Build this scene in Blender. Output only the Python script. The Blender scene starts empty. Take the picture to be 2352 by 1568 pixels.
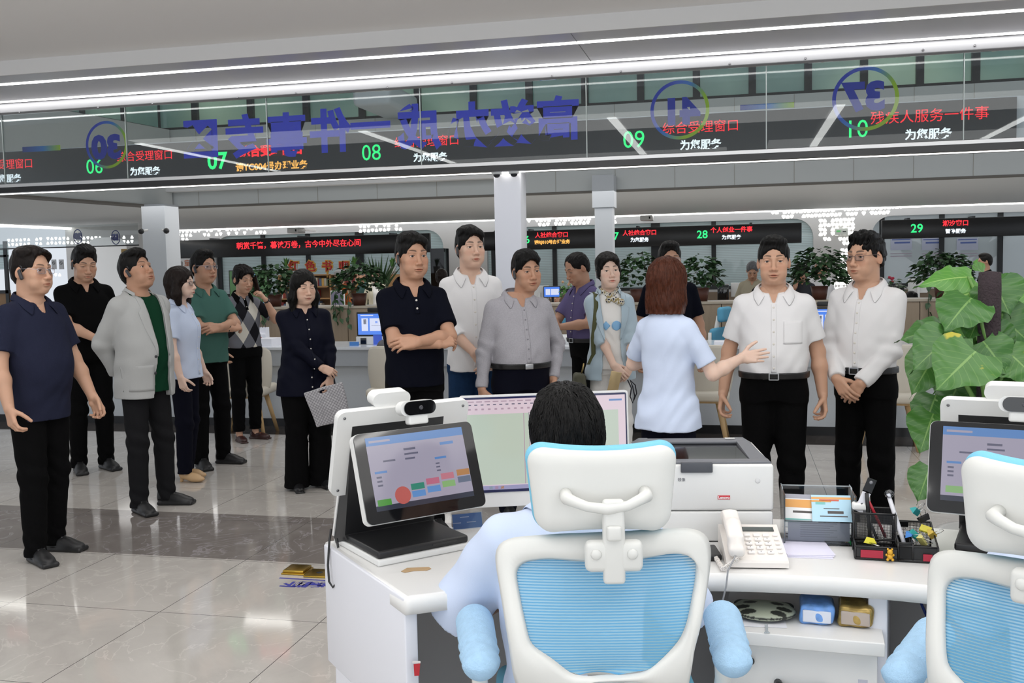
import bpy, bmesh, math, random
import numpy as np
from mathutils import Vector, Matrix, Euler
R = math.radians
SC = bpy.context.scene
COL = SC.collection
random.seed(7)

# ------------------------------------------------------------------ camera
FPX, CAMH = 2250.0, 1.53                     # focal length in pixels of the 2352 frame, eye height
YAW, PITCH, ROLL = R(13.0), math.atan(169/2250), 0.021
_f0 = Vector((-math.sin(YAW), math.cos(YAW), 0)); _r0 = Vector((math.cos(YAW), math.sin(YAW), 0))
FWD = _f0*math.cos(PITCH) - Vector((0, 0, 1))*math.sin(PITCH)
_u0 = _r0.cross(FWD)
RGT = _r0*math.cos(ROLL) - _u0*math.sin(ROLL)
UPV = _r0*math.sin(ROLL) + _u0*math.cos(ROLL)
EYE = Vector((0, 0, CAMH))
cd = bpy.data.cameras.new('camera'); cam = bpy.data.objects.new('camera', cd); COL.objects.link(cam)
cd.sensor_width = 36.0; cd.lens = 36.0*FPX/2352; cd.clip_start = 0.05; cd.clip_end = 200
cam.matrix_world = Matrix(((RGT.x, UPV.x, -FWD.x, EYE.x), (RGT.y, UPV.y, -FWD.y, EYE.y),
                           (RGT.z, UPV.z, -FWD.z, EYE.z), (0, 0, 0, 1)))
cd.dof.use_dof = False
SC.camera = cam

# ------------------------------------------------------------------ world, lights, exposure
SC.view_settings.view_transform = 'Standard'; SC.view_settings.look = 'None'
SC.view_settings.gamma = 1; SC.view_settings.use_curve_mapping = False
SC.view_settings.exposure = EXPOSURE = 0.0
SC.cycles.use_denoising = True
SC.cycles.max_bounces = 7; SC.cycles.diffuse_bounces = 3; SC.cycles.glossy_bounces = 4
SC.cycles.transparent_max_bounces = 16; SC.cycles.transmission_bounces = 4
SC.cycles.caustics_reflective = False; SC.cycles.caustics_refractive = False
SC.cycles.sample_clamp_indirect = 6.0
w = bpy.data.worlds.new('world'); SC.world = w; w.use_nodes = True
w.node_tree.nodes['Background'].inputs[0].default_value = (0.86, 0.92, 1.0, 1)
w.node_tree.nodes['Background'].inputs[1].default_value = 0.85

def area(name, loc, sx, sy, power, rot=(0, 0, 0), col=(1, 0.98, 0.96)):
    l = bpy.data.lights.new(name, 'AREA'); l.shape = 'RECTANGLE'; l.size = sx; l.size_y = sy
    l.energy = power; l.color = col
    o = bpy.data.objects.new(name, l); COL.objects.link(o); o.location = loc; o.rotation_euler = rot
    return o
# added area lights for general brightness, no fixtures seen: near zone, hall, rear offices
area('ceiling_lamp', (-1.6, 1.2, 2.70), 3.0, 2.2, 30)
area('ceiling_lamp', (1.8, 1.6, 2.70), 3.0, 2.2, 30)
area('ceiling_lamp', (-1.0, 3.9, 2.78), 9.0, 1.0, 60)
# added fill behind the camera to lift ceiling and fronts; no window known
area('window_daylight', (0.5, -3.2, 1.75), 9.0, 2.6, 95, (R(90), 0, 0), (.95, .98, 1.0))
area('hall_lamp', (-2.0, 8.6, 5.6), 9.0, 3.2, 150)
area('rear_lamp', (-3.0, 16.5, 2.70), 16.0, 4.0, 260)
area('rear_lamp', (-4.0, 23.0, 3.3), 22.0, 1.6, 130)

# ------------------------------------------------------------------ picture point -> place
def ray(px, py):
    return (FWD*FPX + RGT*(px-1176) - UPV*(py-784))
def PD(px, py, d):                            # at distance d along the viewing direction
    return EYE + ray(px, py)*(d/FPX)
def PZ(px, py, z=0.0):                        # where it meets height z
    r = ray(px, py); return EYE + r*((z-CAMH)/r.z)
def PY(px, py, y):                            # where it meets the plane Y = y
    r = ray(px, py); return EYE + r*((y-EYE.y)/r.y)
# ------------------------------------------------------------------ materials
MATS = {}
def mat(name, col=(0.8, 0.8, 0.8), rough=0.5, metal=0.0, emit=None, estr=1.0, alpha=1.0, spec=0.5, attr=None,
        bump=None, var=None, sss=0.0, coat=0.0, sheen=0.0):
    """plain principled material; attr: colour attribute multiplied in; bump=(scale,strength); var=(scale,amount)"""
    if name in MATS: return MATS[name]
    m = bpy.data.materials.new(name); m.use_nodes = True; MATS[name] = m
    nt = m.node_tree; b = nt.nodes['Principled BSDF']; L = nt.links
    b.inputs['Base Color'].default_value = (*col, 1); b.inputs['Roughness'].default_value = rough
    b.inputs['Metallic'].default_value = metal; b.inputs['Specular IOR Level'].default_value = spec
    b.inputs['Coat Weight'].default_value = coat
    b.inputs['Sheen Weight'].default_value = sheen
    if sss:
        b.inputs['Subsurface Weight'].default_value = sss; b.inputs['Subsurface Radius'].default_value = (0.012, 0.005, 0.003)
        b.inputs['Subsurface Scale'].default_value = 1.0
    if emit:
        b.inputs['Emission Color'].default_value = (*emit, 1); b.inputs['Emission Strength'].default_value = estr
    if alpha < 1: b.inputs['Alpha'].default_value = alpha
    src = None
    if attr:
        a = nt.nodes.new('ShaderNodeAttribute'); a.attribute_name = attr
        x = nt.nodes.new('ShaderNodeMix'); x.data_type = 'RGBA'; x.blend_type = 'MULTIPLY'; x.inputs[0].default_value = 1
        x.inputs[6].default_value = (*col, 1); L.new(a.outputs['Color'], x.inputs[7]); src = x.outputs[2]
    if var or bump: tc = nt.nodes.new('ShaderNodeTexCoord')
    if var:
        n = nt.nodes.new('ShaderNodeTexNoise'); n.inputs['Scale'].default_value = var[0]; n.inputs['Detail'].default_value = 4
        L.new(tc.outputs['Object'], n.inputs['Vector'])
        mr = nt.nodes.new('ShaderNodeMapRange'); mr.inputs[3].default_value = 1-var[1]; mr.inputs[4].default_value = 1+var[1]
        mr.inputs[1].default_value = 0.25; mr.inputs[2].default_value = 0.75
        L.new(n.outputs['Fac'], mr.inputs[0])
        x = nt.nodes.new('ShaderNodeMix'); x.data_type = 'RGBA'; x.blend_type = 'MULTIPLY'; x.inputs[0].default_value = 1
        if src: L.new(src, x.inputs[6])
        else: x.inputs[6].default_value = (*col, 1)
        L.new(mr.outputs[0], x.inputs[7]); src = x.outputs[2]
    if bump:
        n = nt.nodes.new('ShaderNodeTexNoise'); n.inputs['Scale'].default_value = bump[0]; n.inputs['Detail'].default_value = 3
        if len(bump) > 2:
            mp = nt.nodes.new('ShaderNodeMapping'); mp.inputs['Scale'].default_value = bump[2]
            L.new(tc.outputs['Object'], mp.inputs[0]); L.new(mp.outputs[0], n.inputs['Vector'])
        else: L.new(tc.outputs['Object'], n.inputs['Vector'])
        bp = nt.nodes.new('ShaderNodeBump'); bp.inputs['Strength'].default_value = bump[1]; bp.inputs['Distance'].default_value = 0.01
        L.new(n.outputs['Fac'], bp.inputs['Height']); L.new(bp.outputs[0], b.inputs['Normal'])
    if src: L.new(src, b.inputs['Base Color'])
    return m

def glass_mat(name, tint=(0.93, 0.97, 0.96), ior=1.5, refl=1.0, rough=0.0):
    """thin clear sheet: see-through plus a Fresnel mirror"""
    if name in MATS: return MATS[name]
    m = bpy.data.materials.new(name); m.use_nodes = True; MATS[name] = m
    nt = m.node_tree; nt.nodes.clear(); L = nt.links
    o = nt.nodes.new('ShaderNodeOutputMaterial'); t = nt.nodes.new('ShaderNodeBsdfTransparent'); t.inputs[0].default_value = (*tint, 1)
    g = nt.nodes.new('ShaderNodeBsdfGlossy'); g.inputs['Roughness'].default_value = rough
    f = nt.nodes.new('ShaderNodeFresnel'); f.inputs[0].default_value = ior
    mu = nt.nodes.new('ShaderNodeMath'); mu.operation = 'MULTIPLY'; mu.inputs[1].default_value = refl
    x = nt.nodes.new('ShaderNodeMixShader')
    L.new(f.outputs[0], mu.inputs[0]); L.new(mu.outputs[0], x.inputs[0]); L.new(t.outputs[0], x.inputs[1]); L.new(g.outputs[0], x.inputs[2])
    L.new(x.outputs[0], o.inputs[0])
    return m

def emit_mat(name, col, strength):
    if name in MATS: return MATS[name]
    m = bpy.data.materials.new(name); m.use_nodes = True; MATS[name] = m
    nt = m.node_tree; nt.nodes.clear()
    o = nt.nodes.new('ShaderNodeOutputMaterial'); e = nt.nodes.new('ShaderNodeEmission')
    e.inputs[0].default_value = (*col, 1); e.inputs[1].default_value = strength
    nt.links.new(e.outputs[0], o.inputs[0]); return m

def lin(h):                                   # '#rrggbb' display colour -> linear
    c = [int(h[i:i+2], 16)/255 for i in (1, 3, 5)]
    return tuple(x/12.92 if x < 0.04045 else ((x+0.055)/1.055)**2.4 for x in c)

# ------------------------------------------------------------------ objects
def link(name, me, parent=None, mw=None):
    o = bpy.data.objects.new(name, me); COL.objects.link(o)
    if parent is not None: o.parent = parent
    if mw is not None: o.matrix_local = mw
    return o
def thing(name, label, cat, loc=(0, 0, 0), rz=0.0, group=None):
    o = bpy.data.objects.new(name, None); COL.objects.link(o); o.empty_display_size = 0.1
    o.location = loc; o.rotation_euler = (0, 0, rz); tag(o, label, cat, group); return o
def tag(o, label=None, cat=None, group=None, kind=None):
    if label: o['label'] = label
    if cat: o['category'] = cat
    if group: o['group'] = group
    if kind: o['kind'] = kind
    return o
def copytree(o, loc=None, rz=None, label=None):
    def cp(x, par):
        c = x.copy(); COL.objects.link(c)
        if par is not None:
            c.parent = par; c.matrix_parent_inverse = x.matrix_parent_inverse.copy()
        for ch in kids.get(x.name, ()): cp(ch, c)
        return c
    kids = {}
    def walk(x):
        kids[x.name] = list(x.children)
        for ch in x.children: walk(ch)
    walk(o)
    c = cp(o, None)
    if loc is not None: c.location = loc
    if rz is not None: c.rotation_euler = (0, 0, rz)
    if label: c['label'] = label
    return c

class MB:
    """collects shapes into one mesh"""
    def __init__(s): s.v = []; s.f = []; s.m = []; s.sm = []
    def add(s, vs, fs, mi=0, smooth=False, mx=None):
        n = len(s.v)
        if mx is not None: vs = [mx @ Vector(v) for v in vs]
        s.v += [tuple(v) for v in vs]; s.f += [tuple(i+n for i in f) for f in fs]
        s.m += [mi]*len(fs); s.sm += [smooth]*len(fs); return s
    def box(s, c, d, mi=0, mx=None, bev=0.0):
        x, y, z = d[0]/2, d[1]/2, d[2]/2
        if bev <= 0:
            vs = [(c[0]+i*x, c[1]+j*y, c[2]+k*z) for i in (-1, 1) for j in (-1, 1) for k in (-1, 1)]
            return s.add(vs, [(0, 1, 3, 2), (4, 6, 7, 5), (0, 4, 5, 1), (2, 3, 7, 6), (0, 2, 6, 4), (1, 5, 7, 3)], mi, False, mx)
        bm = bmesh.new(); bmesh.ops.create_cube(bm, size=1.0)
        for v in bm.verts: v.co = Vector((v.co.x*d[0]+c[0], v.co.y*d[1]+c[1], v.co.z*d[2]+c[2]))
        bmesh.ops.bevel(bm, geom=bm.edges[:], offset=min(bev, x*.98, y*.98, z*.98), segments=3, affect='EDGES', profile=0.5)
        bm.verts.index_update(); s.add([v.co[:] for v in bm.verts], [[v.index for v in f.verts] for f in bm.faces], mi, True, mx); bm.free(); return s
    def tube(s, pts, r, n=8, mi=0, cap=True, mx=None, smooth=True, flat=1.0):
        pts = [Vector(p) for p in pts]; rr = r if isinstance(r, (list, tuple)) else [r]*len(pts)
        vs = []; up = None
        for i, p in enumerate(pts):
            t = (pts[min(i+1, len(pts)-1)]-pts[max(i-1, 0)]).normalized()
            if up is None:
                up = Vector((0, 0, 1)) if abs(t.z) < .9 else Vector((0, 1, 0))
            a = t.cross(up)
            if a.length < 1e-6: a = t.orthogonal()
            a.normalize(); up = a.cross(t).normalized()
            for k in range(n):
                q = 2*math.pi*k/n; vs.append(p + a*math.cos(q)*rr[i] + up*math.sin(q)*rr[i]*flat)
        fs = [(i*n+k, i*n+(k+1) % n, (i+1)*n+(k+1) % n, (i+1)*n+k) for i in range(len(pts)-1) for k in range(n)]
        if cap: fs += [tuple(range(n))[::-1], tuple((len(pts)-1)*n+k for k in range(n))]
        return s.add(vs, fs, mi, smooth, mx)
    def lathe(s, prof, n=24, mi=0, mx=None, smooth=True):
        vs = [(r*math.cos(2*math.pi*k/n), r*math.sin(2*math.pi*k/n), z) for r, z in prof for k in range(n)]
        fs = [(i*n+k, i*n+(k+1) % n, (i+1)*n+(k+1) % n, (i+1)*n+k) for i in range(len(prof)-1) for k in range(n)]
        fs += [tuple(range(n))[::-1], tuple((len(prof)-1)*n+k for k in range(n))]
        return s.add(vs, fs, mi, smooth, mx)
    def prism(s, poly, z0, z1, mi=0, mx=None, smooth=False):
        n = len(poly)
        vs = [(x, y, z0) for x, y in poly]+[(x, y, z1) for x, y in poly]
        fs = [tuple(range(n))[::-1], tuple(range(n, 2*n))]+[(k, (k+1) % n, n+(k+1) % n, n+k) for k in range(n)]
        return s.add(vs, fs, mi, smooth, mx)
    def ball(s, c, r, n=12, mi=0, mx=None, sc=(1, 1, 1)):
        m = n//2; vs = []; fs = []
        for i in range(m+1):
            a = math.pi*i/m
            for k in range(n):
                b = 2*math.pi*k/n
                vs.append((c[0]+r*sc[0]*math.sin(a)*math.cos(b), c[1]+r*sc[1]*math.sin(a)*math.sin(b), c[2]+r*sc[2]*math.cos(a)))
        for i in range(m):
            for k in range(n): fs.append((i*n+k, (i+1)*n+k, (i+1)*n+(k+1) % n, i*n+(k+1) % n))
        return s.add(vs, fs, mi, True, mx)
    def mesh(s, name, mats):
        me = bpy.data.meshes.new(name); me.from_pydata(s.v, [], s.f)
        for m in (mats if isinstance(mats, (list, tuple)) else [mats]): me.materials.append(m)
        me.polygons.foreach_set('material_index', s.m); me.polygons.foreach_set('use_smooth', s.sm); me.update()
        return me
    def obj(s, name, mats, parent=None, mw=None): return link(name, s.mesh(name, mats), parent, mw)

def rrect(w, h, r, n=5, cx=0, cy=0):
    """rounded rectangle outline"""
    pts = []
    for sx, sy, a0 in ((1, 1, 0), (-1, 1, 90), (-1, -1, 180), (1, -1, 270)):
        for i in range(n+1):
            a = R(a0+90*i/n); pts.append((cx+sx*(w/2-r)+r*math.cos(a), cy+sy*(h/2-r)+r*math.sin(a)))
    return pts

def text_mesh(name, body, size, m, ext=0.002, bold=0.0, align='CENTER', sx=1.0, shear=0.0):
    c = bpy.data.curves.new('lettering', 'FONT'); c.body = body; c.size = size; c.extrude = ext; c.offset = bold
    c.align_x = align; c.align_y = 'CENTER'; c.resolution_u = 3; c.shear = shear
    t = bpy.data.objects.new('lettering', c); COL.objects.link(t)
    me = bpy.data.meshes.new_from_object(t.evaluated_get(bpy.context.evaluated_depsgraph_get()))
    bpy.data.objects.remove(t); bpy.data.curves.remove(c)
    if sx != 1.0:
        for v in me.vertices: v.co.x *= sx
    me.materials.clear(); me.materials.append(m); me.name = name
    return me
def frame_mx(o, x, y, z=None):
    """matrix with origin o and axes x, y (z = x cross y)"""
    x = Vector(x).normalized(); y = Vector(y); y = (y-x*y.dot(x)).normalized(); z = x.cross(y)
    return Matrix(((x.x, y.x, z.x, o[0]), (x.y, y.y, z.y, o[1]), (x.z, y.z, z.z, o[2]), (0, 0, 0, 1)))
# ------------------------------------------------------------------ the hall: floor, ceilings, walls
def struct(name, mb, mats, label=None):
    o = mb.obj(name, mats); o['kind'] = 'structure'
    if label: o['label'] = label
    return o
def floor_mat(name, c1, c2, vein, rough, tile=None):
    m = bpy.data.materials.new(name); m.use_nodes = True; nt = m.node_tree; L = nt.links; b = nt.nodes['Principled BSDF']; N = nt.nodes.new
    tc = N('ShaderNodeTexCoord'); n1 = N('ShaderNodeTexNoise'); n1.inputs['Scale'].default_value = 1.6; n1.inputs['Detail'].default_value = 8; n1.inputs['Distortion'].default_value = 1.2; n1.inputs['Roughness'].default_value = .62
    L.new(tc.outputs['Object'], n1.inputs['Vector'])
    r1 = N('ShaderNodeValToRGB'); r1.color_ramp.elements[0].position = .30; r1.color_ramp.elements[1].position = .70
    r1.color_ramp.elements[0].color = (*c1, 1); r1.color_ramp.elements[1].color = (*c2, 1); L.new(n1.outputs['Fac'], r1.inputs[0])
    n2 = N('ShaderNodeTexNoise'); n2.inputs['Scale'].default_value = 2.3; n2.inputs['Detail'].default_value = 6; n2.inputs['Distortion'].default_value = 2.2; L.new(tc.outputs['Object'], n2.inputs['Vector'])
    r2 = N('ShaderNodeValToRGB'); e = r2.color_ramp.elements; e[0].position = .485; e[0].color = (0, 0, 0, 1); e[1].position = .515; e[1].color = (0, 0, 0, 1); x = e.new(.50); x.color = (1, 1, 1, 1)
    L.new(n2.outputs['Fac'], r2.inputs[0])
    mx = N('ShaderNodeMix'); mx.data_type = 'RGBA'; mx.blend_type = 'MIX'; mx.inputs[7].default_value = (*vein, 1)
    ml = N('ShaderNodeMath'); ml.operation = 'MULTIPLY'; ml.inputs[1].default_value = .55; L.new(r2.outputs[0], ml.inputs[0]); L.new(ml.outputs[0], mx.inputs[0]); L.new(r1.outputs[0], mx.inputs[6])
    out = mx.outputs[2]
    if tile:
        ox, oy, s = tile; sp = N('ShaderNodeSeparateXYZ'); L.new(tc.outputs['Object'], sp.inputs[0]); ds = []
        for ax, o_ in (('X', ox), ('Y', oy)):
            a = N('ShaderNodeMath'); a.operation = 'SUBTRACT'; a.inputs[1].default_value = o_; L.new(sp.outputs[ax], a.inputs[0])
            p = N('ShaderNodeMath'); p.operation = 'PINGPONG'; p.inputs[1].default_value = s/2; L.new(a.outputs[0], p.inputs[0]); ds.append(p)
        mn = N('ShaderNodeMath'); mn.operation = 'MINIMUM'; L.new(ds[0].outputs[0], mn.inputs[0]); L.new(ds[1].outputs[0], mn.inputs[1])
        lt = N('ShaderNodeMath'); lt.operation = 'LESS_THAN'; lt.inputs[1].default_value = .0018; L.new(mn.outputs[0], lt.inputs[0])
        m3 = N('ShaderNodeMix'); m3.data_type = 'RGBA'; L.new(lt.outputs[0], m3.inputs[0]); L.new(out, m3.inputs[6]); m3.inputs[7].default_value = (.10, .095, .09, 1); out = m3.outputs[2]
    L.new(out, b.inputs['Base Color']); b.inputs['Roughness'].default_value = rough; b.inputs['Specular IOR Level'].default_value = .55
    return m
TILE = .785
FM = floor_mat('floor_tile', lin('#b5b0aa'), lin('#c8c3bd'), lin('#d6d1cb'), .07, (-2.572, 3.885, TILE))
FD = floor_mat('floor_band', lin('#77706c'), lin('#8f8985'), lin('#b5b0b4'), .08, (-2.572, 3.885, TILE*2))
FK = floor_mat('floor_dark', lin('#37322f'), lin('#4a4440'), lin('#6a645f'), .07)
def quad(x0, y0, x1, y1, z0, z1): m = MB(); m.box(((x0+x1)/2, (y0+y1)/2, (z0+z1)/2), (x1-x0, y1-y0, z1-z0)); return m
XL, XR = -22, 14
struct('floor', quad(XL, -1.5, XR, 4.69, -.1, 0), FM); struct('floor', quad(XL, 4.69, XR, 5.59, -.1, 0), FD)
struct('floor', quad(XL, 5.59, XR, 8.47, -.1, 0), FM); struct('floor', quad(XL, 8.47, XR, 8.98, -.1, 0), FK); struct('floor', quad(XL, 8.98, XR, 28, -.1, 0), FM)

M_ceil = mat('ceiling_white', lin('#f1f0ef'), .75); M_soff = mat('soffit_metal', lin('#c4c3c8'), .30, .25)
M_fas = mat('fascia_panel', lin('#c9cdcc'), .55); M_fas2 = mat('fascia_grey', lin('#b9bec2'), .55); M_wall = mat('wall_white', lin('#dcdad8'), .7)
M_dark = mat('frame_dark', lin('#24272a'), .45); M_black = mat('gloss_black', (.008, .008, .009), .25); M_white = mat('white_panel', lin('#e9e9ea'), .45)
M_steel = mat('brushed_steel', lin('#c9c9c9'), .35, .8); E_strip = emit_mat('strip_light', (1, .99, .97), 9.0); E_far = emit_mat('far_strip_light', (1, .985, .93), 5.0)

def plane_y(px, py, d): return PD(px, py, d).y      # the wall plane seen at this point at distance d
YG = 6.27                                             # glass partition
SZ = 2.80
def line_z(p0, p1, z): a, b = PZ(*p0, z), PZ(*p1, z); return (a.y+b.y)/2
Ystep = line_z((0, 177), (1200, 82), SZ); Ys1 = line_z((0, 197), (2352, 20), SZ); Ys2 = line_z((0, 237), (2352, 72), SZ)
struct('ceiling', quad(XL, -4, XR, Ystep, SZ+.09, SZ+.2), M_ceil)
struct('trim_1', quad(XL, Ystep-.01, XR, Ystep, SZ, SZ+.095), mat('ceiling_step', lin('#e2e1e0'), .7))
struct('ceiling', quad(XL, Ystep, XR, YG+.10, SZ, SZ+.2), M_soff)
def strip(name, x0, x1, y, z, wd, th=.0015, m=None, label=None, dy=0, group=None):
    mb = MB(); mb.box(((x0+x1)/2, y, z-th/2), (x1-x0, wd, th)); o = mb.obj(name, m or E_strip); tag(o, label, 'light', group); return o
for x0, x1 in ((-9.2, -.68), (-.674, 9)):
    pass
strip('strip_light', -12, 10, Ys1, SZ, .052, label='long white ceiling strip light, the one nearer the bare white ceiling')
strip('strip_light', -12, 10, Ys2, SZ, .052, label='long white ceiling strip light beside the glass channel above the glass partition')
sm_ = MB(); q = PZ(1310, 75, SZ)
for yy in (Ystep, (Ystep+Ys1)/2): pass
sm_.box((q.x, (Ystep+YG)/2, SZ-.0005), (.004, YG-Ystep, .002)); struct('trim_2', sm_, mat('seam_grey', lin('#8f8f92'), .6))
# strip lights that run towards the hall over the heads, seen mirrored in the glass
for k, x in enumerate((-5.4, -3.1, -.95, .75, 2.3, 3.6)):
    pass

# --- glass partition hung from the soffit: channel, panes, mirrored signs, bottom rail
gp = thing('glass_partition', 'long hanging glass partition with mirrored blue numbers and lettering, seen from behind', 'glass partition', (0, YG, 0))
zt, zb = PY(1176, 189, YG).z, PY(1176, 369, YG).z
mb = MB(); mb.box((-1.5, 0, (zt+SZ)/2+.004), (16, .07, SZ-zt-.006), bev=.006); ch = mb.obj('top_channel', mat('channel_white', lin('#a5a5a8'), .5, .2), gp)
sc_ = MB(); sc_.lathe([(.0, 0), (.007, 0), (.007, .003), (0, .004)], 10, mx=Matrix.Rotation(R(90), 4, 'X')); scm = sc_.mesh('screw', mat('screw_steel', lin('#77777a'), .4, .8))
for px, py in ((45, 258), (225, 247), (350, 238), (545, 224), (680, 214), (890, 201), (1038, 190), (1268, 175), (1426, 164), (1676, 147), (1850, 134), (2120, 115), (2239, 105)):
    p = PY(px, py, YG-.036); o = link('screw', scm, ch); o.location = (p.x, -.036, p.z)
mb = MB(); mb.box((-1.5, -.004, zb-.016), (16, .05, .022)); mb.obj('bottom_rail', M_steel, gp)['label'] = 'silver lower rail of the glass'
mb = MB(); mb.box((-1.5, .004, zb-.047), (16, .06, .038)); mb.obj('rail_skirt', M_black, gp)['label'] = 'black strip under the silver rail'
GL = glass_mat('partition_glass', (.90, .935, .935), 1.52, .85)
js = [-9.2]+[PY(x, y, YG).x for x, y in ((291, 330), (614, 300), (966, 280), (1347, 260), (1760, 230), (2214, 200))]+[5.2]
js[0] = js[1]-1.02; js = [js[0]-2.04, js[0]-1.02]+js
for a, b in zip(js, js[1:]):
    mb = MB(); mb.box(((a+b)/2, 0, (zt+zb)/2), (b-a-.006, .010, zt-zb)); mb.obj('pane', GL, gp)
jm = MB()
for a in js[1:-1]: jm.box((a, 0, (zt+zb)/2), (.006, .012, zt-zb))
jm.obj('joint', mat('glass_joint', lin('#c8d2d0'), .3, alpha=.75), gp)
# vinyl lettering on the far face: reads mirrored from this side
def mirror_text(body, cx, cy, hpx, m, bold=.0, sx=1.0, nm='lettering'):
    p = PY(cx, cy, YG); k = hpx/FPX*(p-EYE).dot(FWD)
    me = text_mesh(nm, body, k, m, ext=.0008, bold=bold, sx=sx); o = link(nm, me, gp)
    o.matrix_local = Matrix.Translation((p.x, .0075, p.z)) @ frame_mx((0, 0, 0), (-1, 0, 0), (0, 0, 1)); return o
def grad_mat(name, stops, ang, ext):
    m = bpy.data.materials.new(name); m.use_nodes = True; nt = m.node_tree; b = nt.nodes['Principled BSDF']; tc = nt.nodes.new('ShaderNodeTexCoord'); mp = nt.nodes.new('ShaderNodeMapping')
    mp.inputs['Rotation'].default_value = (0, 0, ang); mp.inputs['Scale'].default_value = (.5/ext, .5/ext, 1); mp.inputs['Location'].default_value = (.5, .5, 0); r = nt.nodes.new('ShaderNodeValToRGB'); sp = nt.nodes.new('ShaderNodeSeparateXYZ')
    for i, (p, c) in enumerate(stops):
        e = r.color_ramp.elements[i] if i < 2 else r.color_ramp.elements.new(p); e.position = p; e.color = (*c, 1)
    nt.links.new(tc.outputs['Object'], mp.inputs[0]); nt.links.new(mp.outputs[0], sp.inputs[0]); nt.links.new(sp.outputs[0], r.inputs[0]); nt.links.new(r.outputs[0], b.inputs['Base Color'])
    b.inputs['Roughness'].default_value = .4; return m
def vinyl(m, k=.45):
    """thin film: lets part of the light through"""
    nt = m.node_tree; b = nt.nodes['Principled BSDF']; o = nt.nodes['Material Output']; t = nt.nodes.new('ShaderNodeBsdfTranslucent'); x = nt.nodes.new('ShaderNodeMixShader'); x.inputs[0].default_value = k; t.inputs[0].default_value = b.inputs['Base Color'].default_value
    if b.inputs['Base Color'].links: nt.links.new(b.inputs['Base Color'].links[0].from_socket, t.inputs[0])
    nt.links.new(b.outputs[0], x.inputs[1]); nt.links.new(t.outputs[0], x.inputs[2]); nt.links.new(x.outputs[0], o.inputs[0]); return m
M_vinyl = vinyl(mat('vinyl_blue', lin('#6371f6'), .5)); M_navyv = vinyl(mat('vinyl_navy', lin('#3a50d0'), .5))
GR = grad_mat('ring_gradient', [(0, lin('#cfe63a')), (1, lin('#3a52d8')), (.25, lin('#c0e03a')), (.55, lin('#4f9ee8')), (.8, lin('#3a5ee0'))], R(-28), .20); vinyl(GR)
GB = grad_mat('dash_gradient', [(0, lin('#cfe63a')), (1, lin('#2f4ab8')), (.45, lin('#4fa4e8'))], 0, .165); vinyl(GB)
for i, (ch_, cx, cy, h) in enumerate((('高', 1281, 277, 100), ('效', 1177, 287, 102), ('办', 1077, 292, 102), ('成', 962, 296, 102), ('一', 850, 300, 96), ('件', 757, 305, 100), ('事', 657, 315, 100), ('专', 560, 318, 98), ('区', 461, 323, 92))):
    mirror_text(ch_, cx, cy+(2 if ch_ != '一' else -4), h*1.02, M_vinyl, bold=.011)
def ring(cx, cy, r_px, num, hp, dx=0, dy=8):
    p = PY(cx, cy, YG); r = r_px/FPX*(p-EYE).dot(FWD); mb = MB(); n = 64; vs = []
    for rr in (r, r*.885):
        for y in (0, .0012): vs += [(rr*math.cos(2*math.pi*k/n), rr*math.sin(2*math.pi*k/n), y) for k in range(n)]
    fs = []
    for k in range(n):
        j = (k+1) % n; fs += [(k, j, 2*n+j, 2*n+k), (n+k, 3*n+k, 3*n+j, n+j), (k, n+k, n+j, j), (2*n+k, 2*n+j, 3*n+j, 3*n+k)]
    mb.add(vs, fs); o = mb.obj('number_ring', GR, gp); o.matrix_local = Matrix.Translation((p.x, .0075, p.z)) @ frame_mx((0, 0, 0), (-1, 0, 0), (0, 0, 1))
    mirror_text(num, cx+dx, cy+dy, hp*1.36, M_navyv, bold=.012, sx=1.06)
ring(243, 332, 54, '30', 52); ring(1561, 252, 67, '41', 57, 2, 6); ring(1988, 226, 73, '37', 62, -2, -2)
def dash(x0, y0, x1, y1, h):
    a, b = PY(x0, y0, YG), PY(x1, y1, YG); hh = h/FPX*(a-EYE).dot(FWD); w = abs(b.x-a.x); mb = MB(); mb.box((0, 0, 0), (w, hh, .0015))
    o = mb.obj('gradient_dash', GB, gp); o.matrix_local = Matrix.Translation(((a.x+b.x)/2, .0075, (a.z+b.z)/2)) @ frame_mx((0, 0, 0), (-1, 0, 0), (0, 0, 1))
dash(50, 343, 137, 339, 12); dash(1700, 247, 1824, 240, 12)

# --- near zone strip lights running away from the hall (their reflections cross the glass)
for k, (x, lab) in enumerate(((-6.0, 'ceiling strip light running over the aisle far left'), (-3.55, 'ceiling strip light running over the aisle left of the desk'), (-1.12, 'ceiling strip light running over the left desk edge'), (.88, 'ceiling strip light running over the curved desk'), (2.75, 'ceiling strip light running over the plant side'))):
    mb = MB(); mb.box((x, 1.15, SZ+.084), (.085, 4.6, .004)); tag(mb.obj('aisle_light', E_strip), lab, 'light', 'strip lights over the desks')

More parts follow.
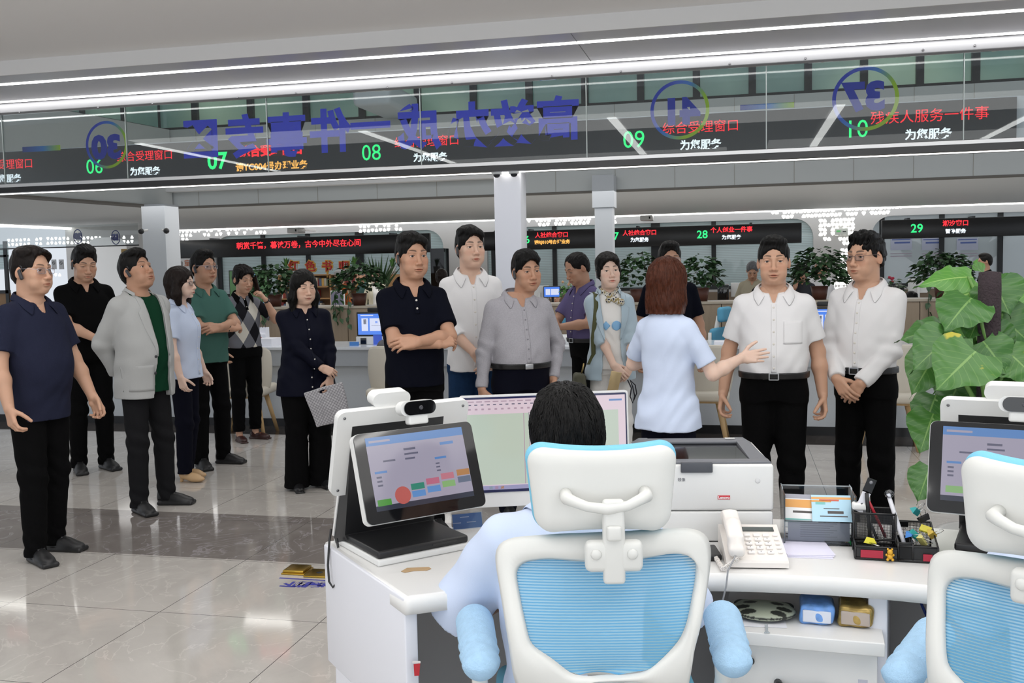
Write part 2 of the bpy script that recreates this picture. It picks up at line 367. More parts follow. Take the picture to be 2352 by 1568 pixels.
# --- beam over the counters with the long display (D about 10.5)
YB = plane_y(1176, 392, 10.5); zA = PY(1176, 392, YB).z; zBt = PY(1176, 288, YB).z
bm_ = quad(-16, YB, 9, YB+.5, zA+.02, zBt+.02); struct('trim_3', bm_, M_fas2)
strip('strip_light', -14, 8, YB+.02, zA+.03, .07, .045, E_far, 'thin white strip light along the bottom edge of the beam that carries the long display')
rx = PY(2330, 270, YB).x
br = thing('display_board', 'long black display beam with green counter numbers 06 to 10, seen through the glass', 'led display', (0, YB-.04, 0))
mb = MB(); zlo = PY(1176, 372, YB).z; mb.box(((rx-13)/2, 0, (zBt+zlo)/2), (rx+13, .08, zBt-zlo)); mb.obj('panel', mat('display_black', lin('#17181b'), .3), br)
E_red = emit_mat('led_red', (1.0, .045, .06), 1.25); E_green = emit_mat('led_green', (.05, 1.0, .28), 1.15); E_wht = emit_mat('led_white', (.85, .93, 1.0), 1.3); E_org = emit_mat('led_orange', (1.0, .50, .12), 1.2)
def led(par, body, cx, cy, hpx, m, Y, sx=1.0, bold=0.0, align='CENTER'):
    p = PY(cx, cy, Y); k = hpx/FPX*(p-EYE).dot(FWD); me = text_mesh('lettering', body, k, m, .001, bold, align, sx)
    o = link('lettering', me, par); o.matrix_local = Matrix.Translation(Vector((p.x, Y, p.z))-par.location) @ frame_mx((0, 0, 0), (1, 0, 0), (0, 0, 1)); return o
yl = YB-.083
for t_, cx, cy, h in (('06', 217, 384, 48), ('07', 499, 371, 54), ('08', 853, 352, 52), ('09', 1456, 322, 56), ('10', 1967, 298, 58)): led(br, t_, cx, cy, h*.98, E_green, yl, .95, .006 if t_ == '07' else 0)
for t_, cx, cy, h, b in (('综合受理窗口', 13, 379, 25, 0), ('综合受理窗口', 332, 359, 25, 0), ('综合受理窗口', 622, 347, 27, .006), ('综合受理窗口', 980, 326, 27, 0), ('综合受理窗口', 1609, 293, 30, 0), ('残疾人服务一件事', 2134, 267, 33, 0)): led(br, t_, cx, cy, h*.97, E_red, yl, 1, b)
for t_, cx, cy, h, m in (('为您服务', 15, 411, 20, E_wht), ('为您服务', 333, 394, 20, E_wht), ('请YC004号办理业务', 623, 382, 21, E_org), ('为您服务', 988, 362, 21, E_wht), ('为您服务', 1609, 333, 24, E_wht), ('为您服务', 2132, 309, 26, E_wht)): led(br, t_, cx, cy, h*.97, m, yl, 1, .003)

# --- clerestory wall behind it (D about 16): main wall, corner on the left, lower ceiling beyond
Y2 = plane_y(1176, 445, 16.0); zS = PY(1176, 445, Y2).z
cor = PY(365, 472, Y2); xc = cor.x
wb = PY(1400, 240, Y2).z; zTop = 6.2
ldir = (Vector((PZ(0, 449, zS).x, PZ(0, 449, zS).y, 0))-Vector((xc, Y2, 0))).normalized()      # the wall turns towards us on the left
def lp(t, dy=0): n_ = Vector((ldir.y, -ldir.x, 0)); return Vector((xc, Y2, 0))+ldir*t+n_*dy
m_ = MB(); m_.box(((xc+9)/2, Y2+.15, (zS+wb)/2), (9-xc, .3, wb-zS)); m_.box(((xc+9)/2, Y2+.15, (wb+.95+zTop)/2), (9-xc, .3, zTop-wb-.95)); struct('wall_front', m_, M_fas); struct('ceiling', quad(XL, YG+.1, XR, Y2+.3, 6.2, 6.35), M_ceil)  # out-of-view hall roof, added to shut out the world light
mx = frame_mx(lp(0), ldir, (0, 0, 1)); m_ = MB(); m_.box((3.5, (zS+wb)/2, -.15), (7, wb-zS, .3), mx=mx); m_.box((3.5, (wb+.95+zTop)/2, -.15), (7, zTop-wb-.95, .3), mx=mx); struct('wall_left', m_, M_fas)
sm_ = MB()
for px in range(0, 18):
    x = PY(455+139*px*.985, 420, Y2).x
    if xc < x < 8.6: sm_.box((x, Y2-.002, (zS+wb)/2), (.006, .006, wb-zS))
struct('trim_4', sm_, mat('seam_warm', lin('#a8a49a'), .6))
gl_ = MB(); fr_ = MB(); M_clg = mat('clerestory_glass', lin('#5f8078'), .15, emit=lin('#8fb5a0'), estr=.30, var=(.55, .55))
_nt = M_clg.node_tree; _n = _nt.nodes.new('ShaderNodeTexNoise'); _n.inputs['Scale'].default_value = .38; _n.inputs['Detail'].default_value = 2; _tc = _nt.nodes.new('ShaderNodeTexCoord'); _r = _nt.nodes.new('ShaderNodeValToRGB')
_r.color_ramp.elements[0].position = .40; _r.color_ramp.elements[0].color = (*lin('#56736f'), 1); _r.color_ramp.elements[1].position = .62; _r.color_ramp.elements[1].color = (*lin('#c9e2c6'), 1); _nt.links.new(_tc.outputs['Object'], _n.inputs[0]); _nt.links.new(_n.outputs[0], _r.inputs[0]); _nt.links.new(_r.outputs[0], _nt.nodes['Principled BSDF'].inputs['Emission Color'])  # uneven daylight put into the panes as a patchy glow
wn = thing('clerestory_window', 'band of greenish clerestory panes with dark mullions high on the far wall', 'window'); wn['kind'] = 'structure'
pw = [PY(x, 220, Y2).x for x in (80+129*k for k in range(-4, 20))]; xs_ = [x for x in [xc]+[PY(1214+128.5*k, 220, Y2).x for k in range(-7, 12)] if x >= xc-.01 and x < 9]
for a, b in zip(xs_, xs_[1:]):
    o = MB().box(((a+b)/2, Y2+.1, wb+.475), (b-a-.1, .02, .95)).obj('pane', M_clg, wn)
fr_.box(((xc+9)/2, Y2+.08, wb+.02), (9-xc, .1, .05))
for x in xs_: fr_.box((x, Y2+.07, wb+.475), (.11, .12, .95))
for k in range(1, 8): fr_.box((k*.92, wb+.475, -.07), (.11, .95, .12), mx=mx)
fr_.box((3.5, wb+.02, -.08), (7, .05, .1), mx=mx); fr_.obj('mullion', M_dark, wn)
for k in range(7): MB().box((k*.92+.46, wb+.475, -.1), (.81, .95, .02), mx=mx).obj('pane', M_clg, wn)
# slot diffuser along the lower edge
d_ = MB(); d_.box(((xc+9)/2, Y2+.08, zS-.012), (9-xc, .17, .03)); d_.box((3.4, zS-.012, -.16), (6.8, .03, .34), mx=mx)
tag(d_.obj('slot_diffuser', mat('diffuser_dark', lin('#6e6a64'), .6)), 'dark slotted air diffuser running along the lower wall edge', 'air vent')
# lower ceiling beyond, its front strip lights
ZC = zS
YBs = PZ(1176, 503, ZC).y; cb = PZ(340, 530, ZC); lb = PZ(0, 515, ZC)
m_ = MB(); pol = [(xc, Y2+.25), (9, Y2+.25), (9, YBs), (cb.x, YBs), (lb.x, lb.y), (lb.x+ldir.x*1.5, lb.y+ldir.y*4), (lp(6.8, -.25).x, lp(6.8, -.25).y)]
m_.prism(pol, ZC, ZC+.25); struct('ceiling', m_, mat('ceiling_grey', lin('#e3e7e9'), .6))
strip('strip_light', PZ(388, 528, ZC).x, 8.5, YBs, ZC, .07, .03, E_far, 'thin strip light along the edge of the rear office ceiling')
a, b = Vector((cb.x-.15, YBs-.3, ZC)), Vector((lb.x, lb.y, ZC)); mb = MB(); mb.tube([a+Vector((0, 0, -.015)), b+Vector((0, 0, -.015)), b+(b-a)*.3+Vector((0, 0, -.015))], .04, 4); tag(mb.obj('strip_light', E_far), 'strip light along the angled ceiling edge above the left zone', 'light')

# --- columns
def column(name, xl, xr, py, d, zt_, m, face=None):
    a, b = PD(xl, py, d), PD(xr, py, d); y = (a.y+b.y)/2; mb = MB(); w_ = abs(b.x-a.x); mb.box(((a.x+b.x)/2, y+w_/2, zt_/2), (w_, w_, zt_), bev=.006)
    if face: mb.box(((a.x+b.x)/2, y+w_/2, zt_-.22), (w_*1.22, w_*1.22, .5))
    return struct(name, mb, m)
column('pillar', 1134, 1198, 500, 10.6, zA+.02, mat('column_white', lin('#e4e4ea'), .4))
column('pillar', 1366, 1408, 560, 15.4, zS+.18, mat('column_grey', lin('#c5cacf'), .5), face=1)
column('pillar', 322, 383, 520, 16.6, zS, mat('column_grey2', lin('#c5cacf'), .5))
# --- far wall with openings (D about 25)
Y3 = 24.6; 
def W3(px, py): return PY(px, py, Y3)
def wx(px): return PY(px, 560, Y3).x
m_ = MB(); wz = 4.0; x0 = wx(330); x1 = 9.5
ops = [(wx(492), wx(1018)), (wx(1118), wx(1868)), (wx(2002), x1-.2)]
zh = W3(1500, 512).z; zs = W3(1500, 667).z
def arch_wall():
    """wall face with round-cornered openings"""
    e = [x0]+[v for o in ops for v in o]+[x1]; r = .45
    m_.box(((x0+x1)/2, Y3+.1, (zh+wz)/2), (x1-x0, .2, wz-zh)); m_.box(((x0+x1)/2, Y3+.1, zs/2), (x1-x0, .2, zs))
    for a, b in zip(e[0::2], e[1::2]): m_.box(((a+b)/2, Y3+.1, (zh+zs)/2), (b-a, .2, zh-zs))
    for a, b in ops:
        for s_, x in ((1, a), (-1, b)):
            pts = [(x, zh)]+[(x+s_*r-s_*r*math.cos(t), zh-r+r*math.sin(t)) for t in np.linspace(0, math.pi/2, 9)]
            vs = [(p[0], y, p[1]) for y in (Y3, Y3+.2) for p in pts]; n = len(pts); m_.add(vs, [tuple(range(n)), tuple(range(2*n-1, n-1, -1))]+[(i, i+1, n+i+1, n+i) for i in range(n-1)])
arch_wall(); struct('wall_back', m_, M_wall)
wd = MB(); wd.box(((x0+x1)/2, Y3-.02, zs/2-.03), (x1-x0, .05, zs-.06)); struct('trim_5', wd, mat('wood_wainscot', lin('#8a7763'), .5, var=(9, .08)))
def blind_mat(name, c, e=.25):
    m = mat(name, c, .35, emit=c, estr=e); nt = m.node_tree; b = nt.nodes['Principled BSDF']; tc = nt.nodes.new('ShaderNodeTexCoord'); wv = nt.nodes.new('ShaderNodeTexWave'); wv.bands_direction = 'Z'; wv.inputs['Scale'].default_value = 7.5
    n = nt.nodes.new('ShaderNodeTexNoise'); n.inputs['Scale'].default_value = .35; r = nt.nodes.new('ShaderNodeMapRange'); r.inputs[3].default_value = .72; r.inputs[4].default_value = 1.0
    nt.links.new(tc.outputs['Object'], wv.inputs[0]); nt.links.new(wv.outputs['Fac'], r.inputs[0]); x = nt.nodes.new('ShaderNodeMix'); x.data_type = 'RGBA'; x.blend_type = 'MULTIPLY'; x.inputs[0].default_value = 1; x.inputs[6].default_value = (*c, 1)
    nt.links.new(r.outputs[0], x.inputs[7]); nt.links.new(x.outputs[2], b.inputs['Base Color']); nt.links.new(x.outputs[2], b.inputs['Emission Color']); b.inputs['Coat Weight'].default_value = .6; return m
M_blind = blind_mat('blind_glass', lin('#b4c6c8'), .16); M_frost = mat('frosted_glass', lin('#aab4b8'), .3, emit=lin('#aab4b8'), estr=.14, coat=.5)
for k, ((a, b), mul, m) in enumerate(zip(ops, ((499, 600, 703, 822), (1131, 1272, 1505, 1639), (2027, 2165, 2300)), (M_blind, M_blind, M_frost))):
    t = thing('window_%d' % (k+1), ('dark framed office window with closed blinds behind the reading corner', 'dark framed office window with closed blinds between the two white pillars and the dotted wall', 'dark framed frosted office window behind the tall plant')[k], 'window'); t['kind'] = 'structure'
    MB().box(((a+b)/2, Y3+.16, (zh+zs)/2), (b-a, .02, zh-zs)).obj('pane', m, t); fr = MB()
    for px in mul:
        w_ = .22 if px in (822, 1505) else .11; fr.box((wx(px), Y3+.12, (zh+zs)/2), (w_, .1, zh-zs))
    fr.box(((a+b)/2, Y3+.12, zs+.04), (b-a, .12, .08)); fr.obj('window_frame', M_dark, t)
# lit perforations: rounded triangles cut in the wall
E_dot = emit_mat('lit_perforation', (1, .99, .97), 2.2)
def dots(name, label, rects, Y, pitch=9.2, seed=3, keep=.8):
    rg = random.Random(seed); mb = MB(); k = (PY(1176, 500, Y)-EYE).dot(FWD)/FPX
    for (xa, ya, xb, yb, rows) in rects:
        for r_ in range(rows):
            n = int((xb-xa)/pitch)
            for i in range(n):
                if rg.random() > keep: continue
                px = xa+i*pitch; py = ya+(yb-ya)*(px-xa)/max(1, xb-xa)+r_*10.2; c = PY(px, py, Y); s = 4.3*k; up = 1 if (i+r_) % 2 else -1; pts = []
                for q_ in range(3):
                    a0 = R(90+120*q_)*1.0
                    for da in (-26, 0, 26): pts.append((c.x+s*(.62*math.cos(a0)+.48*math.cos(a0+R(da*2))), c.z+up*s*(.62*math.sin(a0)+.48*math.sin(a0+R(da*2)))-up*s*.15))
                n0 = len(pts); mb.add([(x, Y-.004, z) for x, z in pts]+[(x, Y-.0005, z) for x, z in pts], [tuple(range(n0))[::-1 if up < 0 else 1]]+[(j, (j+1) % n0, n0+(j+1) % n0, n0+j) for j in range(n0)])
    o = mb.obj(name, E_dot); tag(o, label, 'wall light', kind='stuff'); return o
dots('lit_perforations', 'lit triangular perforations over the reading corner sign', [(402, 532, 590, 524, 1), (410, 541, 450, 539, 1), (470, 539, 632, 532, 1), (420, 550, 440, 549, 1)], Y3)
dots('lit_perforations', 'small cluster of lit triangular perforations above the man with crossed arms', [(828, 520, 936, 515, 2)], Y3, seed=5, keep=.85)
dots('lit_perforations', 'lit triangular perforations between the two pillars', [(1215, 507, 1365, 501, 1), (1240, 516, 1365, 510, 1), (1412, 499, 1425, 498, 2)], Y3, seed=8, keep=.85)
dots('lit_perforations', 'lit triangular perforations spreading down the wall beside the exit sign', [(1775, 488, 2085, 474, 1), (1800, 498, 2050, 487, 1), (1885, 507, 1975, 503, 4), (1895, 549, 1915, 548, 1), (1930, 549, 1972, 547, 2), (1935, 575, 1975, 573, 5), (1925, 625, 1975, 623, 3), (1905, 652, 1975, 650, 3)], Y3, seed=11, keep=.86)
dots('lit_perforations', 'three lit triangular perforations beside the notice plates', [(128, 631, 152, 631, 1)], plane_y(1176, 600, 21.5), seed=1, keep=1)

# far display boards
def board(label, x0_, x1_, ya, yb, h, Y, items):
    a, b = PY(x0_, ya, Y), PY(x1_, yb, Y); hh = h/FPX*(a-EYE).dot(FWD); t = thing('display_board', label, 'led display', (0, Y, 0)); z = (a.z+b.z)/2
    mb = MB(); mb.box(((a.x+b.x)/2, 0, z-hh/2), (b.x-a.x, .12, hh), bev=.01); mb.obj('casing', M_black, t); mb = MB()
    for u in (.15, .5, .85): mb.box((a.x+(b.x-a.x)*u, .28, z), (.06, .46, .08))
    mb.obj('bracket', M_dark, t)
    for (s_, cx, cy, hp, m, bold) in items: led(t, s_, cx, cy, hp, m, Y-.064, 1, bold)
board('long black display over the reading corner with one line of red characters', 397, 988, 552, 536, 41, Y3-.5, [('朝赏千篇，暮读万卷，古今中外尽在心间', 684, 562, 17.2, E_red, .004)])
board('black display with the numbers 27 and 28 over the office window behind the presenter', 1112, 1841, 532, 512, 43, Y3-.5, [('26', 1205, 551, 24, E_green, .004), ('人社综合窗口', 1267, 540, 13.0, E_red, .004), ('请RJ010号办理业务', 1268, 556, 10, E_org, .004), ('27', 1409, 543, 24, E_green, .004), ('人社综合窗口', 1469, 535, 13, E_red, .004), ('为您服务', 1469, 551, 10.5, E_wht, .004), ('28', 1613, 539, 25, E_green, .004), ('个人创业一件事', 1680, 528, 13.5, E_red, .004), ('为您服务', 1680, 545, 10.8, E_wht, .004)])
board('black display with the number 29 over the frosted window behind the tall plant', 2025, 2460, 505, 494, 43, Y3-.5, [('29', 2106, 525, 27, E_green, .004), ('潮汐窗口', 2195, 513, 14, E_red, .004), ('暂停服务', 2195, 531, 11, E_wht, .004)])

# --- left zone beyond the column: wall, arch, hanging glass sign
YL = plane_y(1176, 600, 21.5); m_ = MB(); xa, xb = -16.0, PY(330, 560, YL).x
m_.box(((xa+xb)/2, YL+.1, 1.9), (xb-xa, .2, 3.8)); struct('wall_left_rear', m_, M_wall)
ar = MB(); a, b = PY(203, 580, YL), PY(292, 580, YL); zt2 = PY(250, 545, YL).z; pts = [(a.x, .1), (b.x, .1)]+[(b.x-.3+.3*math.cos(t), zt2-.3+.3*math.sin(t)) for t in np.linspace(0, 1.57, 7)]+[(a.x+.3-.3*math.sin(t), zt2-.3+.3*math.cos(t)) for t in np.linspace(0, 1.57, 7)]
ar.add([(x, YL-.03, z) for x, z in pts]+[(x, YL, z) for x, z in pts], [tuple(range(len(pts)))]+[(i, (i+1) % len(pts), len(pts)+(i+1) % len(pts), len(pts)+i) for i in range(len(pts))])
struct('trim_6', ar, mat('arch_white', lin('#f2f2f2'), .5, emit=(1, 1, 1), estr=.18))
gz = thing('hanging_glass_sign', 'hanging glass sign with mirrored numbers above the man in the black polo shirt', 'sign', (0, YL-2.2, 0)); yz = YL-2.2
c0, c1 = PY(0, 540, yz), PY(318, 550, yz); zt3, zb3 = PY(160, 518, yz).z, PY(160, 566, yz).z; MB().box(((c0.x-3+c1.x)/2, 0, (zt3+zb3)/2), (c1.x-c0.x+3, .012, zt3-zb3)).obj('pane', glass_mat('far_glass', (.86, .88, .88), 1.5), gz)
mb = MB(); mb.box(((c0.x-3+c1.x)/2, 0, zb3-.012), (c1.x-c0.x+3, .03, .024)); mb.obj('bottom_rail', M_dark, gz)
for num, cx, cy in (('20', 178, 543), ('15', 265, 545)):
    p = PY(cx, cy, yz); k = (p-EYE).dot(FWD)/FPX; o = link('lettering', text_mesh('lettering', num, 17*k, M_navyv, .002, .02), gz); o.matrix_local = Matrix.Translation((p.x, .012, p.z)) @ frame_mx((0, 0, 0), (-1, 0, 0), (0, 0, 1))
    mb = MB(); n = 40; mb.tube([(15*k*.72*math.cos(q_), .0, 15*k*1.05*math.sin(q_)) for q_ in np.linspace(0, 6.2832, n)], 1.1*k, 6); mb.obj('number_ring', M_navyv, gz, Matrix.Translation((p.x, .012, p.z)))
dots('lit_perforations', 'row of lit triangular perforations on the left zone wall', [(20, 552, 110, 548, 2), (110, 548, 320, 544, 2)], YL, seed=4, keep=.86)
for k, (px, lab) in enumerate(((27, 'round ceiling downlight left of the hanging glass sign'), (8, 'round ceiling downlight above the man in the navy zip polo'), (192, 'round ceiling downlight beside the mirrored number 20'))):
    p = PZ(px, (516.5, 533, 527)[k], ZC+.22); q = p-EYE; p = EYE+q*(20.5/q.dot(FWD)); p.z = ZC+.23; mb = MB(); mb.lathe([(0, 0), (.10, 0), (.10, .02), (0, .02)], 20); o = mb.obj('downlight', E_far); o.location = p; tag(o, lab, 'light')
m_ = MB(); m_.box((-9.5, YL-2, ZC+.30), (12, 7, .1)); struct('ceiling', m_, M_ceil)
lw = thing('window_4', 'dark framed window with wood panel behind the man in the navy zip polo', 'window'); lw['kind'] = 'structure'
a, b = PY(-60, 560, YL-.05), PY(17, 560, YL-.05); MB().box(((a.x+b.x)/2, YL-.04, PY(0, 590, YL).z), (b.x-a.x, .03, .62)).obj('pane', M_blind, lw)
MB().box(((a.x+b.x)/2, YL-.04, .62), (b.x-a.x, .04, 1.1)).obj('lower_panel', mat('wood_door', lin('#8a6a48'), .5, var=(6, .1)), lw)
mb = MB(); mb.box((b.x-.06, YL-.06, 1.25), (.09, .06, 2.4)); mb.box(((a.x+b.x)/2, YL-.06, 1.2), (b.x-a.x, .06, .08)); mb.box(((a.x+b.x)/2, YL-.06, PY(0, 588, YL).z), (b.x-a.x, .06, .05)); mb.obj('window_frame', M_dark, lw)
for k, px in enumerate((124, 141)):
    p = PY(px, 607, YL-.01); t = thing('notice_plate', ('small square notice plate with round symbol beside the black polo man', 'second small notice plate on the left zone wall')[k == 0], 'sign', (p.x, YL-.008, p.z)); MB().box((0, 0, 0), (.13, .018, .24)).obj('plate', mat('plate_grey', lin('#bdbdbf'), .4), t)
    mb = MB(); mb.tube([(.035*math.cos(q_), -.01, .035+.035*math.sin(q_)) for q_ in np.linspace(0, 6.2832, 20)], .005, 5); mb.tube([(-.025, -.01, .06), (.025, -.01, .01)], .005, 5); mb.obj('symbol', M_dark, t)
# ------------------------------------------------------------------ smooth solids -> meshes (for bodies, hair and clothes)
f32 = np.float32
def A3(v): return np.array(v, f32)
class Sdf:
    def __init__(s): s.p = []
    def add(s, fn, c, rad, k=0.01, op='u'): s.p.append((fn, A3(c), float(rad), k, op)); return s
    def cap(s, a, b, ra, rb=None, k=0.01, op='u', cut=False):
        a = A3(a); b = A3(b); rb = ra if rb is None else rb; ab = b-a; L2 = float(ab@ab)+1e-9; n = ab/math.sqrt(L2)
        def fn(P):
            q = P-a; t = np.clip(q@ab/L2, 0, 1)
            d = np.linalg.norm(q-t[:, None]*ab, axis=1)-(ra+(rb-ra)*t)
            return np.maximum(d, (P-b)@n) if cut else d
        return s.add(fn, (a+b)/2, math.sqrt(L2)/2+max(ra, rb), k, op)
    def ell(s, c, r, k=0.01, op='u', rot=None):
        c = A3(c); r = A3(r); M = None if rot is None else np.array(Euler([R(x) for x in rot]).to_matrix(), f32)
        def fn(P):
            q = P-c
            if M is not None: q = q@M
            k0 = np.linalg.norm(q/r, axis=1); k1 = np.linalg.norm(q/(r*r), axis=1)+1e-6
            return k0*(k0-1)/k1
        return s.add(fn, c, float(r.max()), k, op)
    def rbox(s, c, h, r, k=0.005, op='u', rot=None):
        c = A3(c); h = A3(h)-r; M = None if rot is None else np.array(Euler([R(x) for x in rot]).to_matrix(), f32)
        def fn(P):
            q = P-c
            if M is not None: q = q@M
            q = np.abs(q)-h
            return np.linalg.norm(np.maximum(q, 0), axis=1)+np.minimum(q.max(axis=1), 0)-r
        return s.add(fn, c, float(np.linalg.norm(h)+r), k, op)
    def loft(s, tab, k=0.02, n=2.3, grow=0.0, z0=None, z1=None):
        """stacked rounded cross-sections: rows of (z, cy, halfwidth, front, back[, cx])"""
        T = np.array([tuple(r)+(0,)*(6-len(r)) for r in tab], f32); zz = T[:, 0]
        zs = np.linspace(zz[0], zz[-1], 60).astype(f32)
        def sm(c):
            v = np.interp(zs, zz, c); vp = np.concatenate([[v[0]]*3, v, [v[-1]]*3]); return np.convolve(vp, np.ones(7)/7, 'valid').astype(f32)
        C = [sm(T[:, i]) for i in range(1, 6)]
        z0 = zz[0] if z0 is None else z0; z1 = zz[-1] if z1 is None else z1
        def fn(P):
            z = P[:, 2]; g = lambda i: np.interp(z, zs, C[i]).astype(f32)
            x = P[:, 0]-g(4); y = P[:, 1]-g(0); a = g(1)+grow; b = np.where(y < 0, g(2), g(3))+grow
            rho = (np.abs(x/a)**n+np.abs(y/b)**n)**(1/n)
            d = (rho-1)*np.minimum(a, b)*0.95
            return np.maximum(np.maximum(d, z0-z), z-z1)
        R_ = math.hypot((z1-z0)/2, float(max(T[:, 2].max(), T[:, 3].max(), T[:, 4].max()))+abs(T[:, 1]).max()+grow+.02)
        return s.add(fn, (0, 0, (z0+z1)/2), R_, k)
    def __call__(s, P):
        P = np.asarray(P, f32); d = np.full(len(P), 9.0, f32)
        for fn, c, rad, k, op in s.p:
            m = ((P-c)**2).sum(1) < (rad+0.06+k)**2
            if not m.any(): continue
            e = fn(P[m]).astype(f32); a = d[m]
            if op == 'u': h = np.clip(.5+.5*(e-a)/k, 0, 1); d[m] = e+(a-e)*h-k*h*(1-h)
            elif op == 's': h = np.clip(.5-.5*(a+e)/k, 0, 1); d[m] = a+(-e-a)*h+k*h*(1-h)
            elif op == 'i': h = np.clip(.5-.5*(e-a)/k, 0, 1); d[m] = e+(a-e)*h+k*h*(1-h)
            elif op == 'd': d[m] = a+e
        return d
    def grad(s, P, e=0.002):
        P = np.asarray(P, f32); g = np.stack([s(P+A3(v)*e)-s(P-A3(v)*e) for v in ((1, 0, 0), (0, 1, 0), (0, 0, 1))], 1)
        return g/(np.linalg.norm(g, axis=1, keepdims=True)+1e-9)
    def stick(s, P, off=0.0, it=5):
        P = np.array(P, f32)
        for _ in range(it): P = P+s.grad(P)*(off-s(P))[:, None].clip(-.03, .03)
        return P
    def hit(s, o, d):
        """march from o along d to the surface"""
        o = A3(o); d = A3(d)/np.linalg.norm(A3(d)); t = 0.0
        for _ in range(60):
            v = float(s((o+d*t)[None])[0]); t += min(v, .05)*.7
            if v < .0006: break
        return o+d*t
    def nets(s, lo, hi, h):
        lo = A3(lo); B = 8; nb = np.ceil((A3(hi)-lo)/(h*B)).astype(int)+1; n = nb*B
        g = np.stack(np.meshgrid(*[np.arange(k) for k in nb], indexing='ij'), -1).reshape(-1, 3)
        cd_ = s(lo+(g*B+(B-1)/2)*h)
        act = np.abs(cd_) < h*B*1.55
        D = np.empty(n, f32); big = np.where(cd_ < 0, -1.0, 1.0).astype(f32).reshape(nb)
        D[:] = np.repeat(np.repeat(np.repeat(big, B, 0), B, 1), B, 2)
        o = np.stack(np.meshgrid(*[np.arange(B)]*3, indexing='ij'), -1).reshape(-1, 3)
        I = (g[act][:, None, :]*B+o[None]).reshape(-1, 3)
        for c in range(0, len(I), 400000):
            J = I[c:c+400000]; D[J[:, 0], J[:, 1], J[:, 2]] = s(lo+J*h)
        S = D < 0
        cs = [S[i:n[0]-1+i, j:n[1]-1+j, k:n[2]-1+k] for i in (0, 1) for j in (0, 1) for k in (0, 1)]
        cnt = sum(c.astype(np.int8) for c in cs); cell = (cnt > 0) & (cnt < 8)
        ids = -np.ones(cell.shape, np.int32); X = np.argwhere(cell); ids[cell] = np.arange(len(X))
        acc = np.zeros((len(X), 3), f32); num = np.zeros(len(X), f32)
        cr = [(i, j, k) for i in (0, 1) for j in (0, 1) for k in (0, 1)]
        val = [D[X[:, 0]+c[0], X[:, 1]+c[1], X[:, 2]+c[2]] for c in cr]
        for a in range(8):
            for b in range(a+1, 8):
                if sum(abs(cr[a][q]-cr[b][q]) for q in range(3)) != 1: continue
                va, vb = val[a], val[b]; m = (va < 0) != (vb < 0); t = np.where(m, va/(va-vb+1e-12), 0)
                acc[m] += (A3(cr[a])+(A3(cr[b])-A3(cr[a]))*t[:, None])[m]; num[m] += 1
        V = lo+(X+acc/num[:, None])*h; F = []
        for ax in range(3):
            u, w_ = (ax+1) % 3, (ax+2) % 3
            sl0 = [slice(1, n[q]-1) for q in range(3)]; sl1 = list(sl0); sl0[ax] = slice(0, n[ax]-1); sl1[ax] = slice(1, n[ax])
            s0, s1 = S[tuple(sl0)], S[tuple(sl1)]; E = np.argwhere(s0 != s1); E0 = E+np.array([0 if q == ax else 1 for q in range(3)])
            du = np.eye(3, dtype=int)[u]; dw = np.eye(3, dtype=int)[w_]
            q = [E0-du-dw, E0-dw, E0, E0-du]; q = np.stack([ids[p[:, 0], p[:, 1], p[:, 2]] for p in q], 1)
            fl = s0[E[:, 0], E[:, 1], E[:, 2]]; q[~fl] = q[~fl][:, ::-1]; F.append(q)
        F = np.concatenate(F); return V.astype(f32), F[(F >= 0).all(1)]

def np_mesh(name, V, F, m, tint=None):
    me = bpy.data.meshes.new(name); V = np.ascontiguousarray(V, f32); F = np.ascontiguousarray(F, np.int32)
    me.vertices.add(len(V)); me.vertices.foreach_set('co', V.ravel()); k = F.shape[1]
    me.loops.add(F.size); me.loops.foreach_set('vertex_index', F.ravel())
    me.polygons.add(len(F)); me.polygons.foreach_set('loop_start', np.arange(0, F.size, k, dtype=np.int32))
    me.polygons.foreach_set('loop_total', np.full(len(F), k, np.int32)) if bpy.app.version < (4, 1) else None
    me.polygons.foreach_set('use_smooth', np.ones(len(F), bool))
    if tint is not None:
        a = me.color_attributes.new('tint', 'FLOAT_COLOR', 'POINT'); T = np.ones((len(V), 4), f32); T[:, :3] = tint
        a.data.foreach_set('color', T.ravel())
    me.update(calc_edges=True); me.materials.append(m); return me
def join(parts):
    V = []; F = []; T = []; n = 0
    for v, f, t in parts: V.append(v); F.append(f+n); T.append(t); n += len(v)
    return np.concatenate(V), np.concatenate(F), np.concatenate(T)
def app(M, V): M = np.array(M, f32); return V@M[:3, :3].T+M[:3, 3]

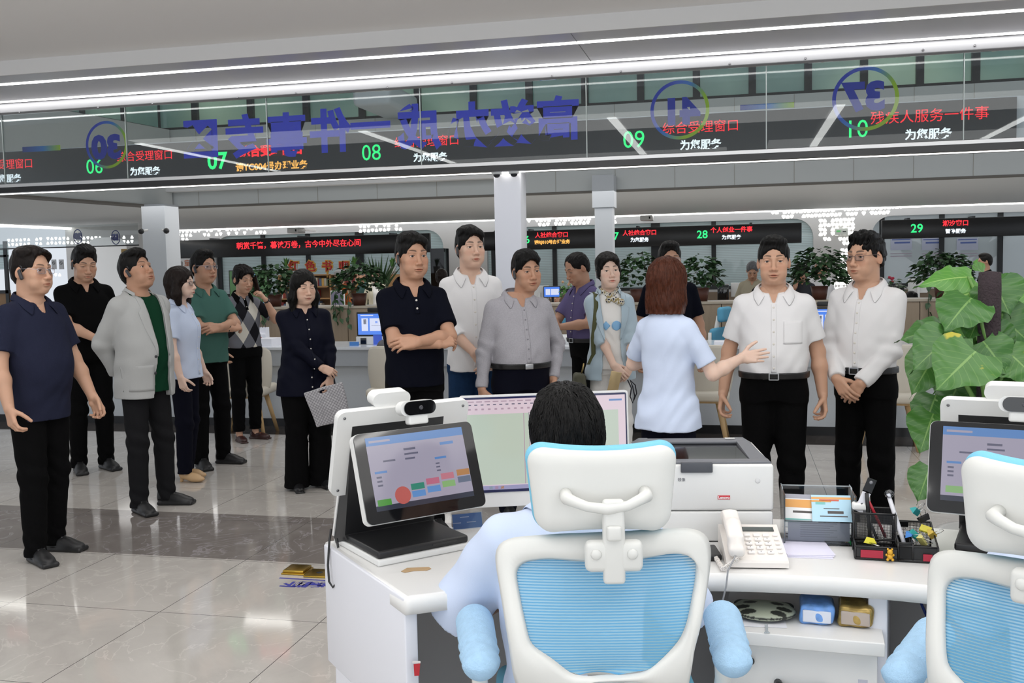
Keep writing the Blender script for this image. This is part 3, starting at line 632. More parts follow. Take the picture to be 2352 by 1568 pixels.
# ------------------------------------------------------------------ heads
SKIN = {'fair': '#d9b39d', 'mid': '#c89d83', 'tan': '#bc9076', 'pale': '#e3c3b1'}
def head_sdf(c):
    """face and skull; centre between the ears, looking along -Y"""
    S = Sdf(); fat = c.get('fat', 0.0); fem = c.get('fem', 0); wd = 1.0+0.06*fat
    S.ell((0, .012, .034), (.0735, .093, .083))
    S.ell((0, -.016, -.022), (.0665*wd, .073, .082), k=.03)
    S.ell((0, -.03, -.078), ((.049+.011*fat-.006*fem)*1.0, .052, .036+.003*fat), k=.028)
    S.ell((0, -.074, -.103), (.020-.003*fem, .015, .012), k=.02)
    if fat > .3: S.ell((0, -.03, -.112), (.045, .045, .018), k=.03)
    for x in (-1, 1):
        S.ell((x*.038, -.062, -.030), (.026+.004*fat, .022, .024), k=.022)
        S.ell((x*.036, -.056, -.070), (.022+.006*fat, .026, .026), k=.025)
        S.cap((x*.044, -.073, .019), (x*.014, -.0835, .017), .0095-.002*fem, k=.014)
        S.ell((x*.0325, -.1, -.002), (.021, .017, .0125), k=.014, op='s')
        S.ell((x*.0325, -.0735, -.003), (.0165, .0142, .0135), k=.005)
        op = c.get('eye', 1.0)
        S.ell((x*.033, -.09, -.0035), (.0146, .0145, .0008+.0052*op), k=.002, op='s', rot=(0, x*6, 0))
        S.ell((x*.0755*(1+.03*fat), .012, -.012), (.0075, .0185, .031), k=.006, rot=(14, 0, x*-22))
        S.ell((x*.084*(1+.03*fat), .004, -.009), (.005, .009, .018), k=.005, op='s', rot=(14, 0, x*-22))
    S.cap((0, -.084, .008), (0, -.104, -.036), .0078, .0105, k=.012)
    S.ell((0, -.1085, -.042), (.0128, .0115, .0105), k=.008)
    for x in (-1, 1):
        S.ell((x*.0145, -.0985, -.0455), (.0088, .0115, .0085), k=.006)
        S.ell((x*.0065, -.109, -.0535), (.0042, .005, .004), k=.003, op='s')
    S.ell((0, -.0875, -.0655), (.026, .012, .014), k=.014)
    S.ell((0, -.0945, -.0705), (.0215, .0095, .0058), k=.006)
    S.ell((0, -.0925, -.0805), (.0185, .0105, .0068), k=.006)
    S.ell((0, -.108, -.0752), (.0245, .016, .0014+.003*c.get('mouth', 0)), k=.003, op='s', rot=(0, 0, 0))
    S.ell((0, -.094, -.0905), (.018, .006, .005), k=.006, op='s')
    nb = c['neckbase']; rn = .049 if fem else .056+.007*fat
    S.cap((0, .022, -.055), tuple(nb), rn, rn*1.06, k=.022)
    return S
def face_tint(V, c):
    x, y, z = np.abs(V[:, 0]), V[:, 1], V[:, 2]; T = np.ones((len(V), 3), f32)
    def mix(w, col): w = np.clip(w, 0, 1)[:, None]; T[:] = T*(1-w)+A3(col)*w
    fr = (y < -.05)
    bl = lambda cx, cz, rx, rz: np.clip(1.25-((x-cx)/rx)**2-((z-cz)/rz)**2, 0, 1)*fr
    mix(bl(.04, -.035, .025, .022)*.45, (1.0, .84, .80)); mix(bl(0, -.045, .018, .016)*.4, (1.0, .82, .77))
    lc = c.get('lip', (.86, .60, .58)); mix(np.clip(1.5-2*((x/.0235)**2+((z+.0757)/(.0108*(1-(x/.03)**2*.6).clip(.2, 1)))**2), 0, 1)*(y < -.075), lc)
    mix(np.clip(1.6-np.abs(z+.0754)/.0012, 0, 1)*(x < .024)*(y < -.075), (.5, .26, .24))
    hc = A3(c.get('brow', (.16, .12, .11)))
    bz = .0225+.004*np.sin((x-.012)/.036*math.pi*.8)+c.get('browup', 0)
    th = np.interp(x, [.011, .016, .034, .050], [.002, .0042, .0038, .0012])*c.get('browt', 1.0)
    mix(np.clip(1.5-np.abs(z-bz)/np.maximum(th, 1e-4), 0, 1)*((x > .0115) & (x < .0505) & fr)*.8, hc)
    op = c.get('eye', 1.0); ez = -.0035+(.0008+.0052*op)*np.sqrt(np.clip(1-((x-.033)/.0155)**2, 0, 1))
    mix(np.clip(1.4-np.abs(z-ez-.0006)/.0016, 0, 1)*((x > .0175) & (x < .0485) & (y < -.06))*.85, (.14, .09, .08))
    mix(bl(.033, -.0165, .016, .007)*.35*c.get('bag', 1), (.78, .66, .60))
    if c.get('stubble'): mix(np.clip(bl(0, -.062, .026, .007)+bl(0, -.103, .03, .016)+bl(.045, -.085, .02, .025)*.5, 0, 1)*c['stubble'], (.62, .58, .57))
    if c.get('scalp'): mix(np.clip((z-.055)/.02, 0, 1)*np.clip((y+.02)/.03, 0, 1)*c['scalp'], (.4, .36, .34))
    mix(np.clip((x-.068)/.006, 0, 1)*(np.abs(z+.012) < .035)*.35, (1.0, .80, .74))
    return T
def gash(P, f, ph=0):   # strand-like ripple
    x, y, z = P[:, 0], P[:, 1], P[:, 2]
    return np.sin(f*x+2.1*np.sin(31*z+ph)+1.3*np.sin(23*y))*np.sin(f*.83*(y+z)+1.7*np.sin(29*x+ph))
def hair_sdf(c):
    st = c.get('style', 'short'); t = c.get('ht', .010); top = c.get('top', .014); S = Sdf()
    S.ell((0, .014, .034), (.0735+t, .093+t, .083+top)); S.ell((0, .045, -.005), (.066+t*.8, .062+t, .085), k=.02)
    q = c.get('front', 0.0); zl = ((-.2, -.03), (-.03, c.get('burn', -.028)), (-.012, c.get('burn', -.028)), (.004, .002), (.03, -.012), (.06, -.072), (.2, -.085))
    if st in ('short', 'bald', 'side', 'quiff', 'brush', 'bowl', 'lady'):
        if st == 'quiff':
            S.ell((-.012, -.052, .098), (.060, .050, .034), k=.02, rot=(18, 0, 0)); S.ell((0, .0, .105), (.066, .07, .03), k=.02)
        if st == 'brush': S.ell((0, -.015, .100), (.064, .074, .036), k=.02)
        if st == 'side': S.ell((.012, -.055, .080), (.062, .044, .034), k=.018, rot=(14, 12, 0)); S.ell((-.02, 0, .095), (.06, .075, .034), k=.02)
        if st == 'bowl': S.ell((.004, -.058, .066), (.066, .040, .034), k=.02); S.ell((0, 0, .088), (.07, .08, .042), k=.02)
        if st == 'lady':
            S.ell((0, .02, .07), (.085, .095, .06), k=.02); S.ell((.012, -.06, .066), (.06, .04, .03), k=.02)
            for x in (-1, 1): S.ell((x*.075, -.01, -.012), (.014, .03, .045), k=.015)
            zl = ((-.2, -.045), (-.02, -.045), (.004, -.03), (.03, -.04), (.06, -.085), (.2, -.095))
        zz = np.array(zl, f32)
        S.add(lambda P: (np.interp(P[:, 1], zz[:, 0], zz[:, 1])-P[:, 2])*.75, (0, 0, 0), 1, .008, 'i')
        S.ell((c.get('facx', 0), -.105+q, -.028+c.get('facz', 0)), (.066+c.get('facw', 0), .078, .100), k=.010, op='s')
        for x in (-1, 1): S.ell((x*.090, .013, -.014), (.026, .023, .037), k=.005, op='s')
        if st == 'bald': S.ell((0, -.055, .10), (.058, .085, .06), k=.015, op='s')
    elif st in ('bob', 'wavy', 'tied'):
        L = c.get('len', -.11)
        if st == 'bob':
            S.ell((0, .018, .03), (.092, .108, .098), k=.02); S.loft([(L, .028, .098, .070, .082), (L+.05, .024, .104, .085, .092), (.0, .018, .096, .09, .096), (.06, .014, .08, .08, .09)], k=.02, n=2.2)
        elif st == 'wavy':
            S.ell((0, .018, .034), (.090, .106, .096), k=.02)
            for x in (-1, 1):
                S.cap((x*.072, .0, .03), (x*.088, .0, -.08), .026, .034, k=.03); S.cap((x*.088, .0, -.08), (x*.085, -.008, L), .034, .024, k=.03)
            S.cap((0, .06, .0), (0, .065, L), .06, .05, k=.04)
        else:
            S.ell((0, .12, .03), (.03, .035, .034), k=.01); S.cap((0, .125, .03), (0, .14, L), .022, .012, k=.015)
        S.ell((c.get('facx', 0), -.105+q, -.052+c.get('facz', 0)), (.060+c.get('facw', 0), .088, .108), k=.010, op='s')
        S.cap((0, -.06, -.1), (0, -.07, -.3), .055, .09, k=.01, op='s')
        if st == 'tied': S.add(lambda P: (np.where(P[:, 1] > .09, -.5, np.interp(P[:, 1], [-.2, .0, .06, .2], [-.02, -.005, -.07, -.08]))-P[:, 2])*.7, (0, 0, 0), 1, .008, 'i')
    a = c.get('rough', .0010); S.add(lambda P: (a*(np.sin(330*P[:, 0]+70*P[:, 1]+3*np.sin(40*P[:, 2]))+.9*np.sin(190*P[:, 0]-60*P[:, 2]+2.5*np.sin(37*P[:, 1])))+a*1.2*gash(P, 70, 1.3)).astype(f32), (0, 0, 0), 1, 0, 'd')
    return S

# ------------------------------------------------------------------ hands and arms
def unit(v): v = np.array(v, float); return v/np.linalg.norm(v)
def hand(S, wrist, fdir, back, right, curl, thumb=0.3, spread=1.0, sc=1.0, k=.006):
    """five separate fingers; fdir = where the fingers point, back = normal of the back of the hand"""
    y = unit(fdir); z = np.array(back, float); z = unit(z-y*(z@y)); x = np.cross(y, z)*(-1 if right else 1)
    W = np.array(wrist, float); P = lambda a, b, c_: W+(x*a+y*b+z*c_)*sc
    fx = (.029, .0095, -.0105, -.0285); ky = (.088, .093, .089, .079); ln = (.070, .078, .072, .056); rr = (.0092, .0095, .0089, .0078)
    for i in range(4):
        S.cap(P(fx[i]*.55, .004, 0), P(fx[i], ky[i], 0), .0150*sc, .0112*sc, k=.012)
    S.ell(P(.022, .035, -.010), (.016*sc,)*3, k=.014); S.ell(P(-.022, .035, -.009), (.013*sc,)*3, k=.012)
    cu = curl if isinstance(curl[0], (list, tuple)) else [curl]*4
    for i in range(4):
        p = P(fx[i], ky[i], 0); an = 0; sp = (fx[i]/.03)*.09*spread
        for j, fr in enumerate((.44, .31, .25)):
            an += R(cu[i][j]); dv = (y*math.cos(an)-z*math.sin(an))*math.cos(sp)+x*math.sin(sp)
            q = p+dv*ln[i]*fr*sc*1.02; S.cap(p, q, rr[i]*(1-.07*j)*sc, rr[i]*(.92-.09*j)*sc, k=k if j == 0 else .002); p = q
    p = P(.024, .022, -.006); a0 = thumb
    for j, (l, an) in enumerate(((.044, .75), (.033, .45), (.027, .3))):
        dv = unit(x*math.sin(an)*(1-.4*a0)+y*math.cos(an)-z*(.25+.9*a0)); q = p+dv*l*sc
        S.cap(p, q, (.0135, .0108, .0100)[j]*sc, (.0112, .0102, .0085)[j]*sc, k=.008 if j == 0 else .003); p = q
CURL = {'relax': [(22, 40, 22), (28, 46, 26), (32, 50, 28), (36, 50, 30)], 'flat': [(4, 6, 4), (2, 5, 3), (3, 6, 4), (8, 10, 6)],
        'grip': [(55, 75, 45), (58, 78, 45), (60, 80, 45), (62, 80, 45)], 'wrap': [(38, 42, 22), (40, 44, 24), (42, 46, 24), (44, 46, 24)],
        'soft': [(24, 22, 12), (26, 24, 14), (28, 26, 14), (30, 28, 16)], 'phone': [(30, 55, 35), (34, 58, 36), (38, 60, 36), (42, 62, 38)]}
def ik(s, w_, hint, l1=.285, l2=.255):
    s = np.array(s, float); w_ = np.array(w_, float); d = w_-s; D = np.linalg.norm(d)
    if D > (l1+l2)*.995: w_ = s+d/D*(l1+l2)*.995; d = w_-s; D = np.linalg.norm(d)
    u = d/D; a = (l1*l1-l2*l2+D*D)/(2*D); h = math.sqrt(max(l1*l1-a*a, 0)); n = np.array(hint, float); n = unit(n-u*(n@u))
    return s+u*a+n*h, w_

def cloth_wr(amp, seed=0.0, waist=1.0, el=()):
    el = [A3(e) for e in el]
    def fn(P):
        x, y, z = P[:, 0], P[:, 1], P[:, 2]
        w1 = np.sin(34*z+11*x*np.sin(5*x+seed)+9*y+seed)*np.sin(13*x-17*y+5*z+2*seed)
        w2 = np.sin(52*z-23*np.abs(x)+8*np.sin(9*x+seed)+14*y)
        m = .45+.9*np.exp(-((z-waist)/.10)**2)
        d = amp*(w1*m+.45*w2*m)
        for e in el:
            r = np.linalg.norm(P-e, axis=1); g = np.exp(-(r/.085)**2); d = d+g*amp*1.7*np.sin(95*((P-e)@A3((.5, .3, .8)))+3*np.sin(20*x))
        return d.astype(f32)
    return fn

TORSO = {'man': [(.80, .0, .150, .112, .122), (.90, .0, .155, .116, .124), (1.0, -.005, .150, .118, .104), (1.10, -.005, .152, .118, .10), (1.22, .0, .166, .120, .106),
                 (1.31, .008, .174, .114, .110), (1.37, .014, .154, .096, .102), (1.415, .018, .112, .076, .084), (1.45, .018, .072, .064, .068), (1.475, .018, .064, .060, .062)],
         'woman': [(.80, .0, .166, .112, .128), (.90, .0, .166, .108, .126), (1.0, 0, .142, .10, .10), (1.10, 0, .136, .104, .092), (1.20, .0, .148, .130, .098),
                   (1.26, .004, .154, .134, .10), (1.32, .012, .150, .106, .098), (1.37, .016, .130, .084, .088), (1.415, .018, .095, .066, .074), (1.45, .018, .064, .056, .060), (1.475, .018, .058, .054, .056)]}
# ------------------------------------------------------------------ the curved desk in front
def proj(p): v = Vector(p)-EYE; d = v.dot(FWD); return (1176+v.dot(RGT)/d*FPX, 784-v.dot(UPV)/d*FPX)
def smooth_poly(pts, it=2):
    for _ in range(it):
        q = []
        for a, b in zip(pts, pts[1:]): q += [tuple(a[i]*.75+b[i]*.25 for i in (0, 1)), tuple(a[i]*.25+b[i]*.75 for i in (0, 1))]
        pts = [pts[0]]+q+[pts[-1]]
    return pts
M_desk = mat('desk_white', lin('#e6e5e3'), .28, spec=.5); M_panel = mat('desk_panel', lin('#e2e3ea'), .4); M_grey = mat('modesty_grey', lin('#b5b5b6'), .5)
DZ = .75
frontc = smooth_poly([(-.775, 2.165), (-.55, 2.30), (-.30, 2.42), (.0, 2.475), (.35, 2.475), (.62, 2.40), (.95, 2.22), (1.25, 1.98)])
backc = smooth_poly([(-1.175, 2.605), (-1.0, 2.735), (-.80, 2.845), (-.45, 2.98), (-.1, 3.045), (.2, 3.06), (.55, 3.03), (.95, 2.90), (1.3, 2.72), (1.65, 2.45)])
top = frontc+backc[::-1]
desk = thing('service_desk', 'white curved service desk in front with a printer and telephone on it', 'desk', (0, 0, 0))
def rounded_slab(poly, z0, z1, r=.016):
    mb = MB(); n = len(poly); c = Vector((sum(p[0] for p in poly)/n, sum(p[1] for p in poly)/n))
    nr = []
    for i in range(n):
        a, b, d = Vector(poly[i-1]), Vector(poly[i]), Vector(poly[(i+1) % n]); t = (d-b).normalized()+(b-a).normalized(); t = Vector((t.y, -t.x)); nr.append(t.normalized() if t.length > 1e-6 else Vector((0, 0)))
    area_ = sum(poly[i-1][0]*poly[i][1]-poly[i][0]*poly[i-1][1] for i in range(n)); sg = -1 if area_ > 0 else 1
    lv = [(z0, 0), (z1-r, 0), (z1-r*.3, r*.3), (z1, r)]
    vs = [(p[0]+sg*nr[i].x*o, p[1]+sg*nr[i].y*o, z) for z, o in lv for i, p in enumerate(poly)]
    fs = [(k*n+i, k*n+(i+1) % n, (k+1)*n+(i+1) % n, (k+1)*n+i) for k in range(3) for i in range(n)]; fs += [tuple(range(n))[::-1], tuple(range(3*n, 4*n))]
    return mb.add(vs, fs, 0, True)
sl = rounded_slab(top, DZ-.042, DZ); so = sl.obj('worktop', M_desk, desk)
for p in so.data.polygons: p.use_smooth = len(p.vertices) < 5
def wall_between(a, b, z0, z1, th, m, name, par):
    a, b = Vector((*a, 0)), Vector((*b, 0)); d = (b-a); mx = frame_mx((a+b)/2, d, (0, 0, 1)); mb = MB(); mb.box((0, (z0+z1)/2, 0), (d.length, z1-z0, th), mx=mx, bev=.004); return mb.obj(name, m, par)
wall_between((-.768, 2.185), (-1.155, 2.595), .40, DZ-.004, .034, M_panel, 'side_panel', desk); wall_between((-.775, 2.195), (-1.115, 2.555), 0, .41, .034, M_panel, 'side_panel', desk)
for (a, b) in (((.335, 2.50), (.40, 2.90)), ((.96, 2.24), (1.2, 2.68))): wall_between(a, b, 0, DZ-.042, .045, M_panel, 'leg_panel', desk)
bk = backc[6:-4]
vs = []; mp = MB()
for p, q in zip(bk, bk[1:]):
    a, b = Vector((p[0], p[1]-.06, 0)), Vector((q[0], q[1]-.06, 0)); mx = frame_mx((a+b)/2, b-a, (0, 0, 1)); mp.box((0, .34, 0), ((b-a).length+.012, .68, .02), mx=mx)
mp.obj('modesty_panel', M_grey, desk)['label'] = 'grey back panel under the desk'
# torn tape mark and sticker
mb = MB(); tp = [PZ(x, y, DZ+.0006) for x, y in ((921, 1312), (935, 1304), (985, 1302), (991, 1306), (980, 1310), (950, 1311), (930, 1315))]; mb.add(tp+[p+Vector((0, 0, .0006)) for p in tp], [tuple(range(7))[::-1], tuple(range(7, 14))]+[(i, (i+1) % 7, 7+(i+1) % 7, 7+i) for i in range(7)]); tag(mb.obj('tape_remnant', mat('tape_brown', lin('#b89a74'), .7)), 'torn strip of brown tape on the desk before the black terminal', 'tape')
mb = MB(); mx = frame_mx((-.752, 2.169, .575), (.69, .10, 0), (0, 0, 1)); mb.prism([(-.007, .014), (.009, .016), (.006, -.014), (-.006, -.015)], 0, .0012, mx=mx); mb.prism(rrect(.02, .006, .002, 2, 0, .019), 0, .001, 1, mx=mx)
tag(mb.obj('sticker', [mat('sticker_red', lin('#b3202c'), .5), mat('sticker_clear', lin('#d5d0ce'), .4)]), 'small red cup sticker on the desk end panel', 'sticker')

# ------------------------------------------------------------------ double-screen terminals
M_blk = mat('plastic_black', (.012, .012, .013), .38); M_wplast = mat('plastic_white', lin('#e2e2e0'), .32); M_glossb = mat('bezel_black', (.006, .006, .007), .06, coat=.3)
def screen_mat(name, c, e=.55, rough=.12):
    return mat(name, (.02, .02, .02), rough, emit=c, estr=e, spec=.6)
S_lav = screen_mat('screen_lavender', lin('#b9b3c9'), .62); S_blue = screen_mat('screen_blue', lin('#5d8fd0'), .7); S_nav = screen_mat('screen_navybar', lin('#28324c'), .5)
S_pink = screen_mat('screen_pink', lin('#e8d3de'), .80); S_green = screen_mat('screen_green', lin('#c6d3c3'), .80); S_page = screen_mat('screen_page', lin('#f2e2ea'), .8)
BT = {k: screen_mat('button_'+k, lin(v), .7) for k, v in dict(green='#4f9f3a', teal='#2f8f78', rose='#c9708c', pink='#cf7f90', orange='#c08548', blue='#5f97d8', lime='#8fbf7a', slate='#67738c', red='#c9605a').items()}
S_txt = screen_mat('screen_text', lin('#6d6c86'), .6)
def rplate(w, h, r, t, mi=0, mx=None, mb=None, cx=0, cy=0, z0=0):
    mb = mb or MB(); return mb.prism(rrect(w, h, r, 5, cx, cy), z0, z0+t, mi, mx)
def terminal(name, label, loc, rz, right=False):
    t = thing(name, label, 'terminal', loc, rz); W, Dp = .285, .30
    mb = MB(); mb.box((W/2, Dp/2, .009), (W, Dp, .018), bev=.005); mb.obj('base', M_wplast, t)
    mb = MB(); mb.box((W/2, Dp/2+.004, .028), (W-.008, Dp-.006, .022), bev=.007); bo = mb.obj('base_cover', M_blk, t)
    mb = MB(); mb.box((W*.72, .010, .030), (.075, .008, .006)); mb.obj('card_slot', M_glossb, bo)
    mb = MB(); pr = [(.285, .0), (.30, .02), (.165, .375), (.135, .375), (.215, .04), (.20, .03)]
    mx = Matrix(((0, 0, 1, 0), (1, 0, 0, 0), (0, 1, 0, 0), (0, 0, 0, 1)))
    mb.prism(pr, .0, W, mx=mx); mb.obj('stand', M_blk, t)
    mb = MB(); mb.prism([(.292, .02), (.303, .02), (.172, .378), (.160, .378)], -.003, W+.003, mx=mx); mb.obj('stand_back', M_wplast, t)
    # public-side display seen from its white back
    M2 = frame_mx((.16, .185, .285), (1, 0, 0), (0, -.30, .955)); mb = MB(); rplate(.41, .255, .022, .022, 0, M2, mb); bd = mb.obj('rear_display', M_wplast, t)
    for sx in (-1, 1):
        for sy in (-1, 1): s_ = MB(); s_.lathe([(0, .022), (.004, .022), (.004, .0235), (0, .0235)], 10, mx=M2 @ Matrix.Translation((sx*.185, sy*.11, 0))); s_.obj('screw', mat('screw_steel', lin('#77777a'), .4, .8), bd)
    M3 = frame_mx((.12, -.0225, .244), (1, 0, 0), (0, .325, .946)); mb = MB(); rplate(.355, .238, .018, .022, 0, M3 @ Matrix.Translation((0, 0, -.02)), mb); so_ = mb.obj('screen', M_wplast, t)
    mb = MB(); rplate(.353, .236, .017, .005, 0, M3 @ Matrix.Translation((.001, 0, .0015)), mb); mb.obj('bezel', M_glossb, so_)
    d = MB(); mm = [S_lav, S_blue, S_nav, S_txt]+list(BT.values()); kx = list(BT)
    def r(x0, y0, x1, y1, mi, z=.0072): d.box(((x0+x1)/2*.29-.145, .105-(y0+y1)/2*.192, z), (abs(x1-x0)*.29, abs(y1-y0)*.192, .0004), mi, M3)
    r(0, 0, 1, 1, 0, .0068); r(0, 0, 1, .115, 1, .007); r(0, .93, 1, 1.0, 2, .007); r(.03, .045, .24, .075, 0)
    for q in ((.04, .47, .16, .50), (.36, .20, .48, .23), (.36, .27, .50, .295), (.36, .335, .46, .36), (.14, .33, .26, .355), (.66, .38, .78, .41), (.74, .18, .88, .22)): r(*q, 1 if q[0] in (.04, .66, .74) else 3)
    for i in range(3): r(.05, .54+i*.055, .10, .565+i*.055, 3); r(.66, .46+i*.05, .70, .48+i*.05, 3)
    if not right:
        for i, (c_, x, y) in enumerate((('green', .02, .85), ('teal', .37, .70), ('rose', .53, .66), ('pink', .69, .62), ('orange', .86, .60), ('blue', .37, .80), ('blue', .53, .77), ('lime', .69, .73), ('slate', .86, .70))): r(x, y, x+.135, y+.085, 4+kx.index(c_))
        d.lathe([(0, .0072), (.023, .0072), (.023, .0076), (0, .0076)], 24, 4+kx.index('red'), M3 @ Matrix.Translation((-.065, -.055, 0)), False)
    else:
        for c_, x, y in (('lime', .04, .80), ('blue', .21, .82), ('blue', .40, .84), ('lime', .40, .74)): r(x, y, x+.15, y+.09, 4+kx.index(c_))
    d.obj('display', mm, so_)
    # two camera pods on top
    mb = MB(); Mc = frame_mx((.12, .155, .425), (1, 0, 0), (0, -.2, .98)); mb.prism(rrect(.115, .042, .0205, 8), -.02, .02, mx=Mc, smooth=False); mb.box((0, -.03, 0), (.05, .03, .03), mx=Mc, bev=.006); mb.obj('rear_camera', M_wplast, t)
    mb = MB(); Mc = frame_mx((.155, .045, .405), (1, 0, 0), (0, .1, .99)); mb.prism(rrect(.108, .040, .0195, 8), -.032, .0, mx=Mc); mb.box((0, -.03, -.015), (.06, .03, .03), mx=Mc, bev=.006); fo = mb.obj('front_camera', M_wplast, t)
    mb = MB(); mb.prism(rrect(.096, .037, .018, 8, .004), .0, .004, mx=Mc); mb.lathe([(0, .004), (.006, .004), (.006, .006), (.003, .0065), (0, .005)], 14, 1, Mc @ Matrix.Translation((.006, 0, 0))); mb.obj('lens_cover', [M_glossb, mat('lens_grey', (.05, .05, .06), .1)], fo)
    return t
terminal('queue_terminal', 'black and white double-screen terminal at the left end of the curved desk', (-.925, 2.385, DZ), R(46))
mb = MB(); mb.tube([(-1.13, 2.555, .80), (-1.132, 2.545, .77), (-1.135, 2.535, .70), (-1.130, 2.528, .655), (-1.118, 2.525, .640), (-1.105, 2.53, .655), (-1.10, 2.54, .72), (-1.112, 2.55, .775)], .0035, 6); tag(mb.obj('wrist_strap', M_blk), 'black cord loop hanging over the desk end below the left terminal', 'strap')
terminal('queue_terminal', 'black and white double-screen terminal at the right edge of the curved desk', (.545, 2.705, DZ), R(-16), True)

# ------------------------------------------------------------------ monitor
mo = thing('monitor', 'white computer monitor showing a document, in front of the seated clerk', 'monitor', PD(1254, 1030, 2.95))
rzm = math.atan2(PD(1448, 905, 2.98).y-PD(1060, 920, 2.92).y, PD(1448, 905, 2.98).x-PD(1060, 920, 2.92).x)
mo.location.z = 0; mo.rotation_euler = (0, 0, rzm)
MZ = frame_mx((0, 0, .985), (1, 0, 0), (0, .07, 1)); wM, hM = .512, .335
mb = MB(); rplate(wM, hM, .008, .02, 0, MZ @ Matrix.Translation((0, 0, -.02)), mb); mb.obj('casing', M_wplast, mo)
mb = MB(); mb.prism(rrect(wM-.012, hM-.05, .004, 3, 0, .019), 0, .003, 0, MZ); mb.obj('bezel', mat('bezel_navy', lin('#20224a'), .2), mo)
d = MB(); X0, Y0, dw, dh = -wM/2+.010, hM/2-.012, wM-.020, hM-.064
def r(x0, y0, x1, y1, mi, z=.0036): d.box((X0+(x0+x1)/2*dw, Y0-(y0+y1)/2*dh, z), ((x1-x0)*dw, (y1-y0)*dh, .0003), mi, MZ)
r(0, 0, 1, 1, 0, .0032); r(.02, .165, .955, .945, 1); r(.0, .955, 1, 1, 2); r(.365, .165, .37, .945, 5, .0037); r(.40, .16, .74, .60, 3, .0037)
for i in range(7): r(.40, .16+.063*i, .74, .164+.063*i, 4, .0039)
for x in (.40, .44, .50, .58, .66, .74): r(x-.002, .16, x, .60, 4, .0039)
rg = random.Random(4)
for row in range(7):
    for x0, x1 in ((.405, .435), (.448, .495), (.51, .575), (.59, .655), (.67, .735)):
        for k_ in range(2): r(x0, .178+.063*row+.02*k_, x0+(x1-x0)*rg.uniform(.5, 1), .187+.063*row+.02*k_, 4, .0039)
for i in range(16): r(.03+.038*i, .055, .048+.038*i, .066, 4); r(.03+.04*i, .10, .046+.04*i, .118, 5)
for i in range(10): r(.03+.05*i, .020, .065+.05*i, .032, 5)
r(.90, .045, .98, .066, 6); 
for i, c_ in enumerate((7, 8, 9)): r(.145+.035*i, .962, .165+.035*i, .992, c_)
d.obj('display', [S_pink, S_green, screen_mat('task_bar', lin('#a9a6cf'), .7), S_page, S_txt, screen_mat('screen_icons', lin('#c4a9ba'), .7), S_blue, BT['green'], BT['red'], BT['orange']], mo)
mb = MB(); mb.box((0, .04, .82), (.06, .02, .12)); mb.obj('neck', M_wplast, mo)
mb = MB(); mb.prism([(.145*math.cos(a)*1.0-.05, .085*math.sin(a)) for a in np.linspace(0, 6.2832, 33)[:-1]], DZ, DZ+.008); fo = mb.obj('foot', M_wplast, mo)
mb = MB(); mb.prism([(.132*math.cos(a)-.05, .074*math.sin(a)) for a in np.linspace(0, 6.2832, 33)[:-1]], DZ+.008, DZ+.010); mb.obj('foot_pad', mat('foot_blue', lin('#2a47a8'), .2), fo)

# ------------------------------------------------------------------ printer
pr = thing('printer', 'white laser printer with grey top and red badge on the curved desk', 'printer', (-.093, 2.752, DZ), R(8.5))
w_, d_, h_ = .385, .36, .225; y0 = 0
mb = MB(); mb.box((0, d_/2, .045), (w_-.004, d_, .085), bev=.006); mb.obj('paper_tray', M_wplast, pr)
mb = MB(); mb.box((0, d_/2, .155), (w_, d_, .130), bev=.008); mb.obj('body', M_wplast, pr)
M_pg = mat('printer_grey', lin('#6d6f75'), .4); mb = MB()
mb.box((0, .035, .2225), (w_-.012, .045, .008), bev=.003); mb.box((0, d_-.03, .228), (w_-.05, .06, .010), bev=.004)
for sx in (-1, 1): mb.add([(sx*(w_/2-.006), .012, .219), (sx*(w_/2-.006), d_, .219), (sx*(w_/2-.006), .012, .225), (sx*(w_/2-.03), d_, .234), (sx*(.135), .012, .219), (sx*(.135), d_, .219), (sx*.135, .012, .225), (sx*.135, d_, .234)], [(0, 1, 3, 2), (4, 6, 7, 5), (2, 3, 7, 6), (0, 2, 6, 4), (1, 5, 7, 3)])
mb.obj('top_cover', M_pg, pr)
mb = MB(); mb.box((0, .18, .2215), (.272, .25, .004)); mb.obj('output_slot', M_glossb, pr)
mb = MB(); mb.box((-.02, -.002, .214), (.088, .010, .030), bev=.003); mb.obj('paper_stop', mat('stop_grey', lin('#4d4f55'), .4), pr)
mb = MB(); mb.box((.055, -.0006, .128), (.034, .0016, .011)); lb_ = mb.obj('badge', mat('badge_red', lin('#c8202f'), .4), pr)
o = link('lettering', text_mesh('lettering', 'Lenovo', .0105, mat('badge_white', (.9, .9, .9), .4), .0004, .0003), lb_); o.matrix_local = Matrix.Translation((.055, -.0016, .1278)) @ frame_mx((0, 0, 0), (1, 0, 0), (0, 0, 1))
o = link('lettering', text_mesh('lettering', '领像', .011, mat('print_grey', lin('#6a6a70'), .5), .0002), pr); o.matrix_local = Matrix.Translation((-.062, -.0004, .178)) @ frame_mx((0, 0, 0), (1, 0, 0), (0, 0, 1))
mb = MB(); Mb = Matrix.Translation((.148, 0, .175)) @ Matrix.Rotation(R(90), 4, 'X'); mb.lathe([(.0, 0), (.0072, 0), (.0072, .001), (.0055, .0018), (0, .0018)], 20, mx=Mb); mb.obj('power_button', mat('button_lightgrey', lin('#d0d0d0'), .3), pr)
mb = MB(); mb.box((.12, d_-.02, .2345), (.03, .02, .001)); mb.obj('rating_label', mat('label_pale', lin('#c9c9c9'), .5), pr)

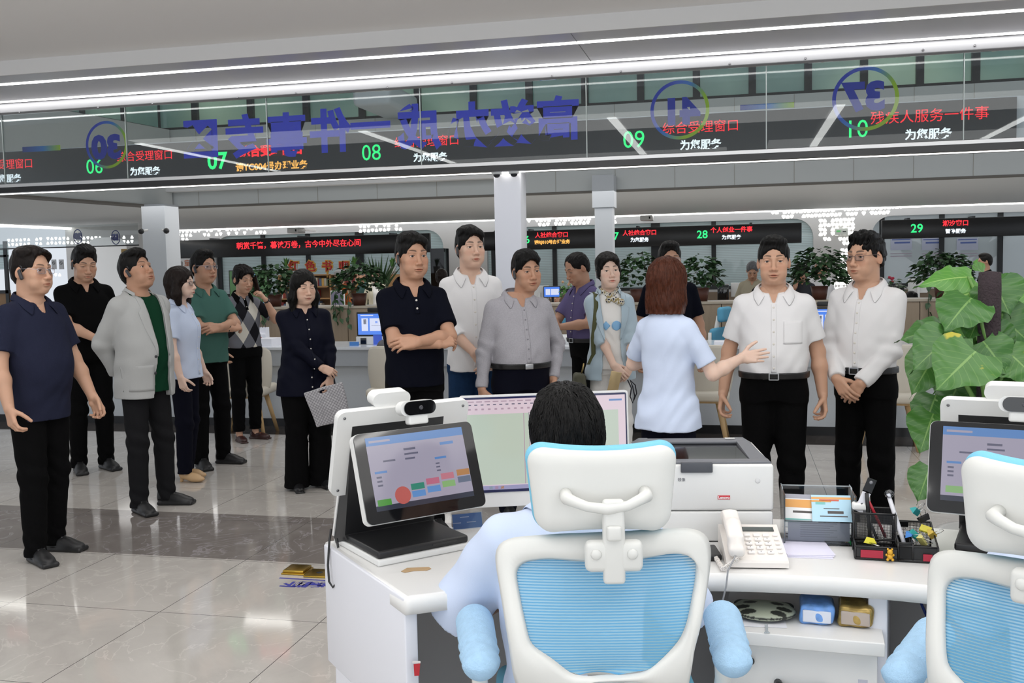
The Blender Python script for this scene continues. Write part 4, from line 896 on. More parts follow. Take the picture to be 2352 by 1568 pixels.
# ------------------------------------------------------------------ telephone
ph = thing('telephone', 'cream desk telephone with handset on the desk in front of the printer', 'telephone', (.048, 2.525, DZ), R(7))
M_cream = mat('phone_cream', lin('#ece6e0'), .38); M_key = mat('phone_key', lin('#f5f1ee'), .4); M_lcd = mat('phone_lcd', lin('#4a5250'), .15)
mxp = Matrix(((0, 0, 1, 0), (1, 0, 0, 0), (0, 1, 0, 0), (0, 0, 0, 1)))
mb = MB(); mb.prism([(0, .004), (.205, .004), (.205, .062), (.19, .066), (.004, .022), (0, .016)], -.078, .078, mx=mxp); mb.obj('body', M_cream, ph)
ang = math.atan2(.044, .186); Mk = Matrix.Translation((0, 0, .0215)) @ Matrix.Rotation(ang, 4, 'X')
mb = MB(); mb.box((.022, .165, .0015), (.085, .020, .003), mx=Mk); mb.obj('lcd', M_lcd, ph)
for r_ in range(5):
    for c_ in range(4):
        k = MB(); k.box((-.010+.0245*c_, .040+.0225*r_, .0025), (.0165 if c_ < 3 else .012, .0115 if c_ < 3 else .006, .005), bev=.0015, mx=Mk); k.obj('key', M_key, ph)
        if c_ < 3 and r_ < 4:
            o = link('lettering', text_mesh('lettering', ['*0#', '789', '456', '123'][r_][c_], .0075, mat('print_grey', lin('#6a6a70'), .5), .0002), ph); o.matrix_local = Mk @ Matrix.Translation((-.010+.0245*c_, .040+.0225*r_, .0052))
hs_ = Sdf(); hs_.rbox((0, .02, .0), (.021, .028, .014), .012); hs_.rbox((0, .185, .0), (.021, .028, .014), .012); hs_.cap((0, .025, .012), (0, .1, .026), .014, k=.015); hs_.cap((0, .1, .026), (0, .18, .012), .014, k=.015); hs_.rbox((0, .1, .024), (.021, .075, .008), .007, k=.012)
V, F = hs_.nets((-.04, -.03, -.03), (.04, .23, .06), .003)
ho = link('handset', np_mesh('handset', V, F, M_cream), ph); ho.matrix_local = Matrix.Translation((-.052, -.004, .045)) @ Matrix.Rotation(ang, 4, 'X')
cc = [(-.048, -.002, .035)]; n = 150
for i in range(n):
    u = i/n; p = Vector((-.05, -.008, .03)).lerp(Vector((-.09, -.03, .008)), min(u*2.2, 1)) if u < .45 else Vector((-.09, -.03, .008)).lerp(Vector((-.098, .06, .01)), (u-.45)/.55); cc.append((p.x+.0055*math.cos(i*1.3), p.y+.002*math.sin(i*.4), p.z+.0055*math.sin(i*1.3)))
mb = MB(); mb.tube(cc, .0016, 5); mb.obj('coiled_cord', M_cream, ph)
mb = MB(); mb.box((0, 0, .009), (.07, .10, .018), bev=.006); o = mb.obj('phone_stand', M_blk); o.location = (-.085, 2.62, DZ); o.rotation_euler = (0, 0, .2); tag(o, 'small black pad half hidden behind the telephone', 'pad')
mb = MB(); pts_ = [PD(x, y, d_) for x, y, d_ in ((1690, 1275, 2.44), (1672, 1310, 2.43), (1668, 1345, 2.42), (1655, 1400, 2.44), (1640, 1460, 2.47), (1640, 1530, 2.52))]; mb.tube(pts_, .0022, 6); tag(mb.obj('telephone_line', mat('cable_grey', lin('#9a9a9c'), .5)), 'thin grey cable hanging over the desk edge below the telephone', 'cable')

# ------------------------------------------------------------------ papers, brochure holder, pen tray
M_paper = mat('paper_white', lin('#eeeef4'), .7)
for i in range(3):
    mb = MB(); mb.box((0, 0, 0), (.125, .16, .0012)); o = mb.obj('paper_sheet', mat('paper_lilac', lin('#e3e1f4'), .7)); o.location = (.178, 2.72+.008*i, DZ+.001+.0018*i); o.rotation_euler = (0, 0, R(2+3*i)); tag(o, ('lowest folded paper sheet under the clear brochure holder', 'middle folded paper sheet under the clear brochure holder', 'topmost folded paper sheet beside the telephone')[i], 'paper', 'papers by the telephone')
M_acr = glass_mat('acrylic', (.90, .92, .94), 1.45, 1.0); M_acre = mat('acrylic_edge', lin('#c9d2d8'), .15, alpha=.55)
hd = thing('brochure_holder', 'clear acrylic brochure holder standing between the printer and the pen tray', 'holder', (.218, 2.785, DZ), R(2))
mb = MB()
for a, b in ((((0, 0, .032), (.188, .004, .062))), (((0, .075, .085), (.188, .004, .12))), (((0, .04, .003), (.188, .12, .004))), (((0, .035, .062), (.188, .075, .003))), (((-.094, .04, .07), (.004, .13, .14))), (((.094, .04, .07), (.004, .13, .14)))): mb.box(a, b)
mb.obj('acrylic_body', M_acr, hd)
mb = MB()
for sx in (-1, 1): mb.tube([(sx*.094, -.022, .004), (sx*.094, -.022, .062), (sx*.094, .06, .145), (sx*.094, .10, .145)], .0018, 4)
mb.tube([(-.094, 0, .064), (.094, 0, .064)], .0018, 4); mb.tube([(-.094, .077, .146), (.094, .077, .146)], .0018, 4); mb.obj('edges', M_acre, hd)
def doc(name, label, cat, cx, cy, w_, h_, mats_, tilt, rects, loc, rz=0, group=None):
    mb = MB(); mb.box((0, 0, 0), (w_, h_, .0012)); 
    for (x0, y0, x1, y1, mi) in rects: mb.box(((x0+x1)/2*w_-w_/2, h_/2-(y0+y1)/2*h_, .0008), ((x1-x0)*w_, (y1-y0)*h_, .0004), mi)
    o = mb.obj(name, mats_); o.matrix_world = Matrix.Translation(loc) @ Matrix.Rotation(rz, 4, 'Z') @ Matrix.Rotation(tilt, 4, 'X'); tag(o, label, cat, group); return o
P_sky = mat('print_sky', lin('#b9dff2'), .4); P_or = mat('print_orange', lin('#e8a85e'), .4); P_red = mat('print_red', lin('#d9674f'), .4); P_ink = mat('print_ink', lin('#55504e'), .5); P_teal = mat('print_teal', lin('#7fc2bd'), .4); P_pale = mat('print_pale', lin('#f4f3f2'), .4); P_gry = mat('print_greytext', lin('#a9a9b2'), .6)
doc('brochure', 'pale blue brochure with an orange landscape in the clear holder', 'brochure', 0, 0, .105, .075, [P_sky, P_or, P_teal, P_ink, P_red], R(62), [(0, .08, 1, .16, 1), (.0, .2, .5, .27, 1), (.1, .26, .35, .36, 2), (.2, .17, .7, .23, 4), (.4, .6, .8, .70, 3), (.2, .78, .9, .82, 3), (.3, .5, .7, .53, 3)], (.252, 2.80, DZ+.097), R(2))
doc('brochure', 'white brochure with an orange band in the clear holder, left of the pale blue one', 'brochure', 0, 0, .09, .075, [P_pale, P_or, P_ink, P_teal, P_gry], R(64), [(0, 0, 1, .16, 4), (0, .2, 1, .5, 1), (.25, .62, .9, .70, 2), (0, .92, .8, 1, 3)], (.172, 2.806, DZ+.095), R(-3))
doc('printed_sheet', 'grey printed sheet in the lower pocket of the clear holder', 'paper', 0, 0, .165, .055, [mat('paper_grey', lin('#c9c9d2'), .6), P_gry], R(84), [(.2, .12+.11*i, .2+.6*(1-.1*(i % 3)), .16+.11*i, 1) for i in range(7)], (.218, 2.795, DZ+.034), R(2))
# pen tray of black mesh
def mesh_mat():
    m = bpy.data.materials.new('wire_mesh_black'); m.use_nodes = True; nt = m.node_tree; b = nt.nodes['Principled BSDF']; b.inputs['Base Color'].default_value = (.012, .012, .013, 1); b.inputs['Roughness'].default_value = .4
    tc = nt.nodes.new('ShaderNodeTexCoord'); mp = nt.nodes.new('ShaderNodeMapping'); mp.inputs['Rotation'].default_value = (.785, .3, .785); ch = nt.nodes.new('ShaderNodeTexVoronoi'); ch.inputs['Scale'].default_value = 330; ch.inputs['Randomness'].default_value = 0
    nt.links.new(tc.outputs['Object'], ch.inputs[0]); lt = nt.nodes.new('ShaderNodeMath'); lt.operation = 'GREATER_THAN'; lt.inputs[1].default_value = .40; nt.links.new(ch.outputs['Distance'], lt.inputs[0]); nt.links.new(lt.outputs[0], b.inputs['Alpha']); return m
M_mesh = mesh_mat()
tr = thing('pen_tray', 'black wire-mesh desk organiser full of binder clips beside the clear holder', 'organiser', (.40, 2.665, DZ), R(-3))
def wirebox(x0, y0, x1, y1, hF, hB, par):
    mb = MB(); e = MB(); r_ = .0028
    mb.add([(x0, y0, .004), (x1, y0, .004), (x1, y0, hF), (x0, y0, hF)], [(0, 1, 2, 3)]); mb.add([(x0, y1, .004), (x1, y1, .004), (x1, y1, hB), (x0, y1, hB)], [(0, 1, 2, 3)])
    for x in (x0, x1): mb.add([(x, y0, .004), (x, y1, .004), (x, y1, hB), (x, y0, hF)], [(0, 1, 2, 3)])
    mb.box(((x0+x1)/2, (y0+y1)/2, .003), (x1-x0, y1-y0, .003)); mb.obj('mesh_wall', M_mesh, par)
    loop = [(x0, y0, hF), (x1, y0, hF), (x1, y1, hB), (x0, y1, hB), (x0, y0, hF)]; e.tube(loop, r_, 6); e.tube([(x0, y0, .005), (x1, y0, .005), (x1, y1, .005), (x0, y1, .005), (x0, y0, .005)], r_*1.3, 6)
    for x, y, h in ((x0, y0, hF), (x1, y0, hF), (x1, y1, hB), (x0, y1, hB)): e.tube([(x, y, .003), (x, y, h)], r_, 6)
    e.obj('wire_rim', M_blk, par)
wirebox(-.10, .055, .005, .125, .105, .105, tr); wirebox(-.10, -.02, .005, .055, .035, .035, tr); wirebox(.005, -.02, .10, .125, .042, .072, tr); wirebox(.005, -.02, .04, .05, .05, .05, tr)
mb = MB(); mb.box((-.06, -.024, .018), (.055, .002, .020)); mb.obj('tray_label', mat('label_red', lin('#a91f38'), .4), tr)
mb = MB(); mb.box((.075, -.024, .016), (.022, .002, .018)); mb.obj('tray_label', mat('label_red', lin('#a91f38'), .4), tr)
def clip(label, loc, rot, col, s=1.0):
    t = thing('binder_clip', label, 'binder clip', loc, 0, 'binder clips in the mesh organiser'); t.rotation_euler = rot
    mb = MB(); mb.prism([(-.009*s, 0), (.009*s, 0), (.0025*s, .015*s), (-.0025*s, .015*s)], -.014*s, .014*s, mx=Matrix(((0, 0, 1, 0), (1, 0, 0, 0), (0, 1, 0, 0), (0, 0, 0, 1)))); mb.obj('clip_body', mat('clip_'+col.strip('#'), lin(col), .35), t)
    mb = MB(); q = .012*s; mb.tube([(-.006*s, 0, .015*s), (-.008*s, .004*s, .028*s), (-.004*s, .006*s, .036*s), (.004*s, .006*s, .036*s), (.008*s, .004*s, .028*s), (.006*s, 0, .015*s)], .0009, 5); mb.obj('wire_handle', mat('clip_wire', (.7, .7, .7), .25, 1.0), t)
TL = Vector((.40, 2.665, DZ))
for lab, dx, dy, dz, rot, col in (('yellow binder clip lying in the front left pocket of the mesh organiser', -.065, .01, .045, (1.9, .3, .7), '#e8de4a'), ('teal binder clip at the top of the heap in the mesh organiser', .058, .09, .105, (.8, .5, .9), '#2fa7a8'), ('black binder clip at the top of the heap in the mesh organiser', .080, .075, .092, (.7, -.4, .3), '#1a1a1c'),
        ('bright yellow binder clip under the black one in the organiser heap', .086, .06, .070, (2.0, .2, -.5), '#efe052'), ('pale yellow binder clip lying lowest in the organiser heap', .066, .025, .050, (1.7, .9, .6), '#e3d884'), ('blue binder clip at the left of the organiser heap', .032, .03, .060, (1.6, .2, 1.2), '#4a8fe0'), ('teal binder clip in the middle of the organiser heap', .052, .04, .060, (2.2, .7, .2), '#38a9a4'), ('black binder clip clamped on the back rim of the organiser', .035, .120, .072, (3.1, 0, .1), '#18181a'), ('golden binder clip on the right side of the organiser heap', .090, .045, .058, (1.2, .6, 1.0), '#d8b53a')):
    clip(lab, TL+Vector((dx, dy, dz)), rot, col, 1.0)
def pen(label, a, b, r_, m, cat='pen'):
    mb = MB(); a, b = Vector(a), Vector(b); mb.tube([a, a.lerp(b, .06), a.lerp(b, .75), b], [r_*.3, r_, r_, r_*.9], 10); tag(mb.obj('pen', m), label, cat, 'pens in the mesh organiser')
pen('black and silver pen standing in the mesh organiser', TL+Vector((-.05, .09, .01)), TL+Vector((-.062, .085, .155)), .0055, M_blk); pen('red pen leaning in the mesh organiser', TL+Vector((-.01, .10, .03)), TL+Vector((-.055, .09, .13)), .004, mat('pen_red', lin('#b32030'), .35))
pen('grey pen leaning left in the mesh organiser', TL+Vector((-.03, .09, .02)), TL+Vector((-.075, .09, .125)), .004, mat('pen_grey', lin('#55565a'), .35))
pen('white capped pen leaning right in the mesh organiser', TL+Vector((.03, .03, .02)), TL+Vector((-.005, .10, .150)), .006, mat('pen_white', lin('#e5e5ea'), .3))
mb = MB(); Mt = frame_mx(TL+Vector((-.058, .092, .162)), (.93, 0, -.36), (.36, .0, .93)); mb.box((0, .012, 0), (.024, .040, .003), 0, Mt); mb.box((.0, -.035, 0), (.022, .06, .003), 1, Mt); mb.lathe([(0, .0016), (.005, .0016), (.005, .0022), (0, .0022)], 12, 2, Mt @ Matrix.Translation((0, .022, 0))); tag(mb.obj('packet', [M_blk, M_paper, mat('packet_grey', lin('#77777c'), .3)]), 'upright black and white packet sticking out of the mesh organiser', 'packet')
cr = MB(); cr.ball((0, 0, 0), .013, 8, sc=(1, 1, .9)); o = cr.obj('crystal_knob', glass_mat('crystal', (.9, .92, .95), 1.6, 1.4)); o.location = TL+Vector((-.003, .095, .152)); tag(o, 'clear faceted knob on top of the mesh organiser', 'knob')
mb = MB(); mb.box((0, 0, 0), (.045, .03, .02), bev=.006); o = mb.obj('eraser', mat('eraser_white', lin('#efefec'), .5)); o.location = TL+Vector((-.075, .1, .115)); tag(o, 'white eraser on top of the pens in the mesh organiser', 'eraser')
mb = MB(); 
for c_, r_ in (((0, 0, 0), .008), ((0, -.002, .012), .0075), ((-.006, -.004, -.007), .004), ((.006, -.004, -.007), .004), ((-.008, 0, .004), .0035), ((.008, 0, .004), .0035), ((-.005, 0, .019), .003), ((.005, 0, .019), .003)): mb.ball(c_, r_, 10)
o = mb.obj('charm', mat('charm_gold', lin('#d9a632'), .3, .3)); o.location = TL+Vector((-.018, -.030, .016)); tag(o, 'small golden animal charm hanging on the front of the mesh organiser', 'charm')
# card stand
cs = thing('card_stand', 'small clear stand with a blue card between the left terminal and the seated clerk', 'sign', (-.79, 2.778, DZ), R(30)); M4 = frame_mx((0, 0, .028), (1, 0, 0), (0, .3, .95))
mb = MB(); mb.box((0, 0, .002), (.098, .050, .0015), mx=M4); mb.box((0, 0, -.002), (.098, .050, .0015), mx=M4); mb.box((0, .01, -.026), (.098, .05, .003)); mb.obj('acrylic_stand', M_acr, cs)
mb = MB(); mb.box((0, 0, 0), (.09, .044, .001), 0, M4)
for x, y in ((0, .004), (-.026, -.012), (.02, -.012)): mb.box((x-.008, y+.008, .0006), (.028, .0025, .0004), 1, M4)
mb.obj('card', [mat('card_blue', lin('#4a83c8'), .4), mat('card_text', lin('#c5d8f0'), .5)], cs)
mb = MB(); mb.tube([(-.74, 2.80, DZ+.004), (-.69, 2.79, DZ+.01), (-.66, 2.74, DZ+.006), (-.64, 2.68, DZ+.004)], .003, 6); tag(mb.obj('cable', M_blk), 'black cable lying on the desk behind the left terminal', 'cable')

# ------------------------------------------------------------------ drawer pedestal and what lies on it
pd = thing('drawer_pedestal', 'white drawer pedestal with black handle under the curved desk', 'pedestal', (.152, 2.485, 0), R(-4))
mb = MB(); mb.box((0, .16, .605), (.385, .46, .034), bev=.003); mb.obj('top_board', M_desk, pd)
mb = MB(); mb.box((0, .19, .30), (.360, .40, .575)); mb.obj('carcass', M_panel, pd)
for k, (z0, z1) in enumerate(((.33, .582), (.02, .325))):
    mb = MB(); mb.box((0, -.022, (z0+z1)/2), (.356, .018, z1-z0), bev=.002); dr = mb.obj('drawer', M_desk, pd)
    mb = MB(); zz = z0+.155; mb.tube([(-.055, -.03, zz), (-.05, -.05, zz), (-.03, -.056, zz-.002), (.03, -.056, zz-.002), (.05, -.05, zz), (.055, -.03, zz)], [.010, .010, .006, .006, .010, .010], 10); mb.obj('handle', M_blk, dr)
mb = MB(); Mk2 = Matrix.Translation((-.135, -.031, .545)) @ Matrix.Rotation(R(90), 4, 'X'); mb.lathe([(0, 0), (.012, 0), (.012, .004), (.009, .007), (0, .007)], 20, mx=Mk2); mb.box((.008, -.010, .010), (.014, .018, .006), bev=.002, mx=Mk2); mb.tube([(.014+.008*math.cos(a), -.008+.008*math.sin(a), .010) for a in np.linspace(-1.6, 1.6, 9)], .0025, 6, mx=Mk2); mb.obj('lock', M_blk, pd)
mb = MB(); mb.box((.145, -.0315, .50), (.022, .001, .026)); mb.obj('sticker_remnant', mat('sticker_pale', lin('#c3c3cf'), .6), pd)
PT = .6225
mb = MB(); mb.box((0, 0, 0), (.17, .12, .001)); o = mb.obj('form_sheet', M_paper); o.location = (.03, 2.52, PT+.001); o.rotation_euler = (0, 0, .05); tag(o, 'white form sheet lying on the drawer pedestal under the panda mat', 'paper')
out = [(.075*math.cos(a)*(1+.07*math.cos(2*a)), .062*math.sin(a)*(1-.05*math.sin(a))) for a in np.linspace(0, 6.2832, 41)[:-1]]
pm = thing('wrist_rest', 'green-grey animal-face wrist rest with black patches on the drawer pedestal', 'wrist rest', (.062, 2.54, PT+.004), R(-3)); S = Sdf(); S.ell((0, 0, .012), (.082, .066, .016)); 
for sx in (-1, 1): S.ell((sx*.055, .052, .008), (.022, .018, .010), k=.01)
V, F = S.nets((-.1, -.09, -.01), (.1, .09, .04), .0035); T = np.ones((len(V), 3), f32)
for cx, cy, rx_, ry_ in ((-.034, .018, .017, .013), (.034, .018, .017, .013), (-.052, -.016, .02, .012), (.052, -.016, .02, .012), (-.036, -.042, .02, .011), (.038, -.042, .02, .011)): T[((V[:, 0]-cx)/rx_)**2+((V[:, 1]-cy)/ry_)**2 < 1] = .06
T[(np.abs(V[:, 0])/.08)**2+(V[:, 1]/.064)**2 > 1.02] = .06
link('pad', np_mesh('pad', V, F, mat('wrist_rest_green', lin('#a5ab98'), .55, attr='tint'), T), pm)
def soft_bag(name, label, loc, rz, sx, sy, sz, m, m2):
    t = thing(name, label, 'packet', loc, rz); S = Sdf(); S.rbox((0, 0, sz/2), (sx/2, sy/2, sz/2), .012); S.add(lambda P: (.003*np.sin(90*P[:, 0]+40*P[:, 1])*np.sin(70*P[:, 2]+30*P[:, 0])).astype(f32), (0, 0, 0), 1, 0, 'd')
    V, F = S.nets((-sx/2-.02, -sy/2-.02, -.01), (sx/2+.02, sy/2+.02, sz+.02), .004); link('wrapper', np_mesh('wrapper', V, F, m), t); mb = MB(); mb.box((0, -sy/2+.001, sz*.45), (sx*.8, .006, sz*.62), bev=.004); mb.obj('window', m2, t)
soft_bag('tissue_packet', 'blue and white tissue packet on the drawer pedestal', (.195, 2.545, PT), R(-5), .085, .10, .05, mat('wrap_blue', lin('#6f9fe0'), .3, var=(40, .3)), mat('wrap_pale', lin('#dfe3ee'), .3))
soft_bag('snack_bag', 'crumpled golden snack bag on the drawer pedestal beside the tissue packet', (.288, 2.535, PT), R(-8), .085, .09, .055, mat('wrap_gold', lin('#a98e50'), .25, .5, var=(50, .4)), mat('wrap_clear', lin('#b9aba0'), .3))
mb = MB(); mb.prism([(-.004, 0), (.004, 0), (.003, -.045), (.007, -.055), (-.007, -.055), (-.003, -.045)], 0, .002); o = mb.obj('plastic_tab', M_acre); o.location = (.068, 2.475, PT+.001); tag(o, 'clear plastic tab lying at the front of the drawer pedestal', 'tab')
pw_ = MB(); pw_.box((0, 0, .09), (.06, .05, .18), bev=.006); o = pw_.obj('power_adapter', mat('adapter_grey', lin('#4b4c55'), .45)); o.location = (.50, 2.62, .23); o.rotation_euler = (.1, 0, .2); tag(o, 'dark grey power adapter among blue cables under the desk', 'adapter')
for k, pts_ in enumerate((((.44, 2.75, .70), (.50, 2.66, .55), (.49, 2.62, .40), (.53, 2.60, .2), (.50, 2.6, 0)), ((.50, 2.76, .70), (.52, 2.68, .5), (.54, 2.63, .38), (.56, 2.6, .15), (.6, 2.58, 0)), ((.56, 2.76, .69), (.62, 2.66, .60), (.72, 2.6, .52), (.8, 2.6, .45)))):
    mb = MB(); mb.tube(smooth3(pts_) if 0 else pts_, .004, 6); tag(mb.obj('network_cable', mat('cable_blue', lin('#2b3f86'), .45)), ('blue cable beside the power adapter under the desk', 'second blue cable hanging right of the power adapter', 'blue cable running right under the desk behind the blue chair')[k], 'cable', 'blue cables under the desk')
for k, pts_ in enumerate((((-.60, 2.62, .70), (-.56, 2.55, .64), (-.50, 2.5, .60), (-.47, 2.5, .45), (-.45, 2.5, 0)), ((-.66, 2.6, .70), (-.58, 2.52, .66), (-.53, 2.5, .56), (-.50, 2.48, .3), (-.5, 2.48, 0)))):
    mb = MB(); mb.tube(pts_, .004, 6); tag(mb.obj('cable', M_blk), ('black cable hanging under the desk beside the left armrest', 'second black cable hanging under the desk beside the left armrest')[k], 'cable', 'cables under the desk')
bn = MB(); bn.lathe([(.0, 0), (.10, 0), (.125, .36), (.12, .36), (.097, .012), (0, .012)], 24); o = bn.obj('waste_bin', M_blk); o.location = (-.40, 2.66, 0); tag(o, 'black waste bin under the desk behind the left armrest', 'bin')

# ------------------------------------------------------------------ office chairs
M_chw = mat('chair_white', lin('#dadad6'), .4); M_cush = mat('headrest_blue', lin('#7cc4e0'), .8, bump=(400, .2)); M_sock = mat('arm_sock', lin('#a9cdea'), .9, bump=(350, .4), var=(70, .06))
def mesh_net():
    m = bpy.data.materials.new('net_blue'); m.use_nodes = True; nt = m.node_tree; b = nt.nodes['Principled BSDF']; L = nt.links; b.inputs['Roughness'].default_value = .6
    tc = nt.nodes.new('ShaderNodeTexCoord'); wv = nt.nodes.new('ShaderNodeTexWave'); wv.bands_direction = 'Z'; wv.inputs['Scale'].default_value = 60; wv.inputs['Distortion'].default_value = .5; wv.inputs['Detail Scale'].default_value = .4; L.new(tc.outputs['Object'], wv.inputs[0])
    r = nt.nodes.new('ShaderNodeValToRGB'); r.color_ramp.elements[0].color = (*lin('#4f98c4'), 1); r.color_ramp.elements[1].color = (*lin('#8fbfd2'), 1); L.new(wv.outputs['Fac'], r.inputs[0]); L.new(r.outputs[0], b.inputs['Base Color'])
    mr = nt.nodes.new('ShaderNodeMapRange'); mr.inputs[1].default_value = .15; mr.inputs[2].default_value = .5; mr.inputs[3].default_value = .97; mr.inputs[4].default_value = .72; L.new(wv.outputs['Fac'], mr.inputs[0]); L.new(mr.outputs[0], b.inputs['Alpha']); return m
M_net = mesh_net()
def resample(pts, n, closed=True):
    P = [Vector(p) for p in pts]+([Vector(pts[0])] if closed else []); d = [0]
    for a, b in zip(P, P[1:]): d.append(d[-1]+(b-a).length)
    out = []
    for i in range(n):
        t = d[-1]*i/n; k = max(j for j in range(len(d)-1) if d[j] <= t+1e-9); out.append(P[k].lerp(P[k+1], (t-d[k])/max(d[k+1]-d[k], 1e-9)))
    for _ in range(3): out = [(out[i-1]+out[i]*2+out[(i+1) % n])/4 for i in range(n)]
    return out
def office_chair(label, loc, rz, seat=True):
    """chair seen from behind: local x to the right, y towards the desk, z up"""
    t = thing('office_chair', label, 'chair', loc, rz, 'blue mesh office chairs'); k = 1/1130; P = lambda px, py: ((px-1396)*k, .98+(1238-py)*k)
    dep = lambda x, z: .05-.10*math.exp(-((z-.74)/.16)**2)+.9*x*x*1.0
    outer = [P(*q) for q in ((1135, 1300), (1142, 1272), (1180, 1254), (1290, 1241), (1400, 1236), (1520, 1235), (1600, 1238), (1642, 1254), (1655, 1285), (1645, 1340), (1610, 1450), (1590, 1500), (1582, 1568), (1575, 1640), (1540, 1660), (1500, 1590), (1460, 1556), (1385, 1552), (1325, 1556), (1290, 1590), (1250, 1660), (1200, 1640), (1178, 1568), (1168, 1480), (1150, 1380))]
    inner = [P(*q) for q in ((1186, 1328), (1205, 1308), (1260, 1298), (1310, 1300), (1400, 1306), (1500, 1298), (1570, 1287), (1600, 1292), (1612, 1308), (1608, 1345), (1580, 1430), (1562, 1465), (1530, 1495), (1500, 1520), (1480, 1536), (1450, 1541), (1430, 1541), (1400, 1542), (1370, 1542), (1340, 1542), (1316, 1541), (1300, 1530), (1270, 1505), (1218, 1475), (1200, 1400))]
    n = 120; O = resample(outer, n); I = resample(inner, n); o_i = min(range(n), key=lambda j: (O[j]-Vector(outer[0])).length); i_i = min(range(n), key=lambda j: (I[j]-Vector(inner[0])).length)
    vs = []; m_ = 8
    for j in range(n):
        a, b = O[(o_i+j) % n], I[(i_i+j) % n]; c = (a+b)/2; h = (a-b)/2
        for q in range(m_):
            th = 2*math.pi*q/m_; u = c+h*math.cos(th); vs.append((u.x, dep(u.x, u.y)+.016*math.sin(th), u.y))
    fs = [(j*m_+q, j*m_+(q+1) % m_, ((j+1) % n)*m_+(q+1) % m_, ((j+1) % n)*m_+q) for j in range(n) for q in range(m_)]
    mb = MB(); mb.add(vs, fs, 0, True); fr = mb.obj('back_frame', M_chw, t)
    rows = 26; g = []; I2 = [I[(i_i+j) % n] for j in range(n)]; zmin, zmax = min(p.y for p in I2), max(p.y for p in I2)
    for r_ in range(rows):
        z = zmin+(zmax-zmin)*(r_+.02)/(rows-.96); xs = []
        for a, b in zip(I2, I2[1:]+I2[:1]):
            if (a.y-z)*(b.y-z) <= 0 and abs(a.y-b.y) > 1e-9: xs.append(a.x+(b.x-a.x)*(z-a.y)/(b.y-a.y))
        g.append((min(xs)-.012, max(xs)+.012, z))
    nx = 22; vs = [(x0+(x1-x0)*i/(nx-1), dep(x0+(x1-x0)*i/(nx-1), z)+.004+.015*math.sin(math.pi*i/(nx-1)), z) for x0, x1, z in g for i in range(nx)]
    mb = MB(); mb.add(vs, [(r_*nx+i, r_*nx+i+1, (r_+1)*nx+i+1, (r_+1)*nx+i) for r_ in range(rows-1) for i in range(nx-1)], 0, True); mb.obj('mesh_back', M_net, t)
    # head rest: blue cushion, white shell, bow, stem
    S = Sdf(); hw = .135; S.rbox((0, 0, 0), (hw, .030, .082), .028, rot=(0, 0, 0)); S.add(lambda P: (-.6*P[:, 0]**2+.018*(P[:, 2]/.08)*0).astype(f32), (0, 0, 0), 1, 0, 'd')
    V, F = S.nets((-.16, -.06, -.11), (.16, .06, .11), .004); V = V.copy(); tp_ = (V[:, 2]/.082); V[:, 0] *= 1+.06*tp_; hz = 1.075
    def place(V, y): W = V.copy(); W[:, 1] += .02+y+.9*V[:, 0]**2; W[:, 2] += hz; W[:, 0] -= .004; return W
    cu = link('headrest_cushion', np_mesh('headrest_cushion', place(V*np.array([1.02, .9, 1.04], f32), .026), F, M_cush), t)
    Vs = V.copy(); Vs[:, 1] *= .55; link('headrest_shell', np_mesh('headrest_shell', place(Vs*np.array([.99, 1, .985], f32), -.006), F, M_chw), t)
    mb = MB(); mb.tube([(-.080, .0, hz-.004), (-.079, -.034, hz-.005), (-.066, -.044, hz-.009), (-.04, -.051, hz-.018), (0, -.055, hz-.023), (.04, -.051, hz-.018), (.066, -.044, hz-.007), (.079, -.034, hz-.003), (.080, .0, hz-.002)], [.013, .013, .011, .010, .011, .010, .011, .013, .013], 12); mb.obj('bow_handle', M_chw, t)
    mb = MB(); mb.box((.012, -.046, .985), (.044, .024, .17), bev=.008); mb.box((.012, -.04, .955), (.115, .034, .062), bev=.012); mb.box((.012, -.062, 1.005), (.03, .012, .03), bev=.006)
    for sx in (-1, 1): mb.ball((.012+sx*.036, -.058, .962), .011, 12, sc=(1, .5, 1))
    mb.obj('headrest_stem', M_chw, t)
    mb = MB(); mb.box((0, .02, .700), (.17, .03, .02), bev=.006); mb.box((0, .03, .66), (.19, .03, .03), bev=.008); mb.tube([(0, .03, .68), (0, .06, .55), (0, .16, .47)], [.04, .035, .03], 12); mb.obj('back_spine', M_chw, t)
    S = Sdf(); S.rbox((0, .29, .47), (.25, .25, .035), .03); V, F = S.nets((-.28, .0, .41), (.28, .58, .53), .012); link('seat', np_mesh('seat', V, F, M_cush), t)
    mb = MB(); mb.tube([(0, .27, .44), (0, .27, .10)], [.03, .026], 12)
    for q in range(5): a = R(72*q+18); mb.tube([(0, .27, .11), (.30*math.cos(a), .27+.30*math.sin(a), .07)], [.026, .018], 8); mb.ball((.30*math.cos(a), .27+.30*math.sin(a), .033), .032, 10)
    mb.obj('base', M_chw, t)
    for sx in (-1, 1):
        mb = MB(); mb.tube([(sx*.20, .25, .46), (sx*.275, .25, .50), (sx*.275, .20, .60), (sx*.272, .20, .68)], [.022, .022, .018, .018], 10); ar_ = mb.obj('armrest', M_chw, t)
        S = Sdf(); S.cap((sx*.262, .03, .705), (sx*.288, .27, .715), .041, .045); S.add(lambda P: (np.abs(P[:, 2]-.71)*.25+.0025*np.sin(120*P[:, 1]+30*P[:, 0])*np.exp(-((P[:, 1]-.08)/.06)**2)).astype(f32), (sx*.275, .15, .71), .3, 0, 'd')
        V, F = S.nets((sx*.275-.08, -.06, .63), (sx*.275+.08, .36, .80), .005); link('arm_cover', np_mesh('arm_cover', V, F, M_sock), ar_)['label'] = 'light blue armrest cover'
    return t
office_chair('white framed blue mesh office chair at mid-desk with the clerk in it', (-.262, 1.945, 0), R(12))
